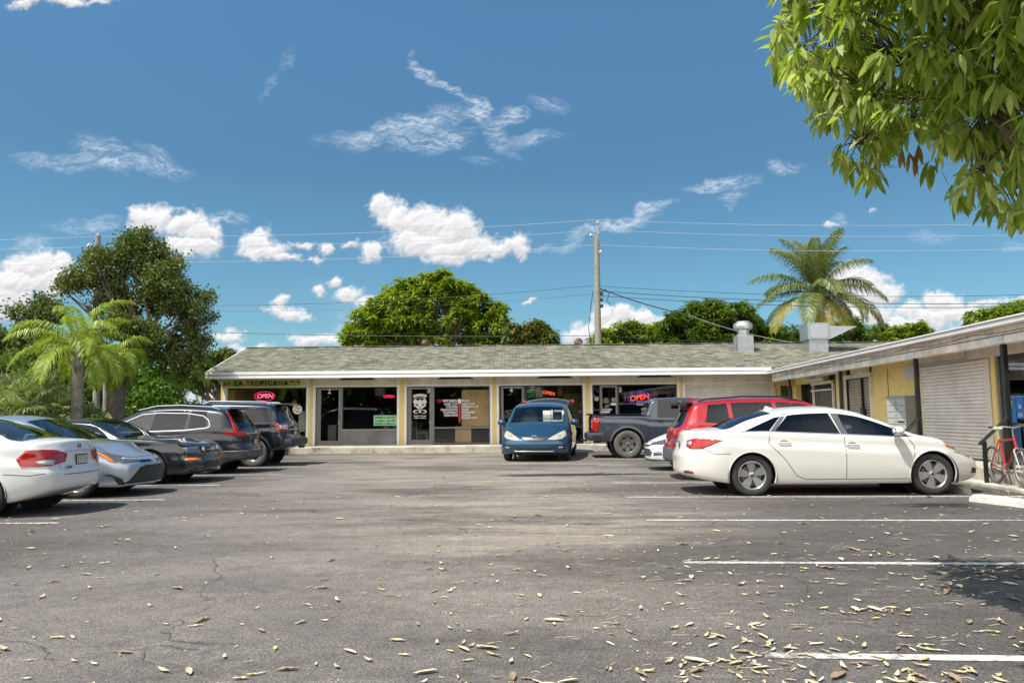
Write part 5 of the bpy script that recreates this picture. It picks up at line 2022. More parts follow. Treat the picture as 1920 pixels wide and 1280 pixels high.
# columns with shutter tracks
COLS = [(410, 424), (575, 592), (745, 763), (919, 936), (1093, 1111), (1270, 1285)]
for i, (a, b) in enumerate(COLS):
    x0, x1 = XF(a), XF(b)
    mb = MB()
    mb.box((x0 + .10, Y0 - .09, .243), (x1 - .10, Y0 + .2, 2.92))
    c = bpart(mb, 'column', YEL)
    mb = MB()
    if i:
        mb.box((x0, Y0 - .12, .243), (x0 + .099, Y0 + .02, 2.56), .008)
    mb.box((x1 - .099, Y0 - .12, .243), (x1, Y0 + .02, 2.56), .008)
    for k in range(5):
        z = .5 + k * .45
        mb.m = 1
        mb.box((x1 - .058, Y0 - .125, z), (x1 - .042, Y0 - .119, z + .016))
        mb.m = 0
    bpart(mb, 'shutter_track', [WTRIM, BRZ], parent=c)
# sign bands above the openings: painted-over boards with a lip
BANDS = [(417, 575), (592, 745), (763, 919), (936, 1093), (1111, 1270), (1285, 1455)]
for i, (a, b) in enumerate(BANDS):
    x0, x1 = XF(a), XF(b)
    mb = MB()
    mb.m = 0
    if i:
        mb.box((x0 - .10, Y0 - .16, 2.565), (x1 + (.12 if i < 5 else 0), Y0 + .02, 2.90), .01)
        mb.m = 1
        mb.box((x0 - .10, Y0 - .175, 2.548), (x1 + (.12 if i < 5 else 0), Y0 - .16, 2.60))
        mb.m = 2
        mb.box((x1 - .08, Y0 - .163, 2.60), (x1 - .07, Y0 - .158, 2.895))
    else:
        mb.box((x1 - .06, Y0 - .16, 2.565), (x1 + .12, Y0 + .02, 2.90), .01)
        mb.box((x0, Y0 - .10, 2.545), (x1, Y0 + .02, 2.90), .01)
    bpart(mb, 'sign_band', [TRIM, WTRIM, BRZ])
    if 0 < i < 5:
        mb = MB()
        mb.tube([(x0 + .9 + .2 * i, Y0 - .75, 2.815), (x0 + 2.3 + .2 * i, Y0 - .75, 2.815)], .022, 8)
        mb.box((x0 + 1.0 + .2 * i, Y0 - .79, 2.83), (x0 + 2.2 + .2 * i, Y0 - .71, 2.89))
        bpart(mb, 'light_bar', BRZ)
# ghost lettering left on three of the boards
ghost = pm('ghost_letters', (0.47, 0.455, 0.40), 0.7, var=.2)


def pane(x0, x1, z0, z1, y, parent=None, name='window', fr=ALF, t=.045, glassm=SHOPG, d=.05):
    mb = MB()
    mb.box((x0, y - d / 2, z0), (x0 + t, y + d / 2, z1))
    mb.box((x1 - t, y - d / 2, z0), (x1, y + d / 2, z1))
    mb.box((x0 + t, y - d / 2, z0), (x1 - t, y + d / 2, z0 + t))
    mb.box((x0 + t, y - d / 2, z1 - t), (x1 - t, y + d / 2, z1))
    o = bpart(mb, name, fr, parent=parent)
    g = MB()
    g.box((x0 + t * .8, y - .003, z0 + t * .8), (x1 - t * .8, y + .003, z1 - t * .8))
    gg = g.build('glass', glassm, o)
    return o


def door(x0, x1, z1, y, hside=1):
    mb = MB()
    t = .085
    z0 = .26
    d = .045
    mb.box((x0, y - d / 2, z0), (x0 + t, y + d / 2, z1))
    mb.box((x1 - t, y - d / 2, z0), (x1, y + d / 2, z1))
    mb.box((x0 + t, y - d / 2, z0), (x1 - t, y + d / 2, z0 + .17))
    mb.box((x0 + t, y - d / 2, z1 - t), (x1 - t, y + d / 2, z1))
    o = bpart(mb, 'door', ALF)
    g = MB()
    g.box((x0 + t * .8, y - .003, z0 + .15), (x1 - t * .8, y + .003, z1 - t * .8))
    g.build('glass', SHOPG, o)
    h = MB()
    hx = x1 - .06 if hside > 0 else x0 + .06
    h.tube([(hx, y - .03, 1.20), (hx, y - .09, 1.22), (hx, y - .09, 1.46), (hx, y - .03, 1.48)], .014, 8)
    h.box((hx - .035, y - .035, 1.08), (hx + .035, y - .022, 1.19))
    h.build('handle', pm('door_handle_steel', (.35, .35, .35), .3, .9), o)
    h = MB()
    h.box((x0, y - .10, .243), (x1, y + .04, .262))
    h.build('threshold', pm('threshold_steel', (.45, .45, .45), .4, .8), o)
    return o


ZT = 2.55
YG = Y0 + .06
# shop 1
pane(XF(425), XF(574), .60, ZT, YG, fr=BRZ)
mb = MB()
mb.box((XF(425), Y0 - .0, .243), (XF(574), Y0 + .12, .598))
bpart(mb, 'base_panel', PANEL)
# shop 2
d2 = door(XF(597), XF(638), ZT - .02, YG, 1)
mb = MB()
mb.box((XF(593), YG - .04, .243), (XF(597) - .003, YG + .04, ZT))
mb.box((XF(638) + .003, YG - .05, .243), (XF(641.5), YG + .05, ZT))
bpart(mb, 'door_frame', ALF)
pane(XF(641.5), XF(744.5), .87, ZT, YG, fr=BRZ, t=.03)
mb = MB()
mb.box((XF(641.5), Y0 + .0, .27), (XF(744.5), Y0 + .10, .83))
bpart(mb, 'base_panel', PANEL)
mb = MB()
mb.box((XF(641.5), Y0 - .03, .832), (XF(744.5), Y0 + .12, .868))
mb.box((XF(641.5), Y0 - .03, .243), (XF(744.5), Y0 + .12, .268))
bpart(mb, 'sill', pm('sill_grey', (.36, .36, .35), .6))
# shop 3
d3 = door(XF(767), XF(809), ZT - .02, YG, 1)
mb = MB()
mb.box((XF(763.5), YG - .04, .243), (XF(767) - .003, YG + .04, ZT))
mb.box((XF(809) + .003, YG - .05, .243), (XF(812.5), YG + .05, ZT))
bpart(mb, 'door_frame', ALF)
pane(XF(812.5), XF(918.5), .90, ZT, YG, fr=ALF, t=.035)
pane(XF(812.5), XF(918.5), .27, .897, YG, fr=ALF, t=.035)
# shop 4
d4 = door(XF(940), XF(983), ZT - .02, YG, 1)
mb = MB()
mb.box((XF(936.5), YG - .04, .243), (XF(940) - .003, YG + .04, ZT))
mb.box((XF(983) + .003, YG - .05, .243), (XF(986.5), YG + .05, ZT))
bpart(mb, 'door_frame', BRZ)
pane(XF(986.5), XF(1092.5), .90, ZT, YG, fr=BRZ, t=.035)
pane(XF(986.5), XF(1092.5), .27, .897, YG, fr=BRZ, t=.035)
# shop 5
pane(XF(1112.5), XF(1125.5), .27, ZT, YG, fr=BRZ, t=.03)
d5 = door(XF(1126), XF(1159), ZT - .02, YG, -1)
pane(XF(1160), XF(1269), .75, ZT, YG, fr=BRZ, t=.035)
mb = MB()
mb.box((XF(1160), Y0 + .0, .243), (XF(1269), Y0 + .12, .748))
bpart(mb, 'base_panel', PANEL)


def slats(mb, x0, x1, z0, z1, y, h=.075, dep=.018):
    """rolled steel curtain: curved interlocking slats, facing -y"""
    n = int((z1 - z0) / h)
    h = (z1 - z0) / n
    prof = []
    for i in range(n):
        z = z0 + i * h
        prof += [(y + .016, z), (y - dep * .7, z + h * .14), (y - dep, z + h * .5), (y - dep * .8, z + h * .78), (y + .016, z + h * .90)]
    prof.append((y + .004, z1))
    vs = []
    for (yy_, z) in prof:
        vs += [(x0, yy_, z), (x1, yy_, z)]
    mb.add(vs, [(2 * i, 2 * i + 1, 2 * i + 3, 2 * i + 2) for i in range(len(prof) - 1)])


mb = MB()
slats(mb, XF(1287), XF(1450), .26, 2.42, Y0 + .02, .082)
o = bpart(mb, 'roller_shutter', SHUT, True)
mb = MB()
mb.box((XF(1285), Y0 - .06, 2.42), (XF(1453), Y0 + .05, 2.56), .01)
mb.box((XF(1450), Y0 - .08, .243), (XF(1455) - .004, Y0 + .05, 2.42), .008)
mb.box((XF(1285) + .003, Y0 - .05, .243), (XF(1287), Y0 + .05, 2.42))
bpart(mb, 'shutter_housing', TRIM)

# numbers on the doors, hair menu and emblem on the third shop
FM = lambda px, z, y=YG - .006: frame_M((XF(px), y, z), (1, 0, 0), (0, 0, 1))
for (px, z, s, dd) in ((616.5, 2.38, '2', d2), (803.5, 2.38, '3', d3), (959, 2.36, '4', d4), (1164.5, 2.34, '5', d5)):
    text_mesh('door_number', s, .27, FM(px, z, YG - .03), WHT, dd, .003, bold=.004)
lw = 'window_lettering'
yz = [(2.01 - .0, 'WOMEN', 'MAN'), (1.885, 'HAIR CUT', 'HAIR CUT'), (1.775, 'COLORS', 'DESIGN CUT'), (1.66, 'HIGHLIGHTS', 'FADE'), (1.55, 'BLOWDRY', 'MOHAWK'), (1.44, 'KERATINE', 'SHAVE'), (1.33, '', 'BLOW OUT')]
vs_p = bld
for i, (z, a, b) in enumerate(yz):
    sz = .15 if i == 0 else .118
    z -= .05
    if a:
        o = text_mesh(lw, a, sz, FM(858, z, YG - .012), WHT, bld, .002, 'RIGHT', bold=.004)
        o.location = OFF
    o = text_mesh(lw, b, sz, FM(865, z, YG - .012), WHT, bld, .002, 'LEFT', bold=.004)
    o.location = OFF
mb = MB()
mb.m = 0
mb.sph((XF(861.5), YG - .012, 1.97), .075, 14, 8, (1, .1, 1))
mb.box((XF(861.5) - .06, YG - .018, 1.86), (XF(861.5) + .06, YG - .010, 1.92))
mb.m = 1
mb.box((XF(861.5) - .035, YG - .018, 1.24), (XF(861.5) + .035, YG - .010, 1.86))
mb.prism([(-.07, .14), (.07, .14), (.02, -.02), (0, -.10), (-.02, -.02)], 0, .008, frame_M((XF(861.5), YG - .010, 1.14), (1, 0, 0), (0, 0, 1)))
bpart(mb, 'window_barber_pole', [WHT, pm('vinyl_red', (.55, .03, .05), .5)])
# emblem: banner, crossed combs and a rosette
mb = MB()
c0 = XF(787)
yq = YG - .016


def flat(mb, pts, y0=yq, th=.004):
    n = len(pts)
    mb.add([(p[0], y0, p[1]) for p in pts] + [(p[0], y0 + th, p[1]) for p in pts], [tuple(range(n)), tuple(range(2 * n - 1, n - 1, -1))])


arcb = []
for (r0, r1, m_) in ((.60, .70, 0), (.53, .575, 0)):
    pts = [(c0 + r1 * math.sin(a), 1.56 + r1 * math.cos(a)) for a in [R(-24 + 48 * i / 10) for i in range(11)]]
    pts += [(c0 + r0 * math.sin(a), 1.56 + r0 * math.cos(a)) for a in [R(24 - 48 * i / 10) for i in range(11)]]
    flat(mb, pts)
for sg in (-1, 1):
    flat(mb, [(c0 + sg * .26, 1.80), (c0 + sg * .20, 1.84), (c0 - sg * .12, 1.60), (c0 - sg * .08, 1.55)])
    flat(mb, [(c0 + sg * .18 + .09 * math.cos(a), 1.94 + .10 * math.sin(a)) for a in [2 * math.pi * i / 14 for i in range(14)]])
    flat(mb, [(c0 + sg * .15 + .12 * math.cos(a), 1.55 + .075 * math.sin(a)) for a in [2 * math.pi * i / 14 for i in range(14)]])
flat(mb, [(c0 + .10 * math.cos(a), 1.88 + .16 * math.sin(a)) for a in [2 * math.pi * i / 16 for i in range(16)]])
flat(mb, [(c0 - .20, 1.50), (c0 + .20, 1.50), (c0 + .20, 1.59), (c0 - .20, 1.59)])
bpart(mb, 'door_emblem', WHT)
for z, s in ((1.385, 'Monday to Saturday'), (1.30, '10:00am to 8:00pm')):
    text_mesh('door_hours', s, .062, FM(787, z, YG - .03), WHT, d3, .002, bold=.002)
o = text_mesh('door_emblem_text', 'BARBER SHOP', .062, FM(787, 2.11, YG - .024), BRZ, d3, .002, bold=.002)
text_mesh('door_hours', 'HOURS:', .11, FM(1139, 1.56, YG - .03), WHT, d5, .002, bold=.003)
mb = MB()
mb.m = 0
for (px, z, r, m_) in ((1119.5, 1.99, .085, 0), (1137, 1.92, .12, 1), (1151, 1.95, .09, 2)):
    mb.m = m_
    mb.lathe([(0, .006), (r, .005), (r, 0)], 24, Matrix.Translation((XF(px), YG - .03, z)) @ Matrix.Rotation(R(90), 4, 'X'))
mb.m = 3
mb.box((XF(1146.5), YG - .034, 1.73), (XF(1155), YG - .03, 1.83))
mb.box((XF(1127), YG - .034, 1.44), (XF(1144), YG - .03, 1.50))
bpart(mb, 'door_stickers', [pm('sticker_tan', (.5, .38, .22), .6), pm('sticker_green', (.12, .17, .13), .6), pm('sticker_rose', (.40, .22, .18), .6), WHT])

# ---- things in and on the shops
mb = MB()
SG = pm('sign_green', (0.36, 0.55, 0.10), 0.6, var=.35, vs=2.5)
x0, x1 = XF(418), XF(566)
sg = empty('shop_sign', ((x0 + x1) / 2, Y0 - .15, 2.57), 0, 'green LA TROPICANA board above the first shop window', 'shop sign')
so = Vector((-(x0 + x1) / 2, -(Y0 - .15), -2.57))
mb = MB()
mb.box((x0, Y0 - .185, 2.575), (x1, Y0 - .10, 2.875), .006)
o = mb.build('sign_board', SG, sg)
o.location = so
mb = MB()
for (a, b, c, d) in ((x0, x1, 2.855, 2.88), (x0, x1, 2.565, 2.59), (x0, x0 + .025, 2.59, 2.855), (x1 - .025, x1, 2.59, 2.855)):
    mb.box((a, Y0 - .195, c), (b, Y0 - .184, d))
o = mb.build('sign_frame', WTRIM, sg)
o.location = so
S_B = pm('sign_black', (.015, .015, .02), .5)
S_R = pm('sign_red', (.45, .015, .04), .5)
S_O = pm('sign_orange', (.65, .20, .05), .5)
lx = {'L': 444, 'A': 452.5, 'T': 466.5, 'R': 475, 'O': 484, 'P': 492.5}
for ch, px, mt in (('L', 444, S_B), ('A', 452.5, S_B), ('T', 466.5, S_R), ('R', 475, S_R), ('O', 484, S_R), ('P', 492.8, S_B), ('I', 499.8, S_B), ('C', 507.5, S_B), ('A', 517.5, S_B), ('N', 527.5, S_R), ('A', 538, S_B)):
    o = text_mesh('sign_letter', ch, .235, frame_M((XF(px), Y0 - .19, 2.72), (1, 0, 0), (0, 0, 1)), mt, sg, .004, bold=.012)
    o.location = so
mb = MB()
for (px, z, r, m_) in ((423, 2.70, .06, 0), (427, 2.68, .07, 1), (431, 2.71, .05, 0), (548, 2.78, .05, 0), (552, 2.76, .05, 1), (559, 2.79, .05, 1), (562, 2.76, .045, 0), (460, 2.66, .05, 1), (555, 2.65, .04, 1)):
    mb.m = m_
    mb.sph((XF(px), Y0 - .188, z), r, 10, 6, (1, .12, 1))
o = mb.build('fruit_picture', [S_R, S_O], sg)
o.location = so


def neon(name, label, px, z, w, h, y, mat, edge=None, tilt=0.0, size=.2, bold=.0, shear=.25, group=None):
    M = frame_M((XF(px), y, z), (math.cos(tilt), 0, math.sin(tilt)), (-math.sin(tilt), 0, math.cos(tilt)))
    t = text_mesh('tube_letters', 'OPEN', size, M, mat, None, .008, shear=shear, bold=bold)
    root = empty(name, (XF(px), y, z - h / 2), 0, label, 'open sign', group)
    t.parent = root
    t.location = -root.location
    if edge:
        mb = MB()
        pts = [M @ Vector((w / 2 * math.cos(a), h / 2 * math.sin(a), 0)) for a in [2 * math.pi * i / 28 for i in range(29)]]
        mb.tube(pts, .012 if edge is not LEDB else .02, 6)
        o = mb.build('tube_ring', edge, root, True)
        o.location = -root.location
    mb = MB()
    mb.box((XF(px) - w * .4, y + .02, z - h * .10), (XF(px) + w * .4, y + .03, z + h * .10))
    mb.tube([(XF(px) - w * .3, y + .02, z), (XF(px) - w * .3, y + .02, 2.5)], .003, 4)
    mb.tube([(XF(px) + w * .3, y + .02, z), (XF(px) + w * .3, y + .02, 2.5)], .003, 4)
    o = mb.build('hanging_wires', BRZ, root)
    o.location = -root.location
    return root


YI = YG + .10
G_O = None
neon('neon_sign', 'pink neon OPEN in an oval ring behind the first shop window', 493, 2.22, .82, .37, YI, NEONP, NEONR, 0, .25, .002)
neon('neon_sign', 'small dim red OPEN high in the second shop window', 728, 2.16, .42, .16, YI, NEONR, None, 0, .17, .002, 0)
neon('neon_sign', 'faint dark red OPEN beside the hair price lettering', 826, 1.97, .42, .16, YI + .6, pm('neon_faint', (.5, .02, .06), .4, emit=((.6, .02, .08), .5)), None, 0, .18, .002, 0)
neon('neon_sign', 'tilted orange-red OPEN above the minivan roof', 1029.5, 2.24, .5, .2, YI, LEDR, None, R(-10), .19, .004, .1)
neon('neon_sign', 'large red OPEN in a blue oval in the fifth shop window', 1201, 2.03, .92, .40, YI, LEDR, LEDB, R(8), .30, .004, .1)


def panel(name, label, cat, px0, px1, z0, z1, y, mat, th=.006, group=None, extra=None):
    x0, x1 = XF(px0), XF(px1)
    root = empty(name, ((x0 + x1) / 2, y, z0), 0, label, cat, group) if extra else None
    mb = MB()
    mb.box((x0, y, z0), (x1, y + th, z1))
    o = mb.build('sheet' if extra else name, mat, root)
    if extra:
        o.location = -root.location
        extra(root)
        return root
    return tag(o, label, cat, group)


GRP = pm('poster_green', (.28, .55, .30), .6)
INK = pm('poster_ink', (.03, .13, .05), .6)


def green_text(root):
    mb = MB()
    for z in (1.335, 1.20, 1.08):
        for (a, b) in ((703.5, 718), (719.5, 721.5), (724, 741)):
            x = XF(a)
            while x < XF(b) - .03:
                w = rnd.uniform(.03, .07)
                mb.box((x, YG - .053, z - .03), (min(x + w, XF(b)), YG - .0505, z + (.03 if rnd.random() < .7 else .0)))
                x += w + .014
    o = mb.build('poster_lettering', INK, root)
    o.location = -root.location


panel('poster', 'pale green price poster at the lower corner of the second shop window', 'poster', 700.5, 744, 1.01, 1.42, YG - .05, GRP, .004, extra=green_text)
panel('paper_sheet', 'large brown paper covering the right half of the third shop window', 'paper', 865, 917, .95, 2.40, YI, KRAFT)
panel('paper_sheet', 'small brown paper taped low behind the third shop glass', 'paper', 853, 883, .32, .95, YI - .02, KRAFT)
panel('notice_board', 'dark grey board hanging at the top of the second shop window', 'board', 702, 720, 2.20, 2.52, YI, pm('board_grey', (.14, .15, .17), .7), .02)


def vape(root):
    mb = MB()
    mb.box((XF(989), YI - .004, 2.36), (XF(1005), YI - .001, 2.40))
    mb.box((XF(989), YI - .004, 2.29), (XF(1005), YI - .001, 2.315))
    o = mb.build('poster_stripe', WHT, root)
    o.location = -root.location
    mb = MB()
    mb.sph((XF(1010.5), YI - .002, 2.40), .10, 12, 8, (1, .05, 1.1))
    mb.box((XF(1006), YI - .004, 2.10), (XF(1018), YI - .001, 2.34), .03)
    o = mb.build('poster_figures', pm('poster_rose', (.50, .40, .36), .6), root)
    o.location = -root.location


panel('poster', 'green and white poster beside the tilted OPEN sign above the minivan', 'poster', 989, 1019, 2.06, 2.51, YI, pm('poster_teal', (.04, .28, .14), .6), extra=vape)
panel('curtain', 'olive brown curtain filling the right of the fourth shop window', 'curtain', 1060, 1092, .95, 2.25, YI + .3, pm('curtain_olive', (.12, .10, .055), .9, var=.2, vs=3), .05)
panel('poster', 'small red poster high in the fourth shop window', 'poster', 1046, 1056, 2.12, 2.48, YI, pm('poster_brick', (.28, .06, .04), .7))
panel('poster', 'white poster at the bottom right corner of the first shop window', 'poster', 558, 573, .8, 1.62, YI, pm('poster_white', (.60, .62, .60), .6))
mb = MB()
mb.m = 0
mb.lathe([(0, .006), (.19, .005), (.19, 0)], 28, Matrix.Translation((XF(557), YG - .03, 1.68)) @ Matrix.Rotation(R(90), 4, 'X'))
mb.m = 1
for i in range(9):
    a = i * .7
    mb.sph((XF(557) + .10 * math.cos(a) * (.5 + .5 * (i % 2)), YG - .036, 1.68 + .10 * math.sin(a)), .03, 8, 5, (1, .2, 1))
mb.build('window_decal', [WHT, S_O], label='round white food sticker on the first shop window', cat='sticker')
mb = MB()
mb.lathe([(0, .006), (.11, .005), (.11, 0)], 24, Matrix.Translation((XF(549.5), YI, 1.95)) @ Matrix.Rotation(R(90), 4, 'X'))
mb.build('window_decal', pm('sticker_brown', (.30, .19, .10), .6), label='round brown sticker high in the first shop window', cat='sticker')
# cabinet, chair, heads
mb = MB()
mb.box((XF(607), 31.8, .24), (XF(623), 32.4, 1.05), .01)
mb.build('cabinet', pm('cabinet_grey', (.30, .28, .25), .7), label='pale cabinet standing behind the glass door of the second shop', cat='cabinet')
ch = empty('chair', (XF(787), 31.9, .24), 0, 'light metal chair behind the third shop door', 'chair')
mb = MB()
for (a, b) in ((-.2, -.2), (.2, -.2), (-.2, .2), (.2, .2)):
    mb.tube([(a, b, 0), (a * .95, b * .95, .44)], .016, 6)
mb.build('legs', pm('chair_wood', (.42, .30, .20), .5), ch)
mb = MB()
mb.box((-.22, -.22, .44), (.22, .22, .48), .015)
mb.build('seat', pm('chair_wood', (.42, .30, .20), .5), ch)
mb = MB()
mb.tube([(-.2, -.2, .46), (-.24, -.2, .95), (-.24, .2, .95), (-.2, .2, .46)], .016, 6)
mb.tube([(-.22, -.2, .72), (-.22, .2, .72)], .014, 6)
mb.build('backrest', pm('chair_wood', (.42, .30, .20), .5), ch)
for k, (px, z, hc, wh) in enumerate(((1176, 2.18, (.10, .03, .04), 'dark red'), (1187.5, 2.19, (.20, .12, .05), 'brown'), (1205, 2.22, (.22, .08, .09), 'auburn'), (1232.5, 2.17, (.26, .17, .08), 'blonde'))):
    x = XF(px)
    y = YI + .25
    r_ = empty('mannequin_head', (x, y, z - .28), 0, '%s wig on a mannequin head on the shelf of the fifth shop' % wh, 'mannequin head', 'wig heads in the fifth shop window')
    mb = MB()
    mb.sph((0, 0, .28), .09, 14, 10, (.85, 1, 1.25))
    mb.tube([(0, 0, .0), (0, 0, .06), (0, 0, .20)], [.09, .05, .045], 12)
    mb.sph((0, -.088, .27), .018, 8, 6, (.8, 1, 1.4))
    mb.build('head', pm('mannequin_skin', (.42, .30, .22), .5), r_, True)
    mb = MB()
    mb.sph((0, .03, .33), .125, 14, 10, (1, .95, 1.0))
    mb.sph((-.09, .02, .20), .06, 10, 8, (.8, 1, 2.0))
    mb.sph((.09, .02, .20), .06, 10, 8, (.8, 1, 2.0))
    mb.build('wig', pm('wig_%d' % k, hc, .7, var=.4, vs=25), r_, True)
mb = MB()
mb.box((XF(1168), YI + .12, 1.86), (XF(1245), YI + .40, 1.885))
bpart(mb, 'display_shelf', BRZ)
mb = MB()
mb.box((XF(1195), YI, 1.72), (XF(1217.5), YI + .01, 1.90))
o = mb.build('price_sign', WHT, label='small white price sign under the blue oval OPEN', cat='sign')
mb = MB()
for i in range(4):
    mb.sph((XF(1198.5 + 5 * i), YI - .004, 1.81), .04, 8, 6, (.7, .1, 1.3))
mb.build('sign_pictures', S_R, o)

# ---- on the roof
def roof_z(y):
    return ZE + (y - YE) * s_ if y < YR_ else ZR - (y - YR_) * s_


def turbine(px, D, label, rust=True):
    x = at(px, 640, D).x
    z = roof_z(D)
    t = empty('roof_turbine', (x, D, z), 0, label, 'roof vent', 'turbine vents on the ridge')
    mb = MB()
    mb.lathe([(.20, -.12), (.13, .05), (.13, .16), (.15, .17)], 20)
    mb.build('vent_base', GALV, t, True)
    mb = MB()
    n = 16
    for i in range(n):
        a = 2 * math.pi * i / n
        pts = []
        for k in range(6):
            th = math.pi * (k / 5) * .86 + .20
            rr = .20 * math.sin(th)
            pts.append((rr * math.cos(a + k * .12), rr * math.sin(a + k * .12), .31 + .15 * math.cos(th)))
        vs = []
        for k, p in enumerate(pts):
            q = Vector(p)
            tt = Vector((-math.sin(a + .6), math.cos(a + .6), 0)) * .028
            vs += [q - tt, q + tt * .6]
        mb.add(vs, [(2 * k, 2 * k + 1, 2 * k + 3, 2 * k + 2) for k in range(5)])
    mb.lathe([(0, .475), (.07, .465), (.10, .45)], 16)
    mb.build('turbine_head', pm('rusty_steel', (.20, .11, .075), .7, .3, var=.35, vs=15), t)
    return t


turbine(799, 34.6, 'small rusty turbine vent on the ridge before the big dome tree')
turbine(1084, 34.6, 'rusty turbine vent on the ridge beside the utility pole')
# mushroom exhaust on a square curb
D_ = 32.6
x = at(1394, 640, D_).x
e = empty('roof_exhaust', (x, D_, roof_z(D_)), 0, 'round-capped exhaust fan on a square galvanised curb, left of the coconut palm', 'roof vent')
mb = MB()
mb.box((-.33, -.33, -.12), (.33, .33, .62), .01)
mb.build('curb', GALV, e)
mb = MB()
mb.lathe([(.30, .62), (.30, .66), (.24, .70), (.24, .86), (.26, .88), (.38, .92), (.40, 1.0), (.40, 1.08), (.36, 1.17), (.28, 1.19), (.28, 1.23), (.25, 1.25), (0, 1.26)], 28)
mb.build('fan_cap', pm('exhaust_steel', (.50, .50, .49), .35, .7, var=.15, vs=6), e, True)
mb = MB()
mb.tube([(-.36, -.2, .4), (-.42, -.2, .2), (-.40, -.2, -.05)], .015, 6)
mb.build('conduit', GALV, e)
# box cooler with a wedge hood
x = at(1528, 640, D_).x
e = empty('rooftop_unit', (x, D_, roof_z(D_)), 0, 'square galvanised air unit with a wedge hood before the coconut palm', 'air unit')
mb = MB()
mb.box((-.40, -.40, -.12), (.40, .40, .42), .008)
mb.build('curb', GALV, e)
mb = MB()
mb.box((-.46, -.46, .42), (.46, .46, 1.12), .01)
mb.m = 1
mb.box((-.36, -.468, .50), (.34, -.460, 1.05), .004)
mb.box((-.24, -.473, .66), (.18, -.468, .73))
mb.build('cabinet_box', [pm('unit_steel', (.30, .33, .35), .4, .55, var=.12, vs=4), pm('unit_panel', (.38, .40, .41), .4, .5, var=.1, vs=5)], e)
mb = MB()
mb.add([(.46, -.40, .42), (.46, -.40, .98), (1.62, -.40, .96), (.46, .40, .42), (.46, .40, .98), (1.62, .40, .96)], [(0, 1, 2), (5, 4, 3), (0, 3, 4, 1), (1, 4, 5, 2), (2, 5, 3, 0)])
mb.build('hood', pm('hood_steel', (.36, .39, .40), .35, .6, var=.1, vs=4), e)
x = at(1646, 640, 34.8).x
mb = MB()
mb.tube([(0, 0, -.2), (0, 0, .26)], .06, 12)
mb.tube([(.0, 0, .24), (-.16, 0, .32), (-.20, 0, .22)], .05, 10)
mb.tube([(.16, 0, -.2), (.16, 0, .20)], .04, 10)
o = mb.build('vent_pipe', pm('pipe_brown', (.28, .22, .18), .7, var=.3, vs=8), None, True, 'short bent vent pipe on the ridge right of the coconut palm', 'vent pipe')
o.location = (x, 34.8, roof_z(34.8))
mb = MB()
mb.tube([(0, 0, -.1), (0, 0, .62)], .02, 8)
mb.tube([(-.05, 0, .40), (.10, 0, .44)], .015, 6)
o = mb.build('service_mast', pm('mast_brown', (.10, .07, .06), .7), None, True, 'thin dark service mast on the ridge just left of the utility pole', 'mast')
o.location = (at(1106, 640, 34.4).x, 34.4, roof_z(34.4))
# ---------------------------------------------------------------- right wing of shops
RW = -math.atan(.07)
WX, WY = 10.18, 20.0
wing = empty('shop_wing_building', (WX, WY, 0), RW, 'shop wing with flat white canopy running towards the camera on the right', 'building')
WM = Matrix.Translation((WX, WY, 0)) @ Matrix.Rotation(RW, 4, 'Z')


def YD(D):
    return (D - WY) * math.sqrt(1 + .07 ** 2)


def DP(px, off=8.78):
    return off / ((px - 960) / FPX - .07)


def YP(px, off=8.78):
    return YD(DP(px, off))


def wp(mb, name, mat, smooth=False, parent=None, label=None):
    return mb.build(name, mat, parent or wing, smooth, label)


YN = YD(5.0)
YF_ = YD(31.2)
ZS = .31
# canopy: fascia with drip edges, soffit, roof sheet
mb = MB()
y0, y1 = YD(4.5), YD(29.85)
mb.m = 0
mb.box((-1.14, y0, 2.865), (-1.10, y1, 2.945))
mb.m = 1
mb.box((-1.165, y0, 2.948), (-1.0, y1, 2.975))
mb.box((-1.125, y0, 2.845), (-1.085, y1, 2.863))
mb.m = 2
mb.box((-1.148, y0, 2.925), (-1.14, y1, 2.947))
wp(mb, 'fascia', [WTRIM, WHT, GTRIM])
mb = MB()
mb.box((-1.085, y0, 2.86), (.4, y1, 2.875))
wp(mb, 'soffit', WOOD)
mb = MB()
mb.box((-.93, y0, 2.555), (-.75, y1 - .2, 2.858), .006)
mb.m = 1
mb.box((-.945, y0, 2.70), (-.93, y1 - .2, 2.712))
wp(mb, 'canopy_beam', [WOOD, BRZ])
mb = MB()
mb.add([(-1.16, y0, 2.976), (-1.16, YD(30.4), 2.976), (4.5, YD(30.4), 3.50), (4.5, y0, 3.50), (9, YD(30.4), 2.9), (9, y0, 2.9)], [(0, 1, 2, 3), (3, 2, 4, 5)])
wp(mb, 'roof', pm('roof_membrane', (.60, .60, .58), .8, var=.1))
# cable sagging along the soffit
mb = MB()
pts = []
for i in range(60):
    t = i / 59
    y = y0 + 2 + (y1 - y0 - 4) * t
    pts.append((-.96, y, 2.80 - .05 * abs(math.sin(t * 24))))
mb.tube(pts, .006, 5)
wp(mb, 'cable', BRZ)
# stained broken patches on the soffit
mb = MB()
for y in (-8.3, -3.4, 2.2, 7.6):
    mb.add([(-1.07, y, 2.857), (-1.03, y + .9, 2.857), (-.97, y + .6, 2.857), (-.99, y + .1, 2.857)], [(0, 1, 2, 3)])
wp(mb, 'soffit_stain', pm('rot_stain', (.10, .075, .06), .9))
# walls: pieces between openings, in wing coordinates facing -x
def wbox(mb, pa, pb, z0, z1, xa=0.0, xb=.2):
    """box between the wall positions seen at pixels pa (far) and pb (near)"""
    ya, yb = YP(pa), YP(pb)
    mb.box((xa, min(ya, yb), z0), (xb, max(ya, yb), z1))


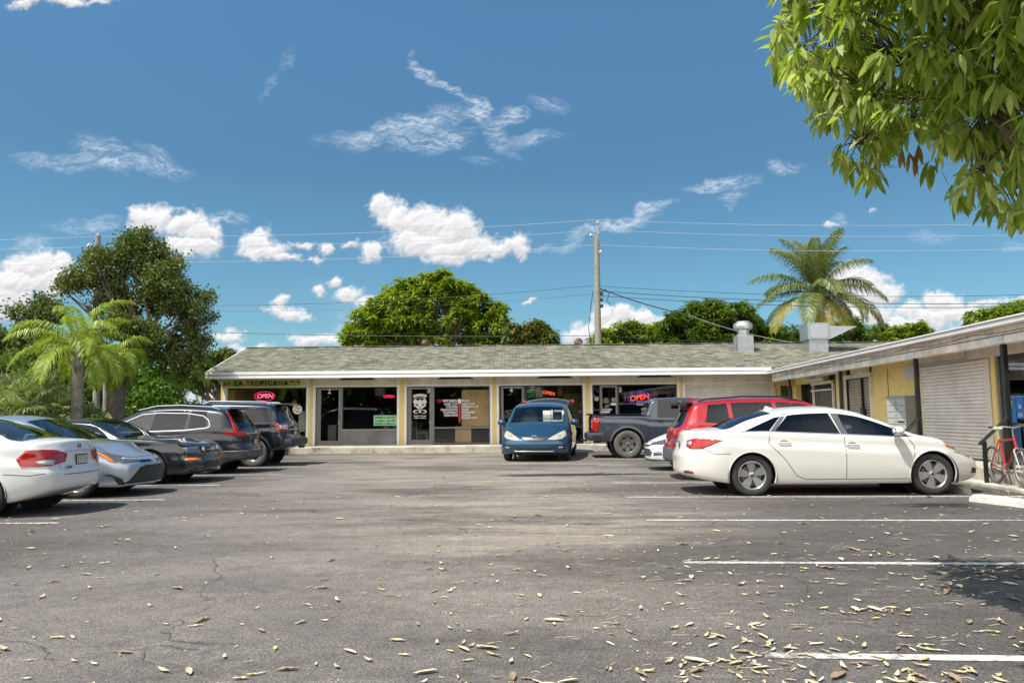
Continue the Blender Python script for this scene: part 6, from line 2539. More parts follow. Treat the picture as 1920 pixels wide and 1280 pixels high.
for (a_, b_, c_, d_) in ((1484, 1490.5, ZS, 0), (1565.5, 1575, ZS, 0), (1634, 1727.5, ZS - .1, 0), (1861.5, 1869.5, ZS, -.05)):
    mb = MB()
    wbox(mb, a_, b_, c_, 2.9, d_)
    wp(mb, 'pillar' if b_ - a_ < 20 else 'wall', YEL)
mb = MB()
mb.box((0.0, YF_ - .2, 2.40), (.2, YP(1490), 2.9))
mb.box((0.001, YP(1522), 2.43), (.2, YP(1490), 2.9))
wp(mb, 'wall', YEL)
mb = MB()
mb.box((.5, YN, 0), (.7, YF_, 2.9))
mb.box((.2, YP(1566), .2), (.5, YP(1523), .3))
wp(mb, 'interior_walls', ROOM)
# plaster cracks: raised pale trowelled lines
mb = MB()
ya, yb = YP(1640), YP(1727)
for pts in ([(.30, 2.55), (.36, 2.30), (.52, 2.12), (.60, 2.0), (.78, 1.93), (.95, 1.90)], [(.10, 1.72), (.28, 1.75), (.5, 1.85), (.60, 2.0)], [(.78, 2.5), (.74, 2.2), (.70, 2.05)]):
    mb.tube([(-.001, ya + (yb - ya) * a, z) for a, z in pts], .016, 5)
wp(mb, 'patched_cracks', pm('patch_yellow', (.72, .60, .27), .8))
mb = MB()
mb.box((-.012, ya + (yb - ya) * .30, ZS), (-.002, ya + (yb - ya) * .305, 2.55))
mb.m = 1
mb.box((-.06, YP(1700), 2.17), (-.005, YP(1726), 2.52))
wp(mb, 'wall_panel', [BRZ, pm('panel_white', (.55, .54, .50), .7, var=.1)])
# headers / sign boards
for (a_, b_, z_, x_) in ((1728, 1820, 2.50, -.10), (1828, 1990, 2.46, -.14), (1524, 1548, 2.42, -.10)):
    mb = MB()
    wbox(mb, a_, b_, z_, 2.86, x_, .1)
    wp(mb, 'sign_band', pm('speckled_board', (.64, .59, .49), .8, var=.22, vs=14, dirt=.35))
mb = MB()
wbox(mb, 1821, 1827.5, 2.45, 2.86, -.13, -.02)
wbox(mb, 1727.8, 1860, 2.44, 2.50, -.12, .1)
wp(mb, 'board_bracket', GTRIM)
# roller shutter, near
yf, yn = YP(1730), YP(1851)
mb = MB()


def wslats(mb, ya, yb, z0, z1, x, h=.075, dep=.02):
    n = int((z1 - z0) / h)
    h = (z1 - z0) / n
    prof = []
    for i in range(n):
        z = z0 + i * h
        prof += [(x + .018, z), (x - dep * .7, z + h * .14), (x - dep, z + h * .5), (x - dep * .8, z + h * .78), (x + .018, z + h * .90)]
    prof.append((x + .018, z1))
    vs = []
    k = 8
    for (xx, z) in prof:
        for j in range(k + 1):
            y = ya + (yb - ya) * j / k
            vs.append((xx + .003 * math.sin(z * 3 + j * .7), y, z))
    fs = []
    for i in range(len(prof) - 1):
        for j in range(k):
            a = i * (k + 1) + j
            fs.append((a, a + k + 1, a + k + 2, a + 1))
    mb.add(vs, fs)


wslats(mb, yf, yn, ZS + .02, 2.44, -.02, .078)
wp(mb, 'roller_shutter', SHUT, True)
mb = MB()
mb.box((-.07, YP(1860), ZS), (0.0, YP(1851), 2.44), .008)
wp(mb, 'shutter_track', TRIM)
mb = MB()
mb.box((-.05, YP(1730), ZS), (0.0, YP(1728), 2.44))
wp(mb, 'shutter_track', TRIM)
# far windows
mb = MB()
mb.m = 0
ya, yb = YP(1524), YP(1563)
mb.box((-.06, ya - .10, ZS), (.0, ya, 2.42))
mb.box((-.06, yb, ZS), (0, yb + .10, 2.42))
mb.box((-.12, yb, 2.10), (-.02, ya, 2.15))
mb.box((-.10, yb, 2.32), (.0, ya, 2.42))
wp(mb, 'window_frame', TRIM)
mb = MB()
mb.box((.18, yb, ZS), (.2, ya, 1.95))
wp(mb, 'window_board', pm('brown_board', (.065, .035, .025), .8))
mb = MB()
mb.box((.05, yb + .1, ZS), (.056, ya - .1, 2.12))
wp(mb, 'window', SHOPG)
# window with grille and inner shutter
ya, yb = YP(1587), YP(1633)
mb = MB()
wslats(mb, ya, yb, ZS, 2.36, .06, .085)
wp(mb, 'roller_shutter', pm('shutter_tan', (.40, .35, .27), .6, var=.15, vs=3), True)
mb = MB()
mb.box((-.08, yb - .12, ZS), (0, yb, 2.42))
mb.box((-.10, yb - .12, 2.38), (0, ya + .2, 2.50))
mb.box((-.06, ya + .02, ZS), (0, ya + .12, 2.38))
wp(mb, 'window_frame', TRIM)
mb = MB()
ym = yb + .75
mb.box((-.03, ym - .03, ZS), (.03, ym + .03, 2.36))
mb.box((-.06, ym - .16, 1.15), (-.0, ym + .10, 1.50), .01)
mb.box((-.02, ya, ZS), (.02, ya + .05, 2.36))
wp(mb, 'door_bars', BLACKP)
# torn awning remains
mb = MB()
mb.box((-.75, YP(1548), 2.50), (-.05, YP(1546), 2.80))
mb.tube([(-.45, YP(1566), 2.46), (-.45, YP(1530), 2.50)], .04, 8)
mb.tube([(-.38, YP(1600), 2.60), (-.38, YP(1552), 2.58)], .035, 8)
wp(mb, 'awning_bar', TRIM)
mb = MB()
mb.box((-.30, YP(1620), 2.50), (-.10, YP(1613), 2.86), .01)
mb.box((-.25, YP(1632), 2.46), (-.02, YP(1624), 2.80), .01)
wp(mb, 'meter_box', TRIM)
# near storefront with glass and blue posters
ya, yb = YP(1873), YD(8)
yq_ = YP(1873)
dl = DP(1873)
mb = MB()
k = yq_
for i in range(6):
    mb.box((.0, k - .07, ZS), (.07, k, 2.44))
    k -= 1.15
mb.box((.0, yb, 2.36), (.07, ya, 2.46))
mb.box((.0, yb, ZS), (.07, ya, ZS + .12))
wp(mb, 'window_frame', BRZ)
mb = MB()
mb.box((.03, yb, ZS + .1), (.036, ya, 2.38))
wp(mb, 'window', SHOPG)
mb = MB()
mb.box((-.02, YP(1874) - .01, ZS), (.0, YP(1871), 2.44))
wp(mb, 'door_jamb', pm('jamb_grey', (.15, .14, .14), .6))
# white valance cloth inside the shop window
mb = MB()
vs = []
for i in range(24):
    y = ya - .3 - 2.4 * i / 23
    vs += [(.25 + .04 * math.sin(i * 1.4), y, 2.28), (.25 + .05 * math.sin(i * 1.4 + .3), y, 2.02 + .04 * math.sin(i * .9))]
mb.add(vs, [(2 * i, 2 * i + 1, 2 * i + 3, 2 * i + 2) for i in range(23)])
wp(mb, 'valance', WHT)


def wing_thing(mb, name, mat, label, cat, group=None, smooth=False, loc=None):
    o = mb.build(name, mat, None, smooth, label, cat, group)
    o.matrix_world = WM
    return o


PB = pm('poster_blue', (.02, .16, .46), .5)
for (px0, px1, z0, z1, mt, lab) in ((1900, 1914, 1.20, 1.62, PB, 'blue poster behind the bicycle handlebars in the near shop window'), (1879, 1899, 1.12, 1.62, PB, 'blue and green poster beside the near black post'), (1879, 1905, .62, 1.05, pm('poster_navy', (.01, .07, .18), .5), 'dark blue poster low in the near shop window behind the bicycle')):
    r_ = empty('poster', (0, 0, 0), 0, lab, 'poster')
    r_.matrix_world = WM @ Matrix.Translation((.02, YP(px0), z0))
    mb = MB()
    mb.box((-.012, YP(px1) - YP(px0), 0), (-.004, 0, z1 - z0))
    mb.build('sheet', mt, r_)
    w_ = YP(px1) - YP(px0)
    if px0 == 1900:
        text_mesh('poster_lettering', 'ia', .16, frame_M((-.016, w_ * .5, .24), (0, -1, 0), (0, 0, 1)), WHT, r_, .001)
        text_mesh('poster_lettering', 'on', .16, frame_M((-.016, w_ * .5, .08), (0, -1, 0), (0, 0, 1)), WHT, r_, .001)
    elif z0 > 1:
        mb = MB()
        mb.prism([(.0, .12), (.10, .10), (.20, .22), (.26, .42), (.14, .44), (.10, .30)], 0, .003, frame_M((-.016, -.02, 0), (0, -1, 0), (0, 0, 1)))
        mb.build('poster_swoosh', pm('poster_lime', (.35, .5, .05), .5), r_)
# slab and low kerb
mb = MB()
mb.box((-.98, YN - 2, -.1), (.5, YP(1478), ZS), .03)
o = mb.build('sidewalk', CONC, None, kind='structure')
o.matrix_world = WM
mb = MB()
mb.box((-1.33, YN - 2, -.1), (-.985, YD(29.0), .06), .02)
o = mb.build('kerb', pm('kerb_concrete', (.50, .47, .40), .9, var=.25, vs=3, bs=25, bst=.4, dirt=.3), None, kind='structure')
o.matrix_world = WM
# posts
for i, (px, lab) in enumerate(((1889, 'nearest black steel post, behind the bicycle'), (1721, 'black steel post between mailboxes and the near shutter'), (1577, 'black steel post before the barred window'), (1481, 'farthest black steel post in the corner of the two buildings'))):
    D = DP(px, 7.95)
    mb = MB()
    r_ = empty('canopy_post', (0, 0, 0), 0, lab, 'post', 'black posts carrying the canopy')
    r_.matrix_world = WM @ Matrix.Translation((-.84, YD(D), ZS))
    h = 2.555 - ZS
    mb.box((-.045, -.045, .012), (.045, .045, h - .005), .006)
    mb.build('shaft', BLACKP, r_)
    mb = MB()
    mb.box((-.09, -.09, 0), (.09, .09, .012))
    mb.build('base_plate', BLACKP, r_)
    mb = MB()
    mb.box((-.13, -.20, h - .004), (-.092, .20, h + .14), .004)
    mb.build('cap_plate', pm('cap_plate_white', (.62, .64, .65), .6, var=.1), r_)
# mailbox cluster
D0, D1 = DP(1660, 8.4), DP(1716, 8.4)
mx = -.33
my = (YD(D0) + YD(D1)) / 2
mbx = empty('mailbox_cabinet', (0, 0, 0), 0, 'tall grey cluster mailbox on the walkway against the yellow wall', 'mailbox')
mbx.matrix_world = WM @ Matrix.Translation((mx, my, ZS))
GRY = pm('mailbox_grey', (.33, .34, .32), .5, .2, var=.1, vs=5)
GRL = pm('mailbox_door', (.46, .47, .46), .45, .3, var=.08, vs=5)
mb = MB()
# cabinet stands square to the lot, door side facing up the walkway towards the far corner of the lot
CW, CD, CH = .58, .50, 1.42
MZ = Matrix.Rotation(R(-66), 4, 'Z')
mb.box((-CW / 2, -CD / 2, .02), (CW / 2, CD / 2, CH), .015, MZ)
mb.build('cabinet', GRY, mbx)
mb = MB()
mb.box((-CW / 2 - .01, -CD / 2 - .01, CH), (CW / 2 + .01, CD / 2 + .01, CH + .025), .006, MZ)
mb.build('cabinet_top', GRY, mbx)
for r in range(8):
    for c in range(2):
        mb = MB()
        z = CH - .14 - r * .155
        y0_ = -CW / 2 + .03 + c * .29
        mb.box((y0_, -CD / 2 - .012, z - .068), (y0_ + .27, -CD / 2 - .0, z + .068), .004, MZ)
        o = mb.build('mailbox_door', GRL, mbx)
        k_ = MB()
        k_.sph(MZ @ Vector((y0_ + (.03 if c else .24), -CD / 2 - .014, z - .01)), .012, 8, 6)
        k_.build('lock', BLK, o)
mb = MB()
mb.box((-CW / 2 + .34, -CD / 2 - .016, CH - .64), (-CW / 2 + .56, -CD / 2 - .012, CH - .60), 0, MZ)
mb.build('mail_slot', BLK, mbx)


# handrails
def rail(name, label, base, top, post_h):
    r_ = empty(name, base, 0, label, 'handrail', 'black handrails at the walkway steps')
    b, t = Vector(base), Vector(top)
    mb = MB()
    mb.box((-.03, -.03, 0), (.03, .03, post_h), .005)
    mb.build('rail_post', BLACKP, r_)
    p0 = Vector((0, 0, post_h + .03))
    p1 = t - b
    d = (p1 - p0).normalized()
    mb = MB()
    q0 = p0 - d * .12
    L_ = (p1 - q0).length
    M = Matrix.Translation(q0) @ d.to_track_quat('X', 'Z').to_matrix().to_4x4()
    mb.box((0, -.032, -.028), (L_, .032, .028), .006, M)
    mb.build('rail_bar', BLACKP, r_)


P1 = WM @ Vector((-.86, YD(DP(1889, 7.95)), 1.38))
b1 = gnd(1851, 911, 0.0)
rail('handrail', 'black handrail sloping down in front of the bicycle', (b1.x, b1.y, 0), (P1.x - .05, P1.y - .08, 1.22), .80)
P2 = WM @ Vector((-.86, YD(DP(1721, 7.95)), 1.38))
b2 = at(1693, 812, P2.y - 1.1)
rail('handrail', 'black handrail rising behind the white sedan bonnet to the mailbox post', (b2.x, b2.y, 0), (P2.x - .05, P2.y - .08, 1.20), .84)
# wheel stop
ws = gnd(1822, 939, 0)
mb = MB()
L_ = 1.85
vs = []
for (x, s) in ((0, .6), (.05, .92), (.12, 1), (L_ - .12, 1), (L_ - .05, .92), (L_, .6)):
    for (y, z) in ((-.085, 0), (-.075, .09), (-.045, .115), (.045, .115), (.075, .09), (.085, 0)):
        vs.append((x, y * (.8 + .2 * s), z * s))
fs = [(6 * i + j, 6 * i + (j + 1) % 6, 6 * i + 6 + (j + 1) % 6, 6 * i + 6 + j) for i in range(5) for j in range(6)]
fs += [tuple(range(6)), tuple(range(30, 36))]
mb.add(vs, fs)
o = mb.build('wheel_stop', pm('stop_paint', (.60, .58, .53), .85, var=.15, vs=6, bs=20, dirt=.35), None, True, 'worn white concrete wheel stop in front of the bicycle kerb', 'wheel stop')
o.location = (ws.x + .02, ws.y, 0)
o.rotation_euler = (0, 0, R(-74))
mb = MB()
mb.add(vs, fs)
ws2 = gnd(1790, 925, 0)
o = mb.build('wheel_stop', MATS['stop_paint'], None, True, 'broken wheel stop under the front bumper of the white sedan', 'wheel stop')
o.location = (7.42, 14.85, 0)
o.rotation_euler = (0, 0, R(-88))

# ---- bicycle
bk = empty('bicycle', (0, 0, 0), 0, 'red bicycle with white saddle leaning by the near black post', 'bicycle')
pr = gnd(1869, 906, .06)
bk.location = (pr.x, pr.y, .06)
bk.rotation_euler = (R(3), 0, R(-98.5))
BR = pm('bike_red', (.42, .012, .02), .3, coat=.6)
CHRB = pm('bike_chrome', (.6, .6, .6), .25, .9)
RR = .335


def bwheel(x):
    M = Matrix.Translation((x, 0, RR)) @ Matrix.Rotation(R(90), 4, 'X')
    mb = MB()
    mb.lathe([(RR - .014 + .016 * math.cos(a), .016 * math.sin(a)) for a in [2 * math.pi * i / 8 for i in range(8)]], 48, M, True)
    t = mb.build('wheel', pm('bike_tyre', (.10, .095, .09), .8), bk, True)
    mb = MB()
    mb.lathe([(RR - .045 + .012 * math.cos(a), .010 * math.sin(a)) for a in [2 * math.pi * i / 6 for i in range(6)]], 48, M, True)
    mb.lathe([(.0, .04), (.022, .04), (.018, .02), (.018, -.02), (.022, -.04), (0, -.04)], 12, M)
    for i in range(28):
        a = 2 * math.pi * i / 28
        s = .03 if i % 2 else -.03
        mb.tube([M @ Vector((.02 * math.cos(a), .02 * math.sin(a), s)), M @ Vector(((RR - .05) * math.cos(a + .1), (RR - .05) * math.sin(a + .1), 0))], .0022, 4, False)
    mb.build('rim', CHRB, t, True)


bwheel(0)
bwheel(1.04)
BB = Vector((.44, 0, .29))
ST = Vector((.30, 0, .80))
HT = Vector((.84, 0, .84))
HB = Vector((.88, 0, .70))
mb = MB()
mb.tube([BB, ST], .017, 10)
mb.tube([ST - Vector((0, 0, .03)), HT - Vector((0, 0, .03))], .015, 10)
mb.tube([BB, HB], .019, 10)
mb.tube([HT + Vector((-.01, 0, .03)), HB + Vector((.015, 0, -.03))], .021, 10)
for s in (-1, 1):
    mb.tube([BB + Vector((0, s * .03, 0)), Vector((0, s * .06, RR))], .010, 8)
    mb.tube([ST + Vector((0, s * .015, -.04)), Vector((0, s * .06, RR))], .009, 8)
mb.build('frame', BR, bk, True)
mb = MB()
for s in (-1, 1):
    mb.tube([HB + Vector((.015, 0, -.03)), HB + Vector((.03, s * .055, -.07)), Vector((1.0, s * .055, .42)), Vector((1.04, s * .055, RR))], .012, 8)
mb.build('fork', pm('bike_fork', (.6, .6, .62), .3, .3), bk, True)
mb = MB()
mb.tube([ST, ST + Vector((-.045, 0, .16))], .013, 8)
mb.build('seat_post', CHRB, bk, True)
mb = MB()
mb.sph((.23, 0, .985), 1, 16, 10, (.12, .07, .035))
mb.sph((.35, 0, .985), 1, 12, 8, (.12, .028, .025))
mb.build('saddle', pm('saddle_white', (.66, .63, .56), .5), bk, True)
mb = MB()
mb.tube([HT, HT + Vector((-.01, 0, .13)), HT + Vector((.05, 0, .17))], .013, 8)
h0 = HT + Vector((.05, 0, .17))
mb.tube([h0 + Vector((-.10, -.28, .02)), h0 + Vector((-.03, -.16, .02)), h0, h0 + Vector((-.03, .16, .02)), h0 + Vector((-.10, .28, .02))], .012, 8)
mb.build('handlebar', CHRB, bk, True)
mb = MB()
for s in (-1, 1):
    mb.tube([h0 + Vector((-.10, s * .28, .02)), h0 + Vector((-.19, s * .31, .015))], .017, 8)
mb.build('grips', BLK, bk, True)
mb = MB()
M = Matrix.Translation(BB) @ Matrix.Rotation(R(90), 4, 'X')
mb.lathe([(.085, .055), (.09, .055), (.09, .050), (.085, .050)], 24, M, True)
for i in range(5):
    a = 2 * math.pi * i / 5
    mb.tube([M @ Vector((0, 0, .052)), M @ Vector((.085 * math.cos(a), .085 * math.sin(a), .052))], .006, 5)
for s in (-1, 1):
    mb.tube([BB + Vector((0, s * .04, 0)), BB + Vector((s * .12, s * .07, -s * .11))], .010, 6)
    mb.box(BB + Vector((s * .12 - .045, s * .07 + s * .0, -s * .11 - .01)), BB + Vector((s * .12 + .045, s * .07 + s * .09, -s * .11 + .01)), .005)
mb.build('crankset', CHRB, bk, True)
mb = MB()
mb.tube([BB + Vector((0, -.052, .09)), Vector((0, -.052, RR + .04)), Vector((-.04, -.052, RR)), Vector((0, -.052, RR - .04)), BB + Vector((0, -.052, -.09))], .005, 5)
mb.tube([Vector((0, -.06, RR)), Vector((.02, -.06, RR - .10)), Vector((.07, -.06, RR - .15))], .012, 6)
mb.build('chain', BLK, bk, True)
# ---------------------------------------------------------------- vegetation
def leafmat(name, cols, trans=0.35, rough=0.5, lowf=0.35):
    if name in MATS:
        return MATS[name]
    m, nt, b = newmat(name)
    g = nd(nt, 'ShaderNodeNewGeometry')
    stops = [(i / (len(cols) - 1), c) for i, c in enumerate(cols)]
    lf = noise(nt, g.outputs['Position'], lowf, 3, .6)
    f = mth(nt, 'ADD', mth(nt, 'MULTIPLY', g.outputs['Random Per Island'], 0.62), mth(nt, 'MULTIPLY', mth(nt, 'SUBTRACT', lf, 0.3), 0.8), clamp=True)
    c = ramp(nt, f, stops)
    nt.links.new(c, b.inputs['Base Color'])
    b.inputs['Roughness'].default_value = rough
    b.inputs['Specular IOR Level'].default_value = 0.35
    t = nd(nt, 'ShaderNodeBsdfTranslucent')
    c2 = mixc(nt, 1.0, c, (1.25, 1.35, 0.5), 'MULTIPLY')
    nt.links.new(c2, t.inputs[0])
    mx = nd(nt, 'ShaderNodeMixShader')
    mx.inputs[0].default_value = trans
    nt.links.new(b.outputs[0], mx.inputs[1])
    nt.links.new(t.outputs[0], mx.inputs[2])
    nt.links.new(mx.outputs[0], nt.nodes['Material Output'].inputs[0])
    return m


BARK = pm('bark_brown', (.15, .11, .08), .95, var=.4, vs=6, bs=14, bst=.8)
BARKG = pm('bark_grey', (.26, .24, .21), .95, var=.35, vs=5, bs=12, bst=.7)
LM_MANGO = leafmat('mango_leaves', [(.08, .125, .014), (.17, .24, .02), (.27, .34, .028), (.42, .44, .06)], .40)
LM_DARK = leafmat('dark_leaves', [(.045, .08, .014), (.095, .155, .022), (.18, .25, .035)], .33)
LM_OAK = leafmat('oak_leaves', [(.045, .07, .016), (.095, .13, .03), (.15, .18, .045), (.24, .24, .08)], .25)
LM_RED = leafmat('reddish_leaves', [(.05, .10, .02), (.10, .16, .03), (.20, .17, .06), (.24, .10, .05)], .3)
LM_BRIGHT = leafmat('bright_leaves', [(.07, .14, .02), (.13, .25, .03), (.22, .34, .05)], .38)
LM_QUEEN = leafmat('palm_leaflets', [(.10, .17, .02), (.22, .31, .035), (.37, .43, .07), (.52, .48, .12)], .38, .4, .6)
LM_COCO = leafmat('coconut_leaflets', [(.07, .10, .03), (.13, .17, .045), (.24, .26, .08), (.40, .34, .14)], .32, .4, .5)
LM_COCOY = leafmat('coconut_old_leaflets', [(.14, .17, .03), (.30, .27, .05), (.42, .30, .08)], .3, .4, .5)
LM_FAN = leafmat('fan_palm_leaves', [(.07, .11, .04), (.16, .21, .09), (.28, .32, .14), (.46, .42, .20)], .3, .45, .8)
LM_NEAR = leafmat('near_mango_leaves', [(.14, .20, .035), (.24, .32, .05), (.36, .43, .10), (.50, .55, .20), (.68, .70, .34)], .5, .5, .9)
nr = np.random.RandomState(11)


def norm(v):
    return v / np.maximum(np.linalg.norm(v, axis=-1, keepdims=True), 1e-9)


def rand_dirs(n):
    v = nr.normal(size=(n, 3))
    return norm(v)


def rhombs(P, D, L, Wd, N=None, droop=0.0):
    """pointed leaves as folded quads: base, side, tip, side"""
    n = len(P)
    if N is None:
        N = rand_dirs(n)
    S = norm(np.cross(D, N))
    L = np.asarray(L).reshape(-1, 1) * np.ones((n, 1))
    Wd = np.asarray(Wd).reshape(-1, 1) * np.ones((n, 1))
    mid = P + D * L * .45
    tip = P + D * L
    tip[:, 2] -= (droop * L[:, 0])
    V = np.stack([P, mid + S * Wd, tip, mid - S * Wd], axis=1)
    return V


def blob_points(blobs, n, lo=.55, hi=1.05, flat=1.0):
    # every lobe carries leafy clumps on its shell; leaves gather round the clumps
    C_, Rc, Cw, Bc = [], [], [], []
    for b in blobs:
        m = 15
        d = rand_dirs(m)
        d[:, 2] = np.where(d[:, 2] < -.35, -d[:, 2] * nr.rand(m), d[:, 2])
        d = norm(d)
        rr = b[3] * (lo + (hi - lo) * nr.rand(m, 1) ** .6)
        C_.append(np.array(b[:3]) + d * rr)
        cr = b[3] * nr.uniform(.20, .40, m)
        Rc.append(cr)
        Cw.append(cr ** 2 * nr.uniform(.3, 1.3, m))
        Bc.append(np.repeat(np.array([b[:3]]), m, axis=0))
    C_ = np.concatenate(C_)
    Rc = np.concatenate(Rc)
    Cw = np.concatenate(Cw)
    Bc = np.concatenate(Bc)
    pick = nr.choice(len(C_), n, p=Cw / Cw.sum())
    d = rand_dirs(n)
    P = C_[pick] + d * (Rc[pick] * nr.rand(n) ** .45).reshape(-1, 1) * np.array([1.1, 1.1, .8])
    return P, norm(norm(P - Bc[pick]) + .5 * d)


def rosette_leaves(P, out, k, L, Wd, dr=(-1.0, .35)):
    n = len(P)
    P2 = np.repeat(P, k, axis=0)
    O = np.repeat(out, k, axis=0)
    az = nr.rand(n * k) * 6.283
    el = dr[0] + (dr[1] - dr[0]) * nr.rand(n * k)
    D = np.stack([np.cos(az) * np.cos(el), np.sin(az) * np.cos(el), np.sin(el)], axis=1)
    D = norm(D + O * .35)
    N = norm(np.tile([0, 0, 1.0], (n * k, 1)) + rand_dirs(n * k) * .45)
    return rhombs(P2, D, L * (.7 + .6 * nr.rand(n * k)), Wd * (.8 + .4 * nr.rand(n * k)), N, .12)


def trunk_tube(mb, pts, r0, r1, n=10):
    m = len(pts)
    mb.tube(pts, [r0 + (r1 - r0) * (i / (m - 1)) ** .8 for i in range(m)], n)


def limb(mb, a, b, r0, r1, wob=.12, k=6, n=7):
    a, b = Vector(a), Vector(b)
    pts = []
    L_ = (b - a).length
    for i in range(k + 1):
        t = i / k
        p = a + (b - a) * t
        if 0 < i < k:
            p += Vector((rnd.uniform(-1, 1), rnd.uniform(-1, 1), rnd.uniform(-.6, 1))) * wob * L_ * .5
        pts.append(p)
    mb.tube(pts, [r0 + (r1 - r0) * i / k for i in range(k + 1)], n)
    return pts


def pxblobs(lst, D, dd=.6, layers=2):
    """crown lobes from picture circles at distance D; each gets its own depth"""
    out = []
    for (px, py, r) in lst:
        rr = r * D / FPX
        for k in range(layers):
            off = (rnd.uniform(-dd, dd) if k == 0 else rnd.uniform(.3, 2 * dd)) * rr
            c = at(px, py, D)
            out.append((c.x, D + off, c.z, rr))
    return out


def tree(name, label, D, lobes, n, L, Wd, mat, trunk_px, trunk_r, bark=BARK, layers=2, ros=7, cat='tree', group=None, limbs=9, lo=.55, dd=.6, dr=(-1.0, .35), random_leaf=False, fork=.45):
    bl = pxblobs(lobes, D, dd, layers)
    base = (XF(trunk_px, D), D, 0)
    r_ = empty(name, base, 0, label, cat, group)
    zc = sum(b[2] for b in bl) / len(bl)
    mb = MB()
    fz = zc * fork
    fk = Vector((base[0] + rnd.uniform(-.1, .1), D, fz))
    trunk_tube(mb, [Vector(base), Vector((base[0], D, fz * .5)), fk], trunk_r, trunk_r * .75)
    pick = rnd.sample(bl, min(limbs, len(bl)))
    for b in pick:
        e = Vector(b[:3]) + Vector((0, 0, b[3] * .25))
        pts = limb(mb, fk, e, trunk_r * .55, trunk_r * .12)
        for q in range(3):
            s = pts[rnd.randint(2, 4)]
            limb(mb, s, Vector(b[:3]) + Vector((rnd.uniform(-1, 1), rnd.uniform(-1, 1), rnd.uniform(-.3, 1))) * b[3] * .8, trunk_r * .2, trunk_r * .04, .1, 4, 5)
    o = mb.build('trunk', bark, r_, True)
    o.location = -Vector(base)
    P, d = blob_points(bl, n, lo)
    if random_leaf:
        P2 = np.repeat(P, ros, axis=0) + nr.normal(size=(n * ros, 3)) * L * 1.1
        V = rhombs(P2, rand_dirs(len(P2)), L * (.6 + .8 * nr.rand(len(P2))), Wd * (.7 + .6 * nr.rand(len(P2))))
    else:
        V = rosette_leaves(P, d, ros, L, Wd, dr)
    V = V[V[:, :, 2].min(axis=1) > .05]
    o = quads_np('crown', V, mat, r_)
    o.location = -Vector(base)
    return r_


# dome of the big mango behind the roof
tree('mango_tree', 'big dome-shaped bright green tree rising behind the middle of the roof', 46,
     [(700, 615, 44), (690, 640, 40), (735, 585, 40), (760, 560, 34), (790, 550, 32), (830, 545, 36), (870, 562, 34), (845, 580, 40), (905, 590, 40), (915, 625, 38), (925, 645, 28), (780, 610, 40), (740, 630, 38), (870, 610, 36), (800, 535, 26), (815, 640, 30), (668, 625, 20), (770, 580, 36), (725, 610, 36), (890, 640, 30)],
     5200, .42, .060, LM_MANGO, 832, .38, ros=7, limbs=16, lo=.72, fork=.62, dd=.5)
tree('leafy_tree', 'small reddish green tree showing over the ridge right of the dome tree', 41,
     [(965, 630, 22), (985, 640, 26), (1000, 622, 20), (1020, 632, 20), (1030, 645, 16), (1012, 612, 12)], 900, .30, .05, LM_RED, 1000, .16, ros=6, limbs=8)
tree('leafy_tree', 'low mid green tree just right of the utility pole', 52,
     [(1150, 640, 26), (1175, 630, 28), (1205, 628, 24), (1235, 632, 26), (1130, 650, 22), (1258, 640, 26), (1190, 650, 30)], 1700, .42, .06, LM_MANGO, 1190, .25, ros=6)
tree('leafy_tree', 'dense dark green round tree left of the exhaust fan', 48,
     [(1280, 615, 34), (1310, 598, 32), (1345, 595, 32), (1375, 600, 32), (1400, 612, 34), (1270, 640, 30), (1320, 635, 44), (1370, 635, 44), (1420, 640, 34), (1330, 580, 16)], 3200, .40, .055, LM_DARK, 1340, .3, ros=7, lo=.68)
tree('leafy_tree', 'dark tree mass directly behind the coconut palm trunk', 58,
     [(1440, 640, 30), (1480, 638, 34), (1560, 632, 34), (1600, 628, 34), (1635, 632, 28), (1650, 645, 20), (1520, 645, 30)], 2000, .42, .06, LM_DARK, 1560, .28, ros=6)
tree('leafy_tree', 'low green tree over the ridge where the two roofs meet', 50,
     [(1680, 632, 18), (1700, 626, 18), (1722, 624, 20), (1745, 634, 18), (1660, 640, 14), (1700, 645, 30)], 1000, .36, .055, LM_MANGO, 1700, .2, ros=6)
tree('leafy_tree', 'tree top peeping over the white canopy at the right edge', 44,
     [(1840, 600, 20), (1870, 595, 20), (1900, 590, 24), (1935, 590, 30), (1860, 620, 30), (1910, 620, 36)], 1400, .36, .055, LM_MANGO, 1890, .22, ros=6)
tree('leafy_tree', 'olive green tree mass behind the left gable end', 43,
     [(398, 675, 16), (415, 668, 16), (432, 670, 14), (405, 695, 22), (380, 690, 18), (360, 705, 24), (340, 690, 20), (385, 718, 26), (320, 712, 22), (350, 725, 22), (440, 686, 14), (425, 700, 20)], 1900, .34, .05, LM_OAK, 412, .2, ros=6)
mb = MB()
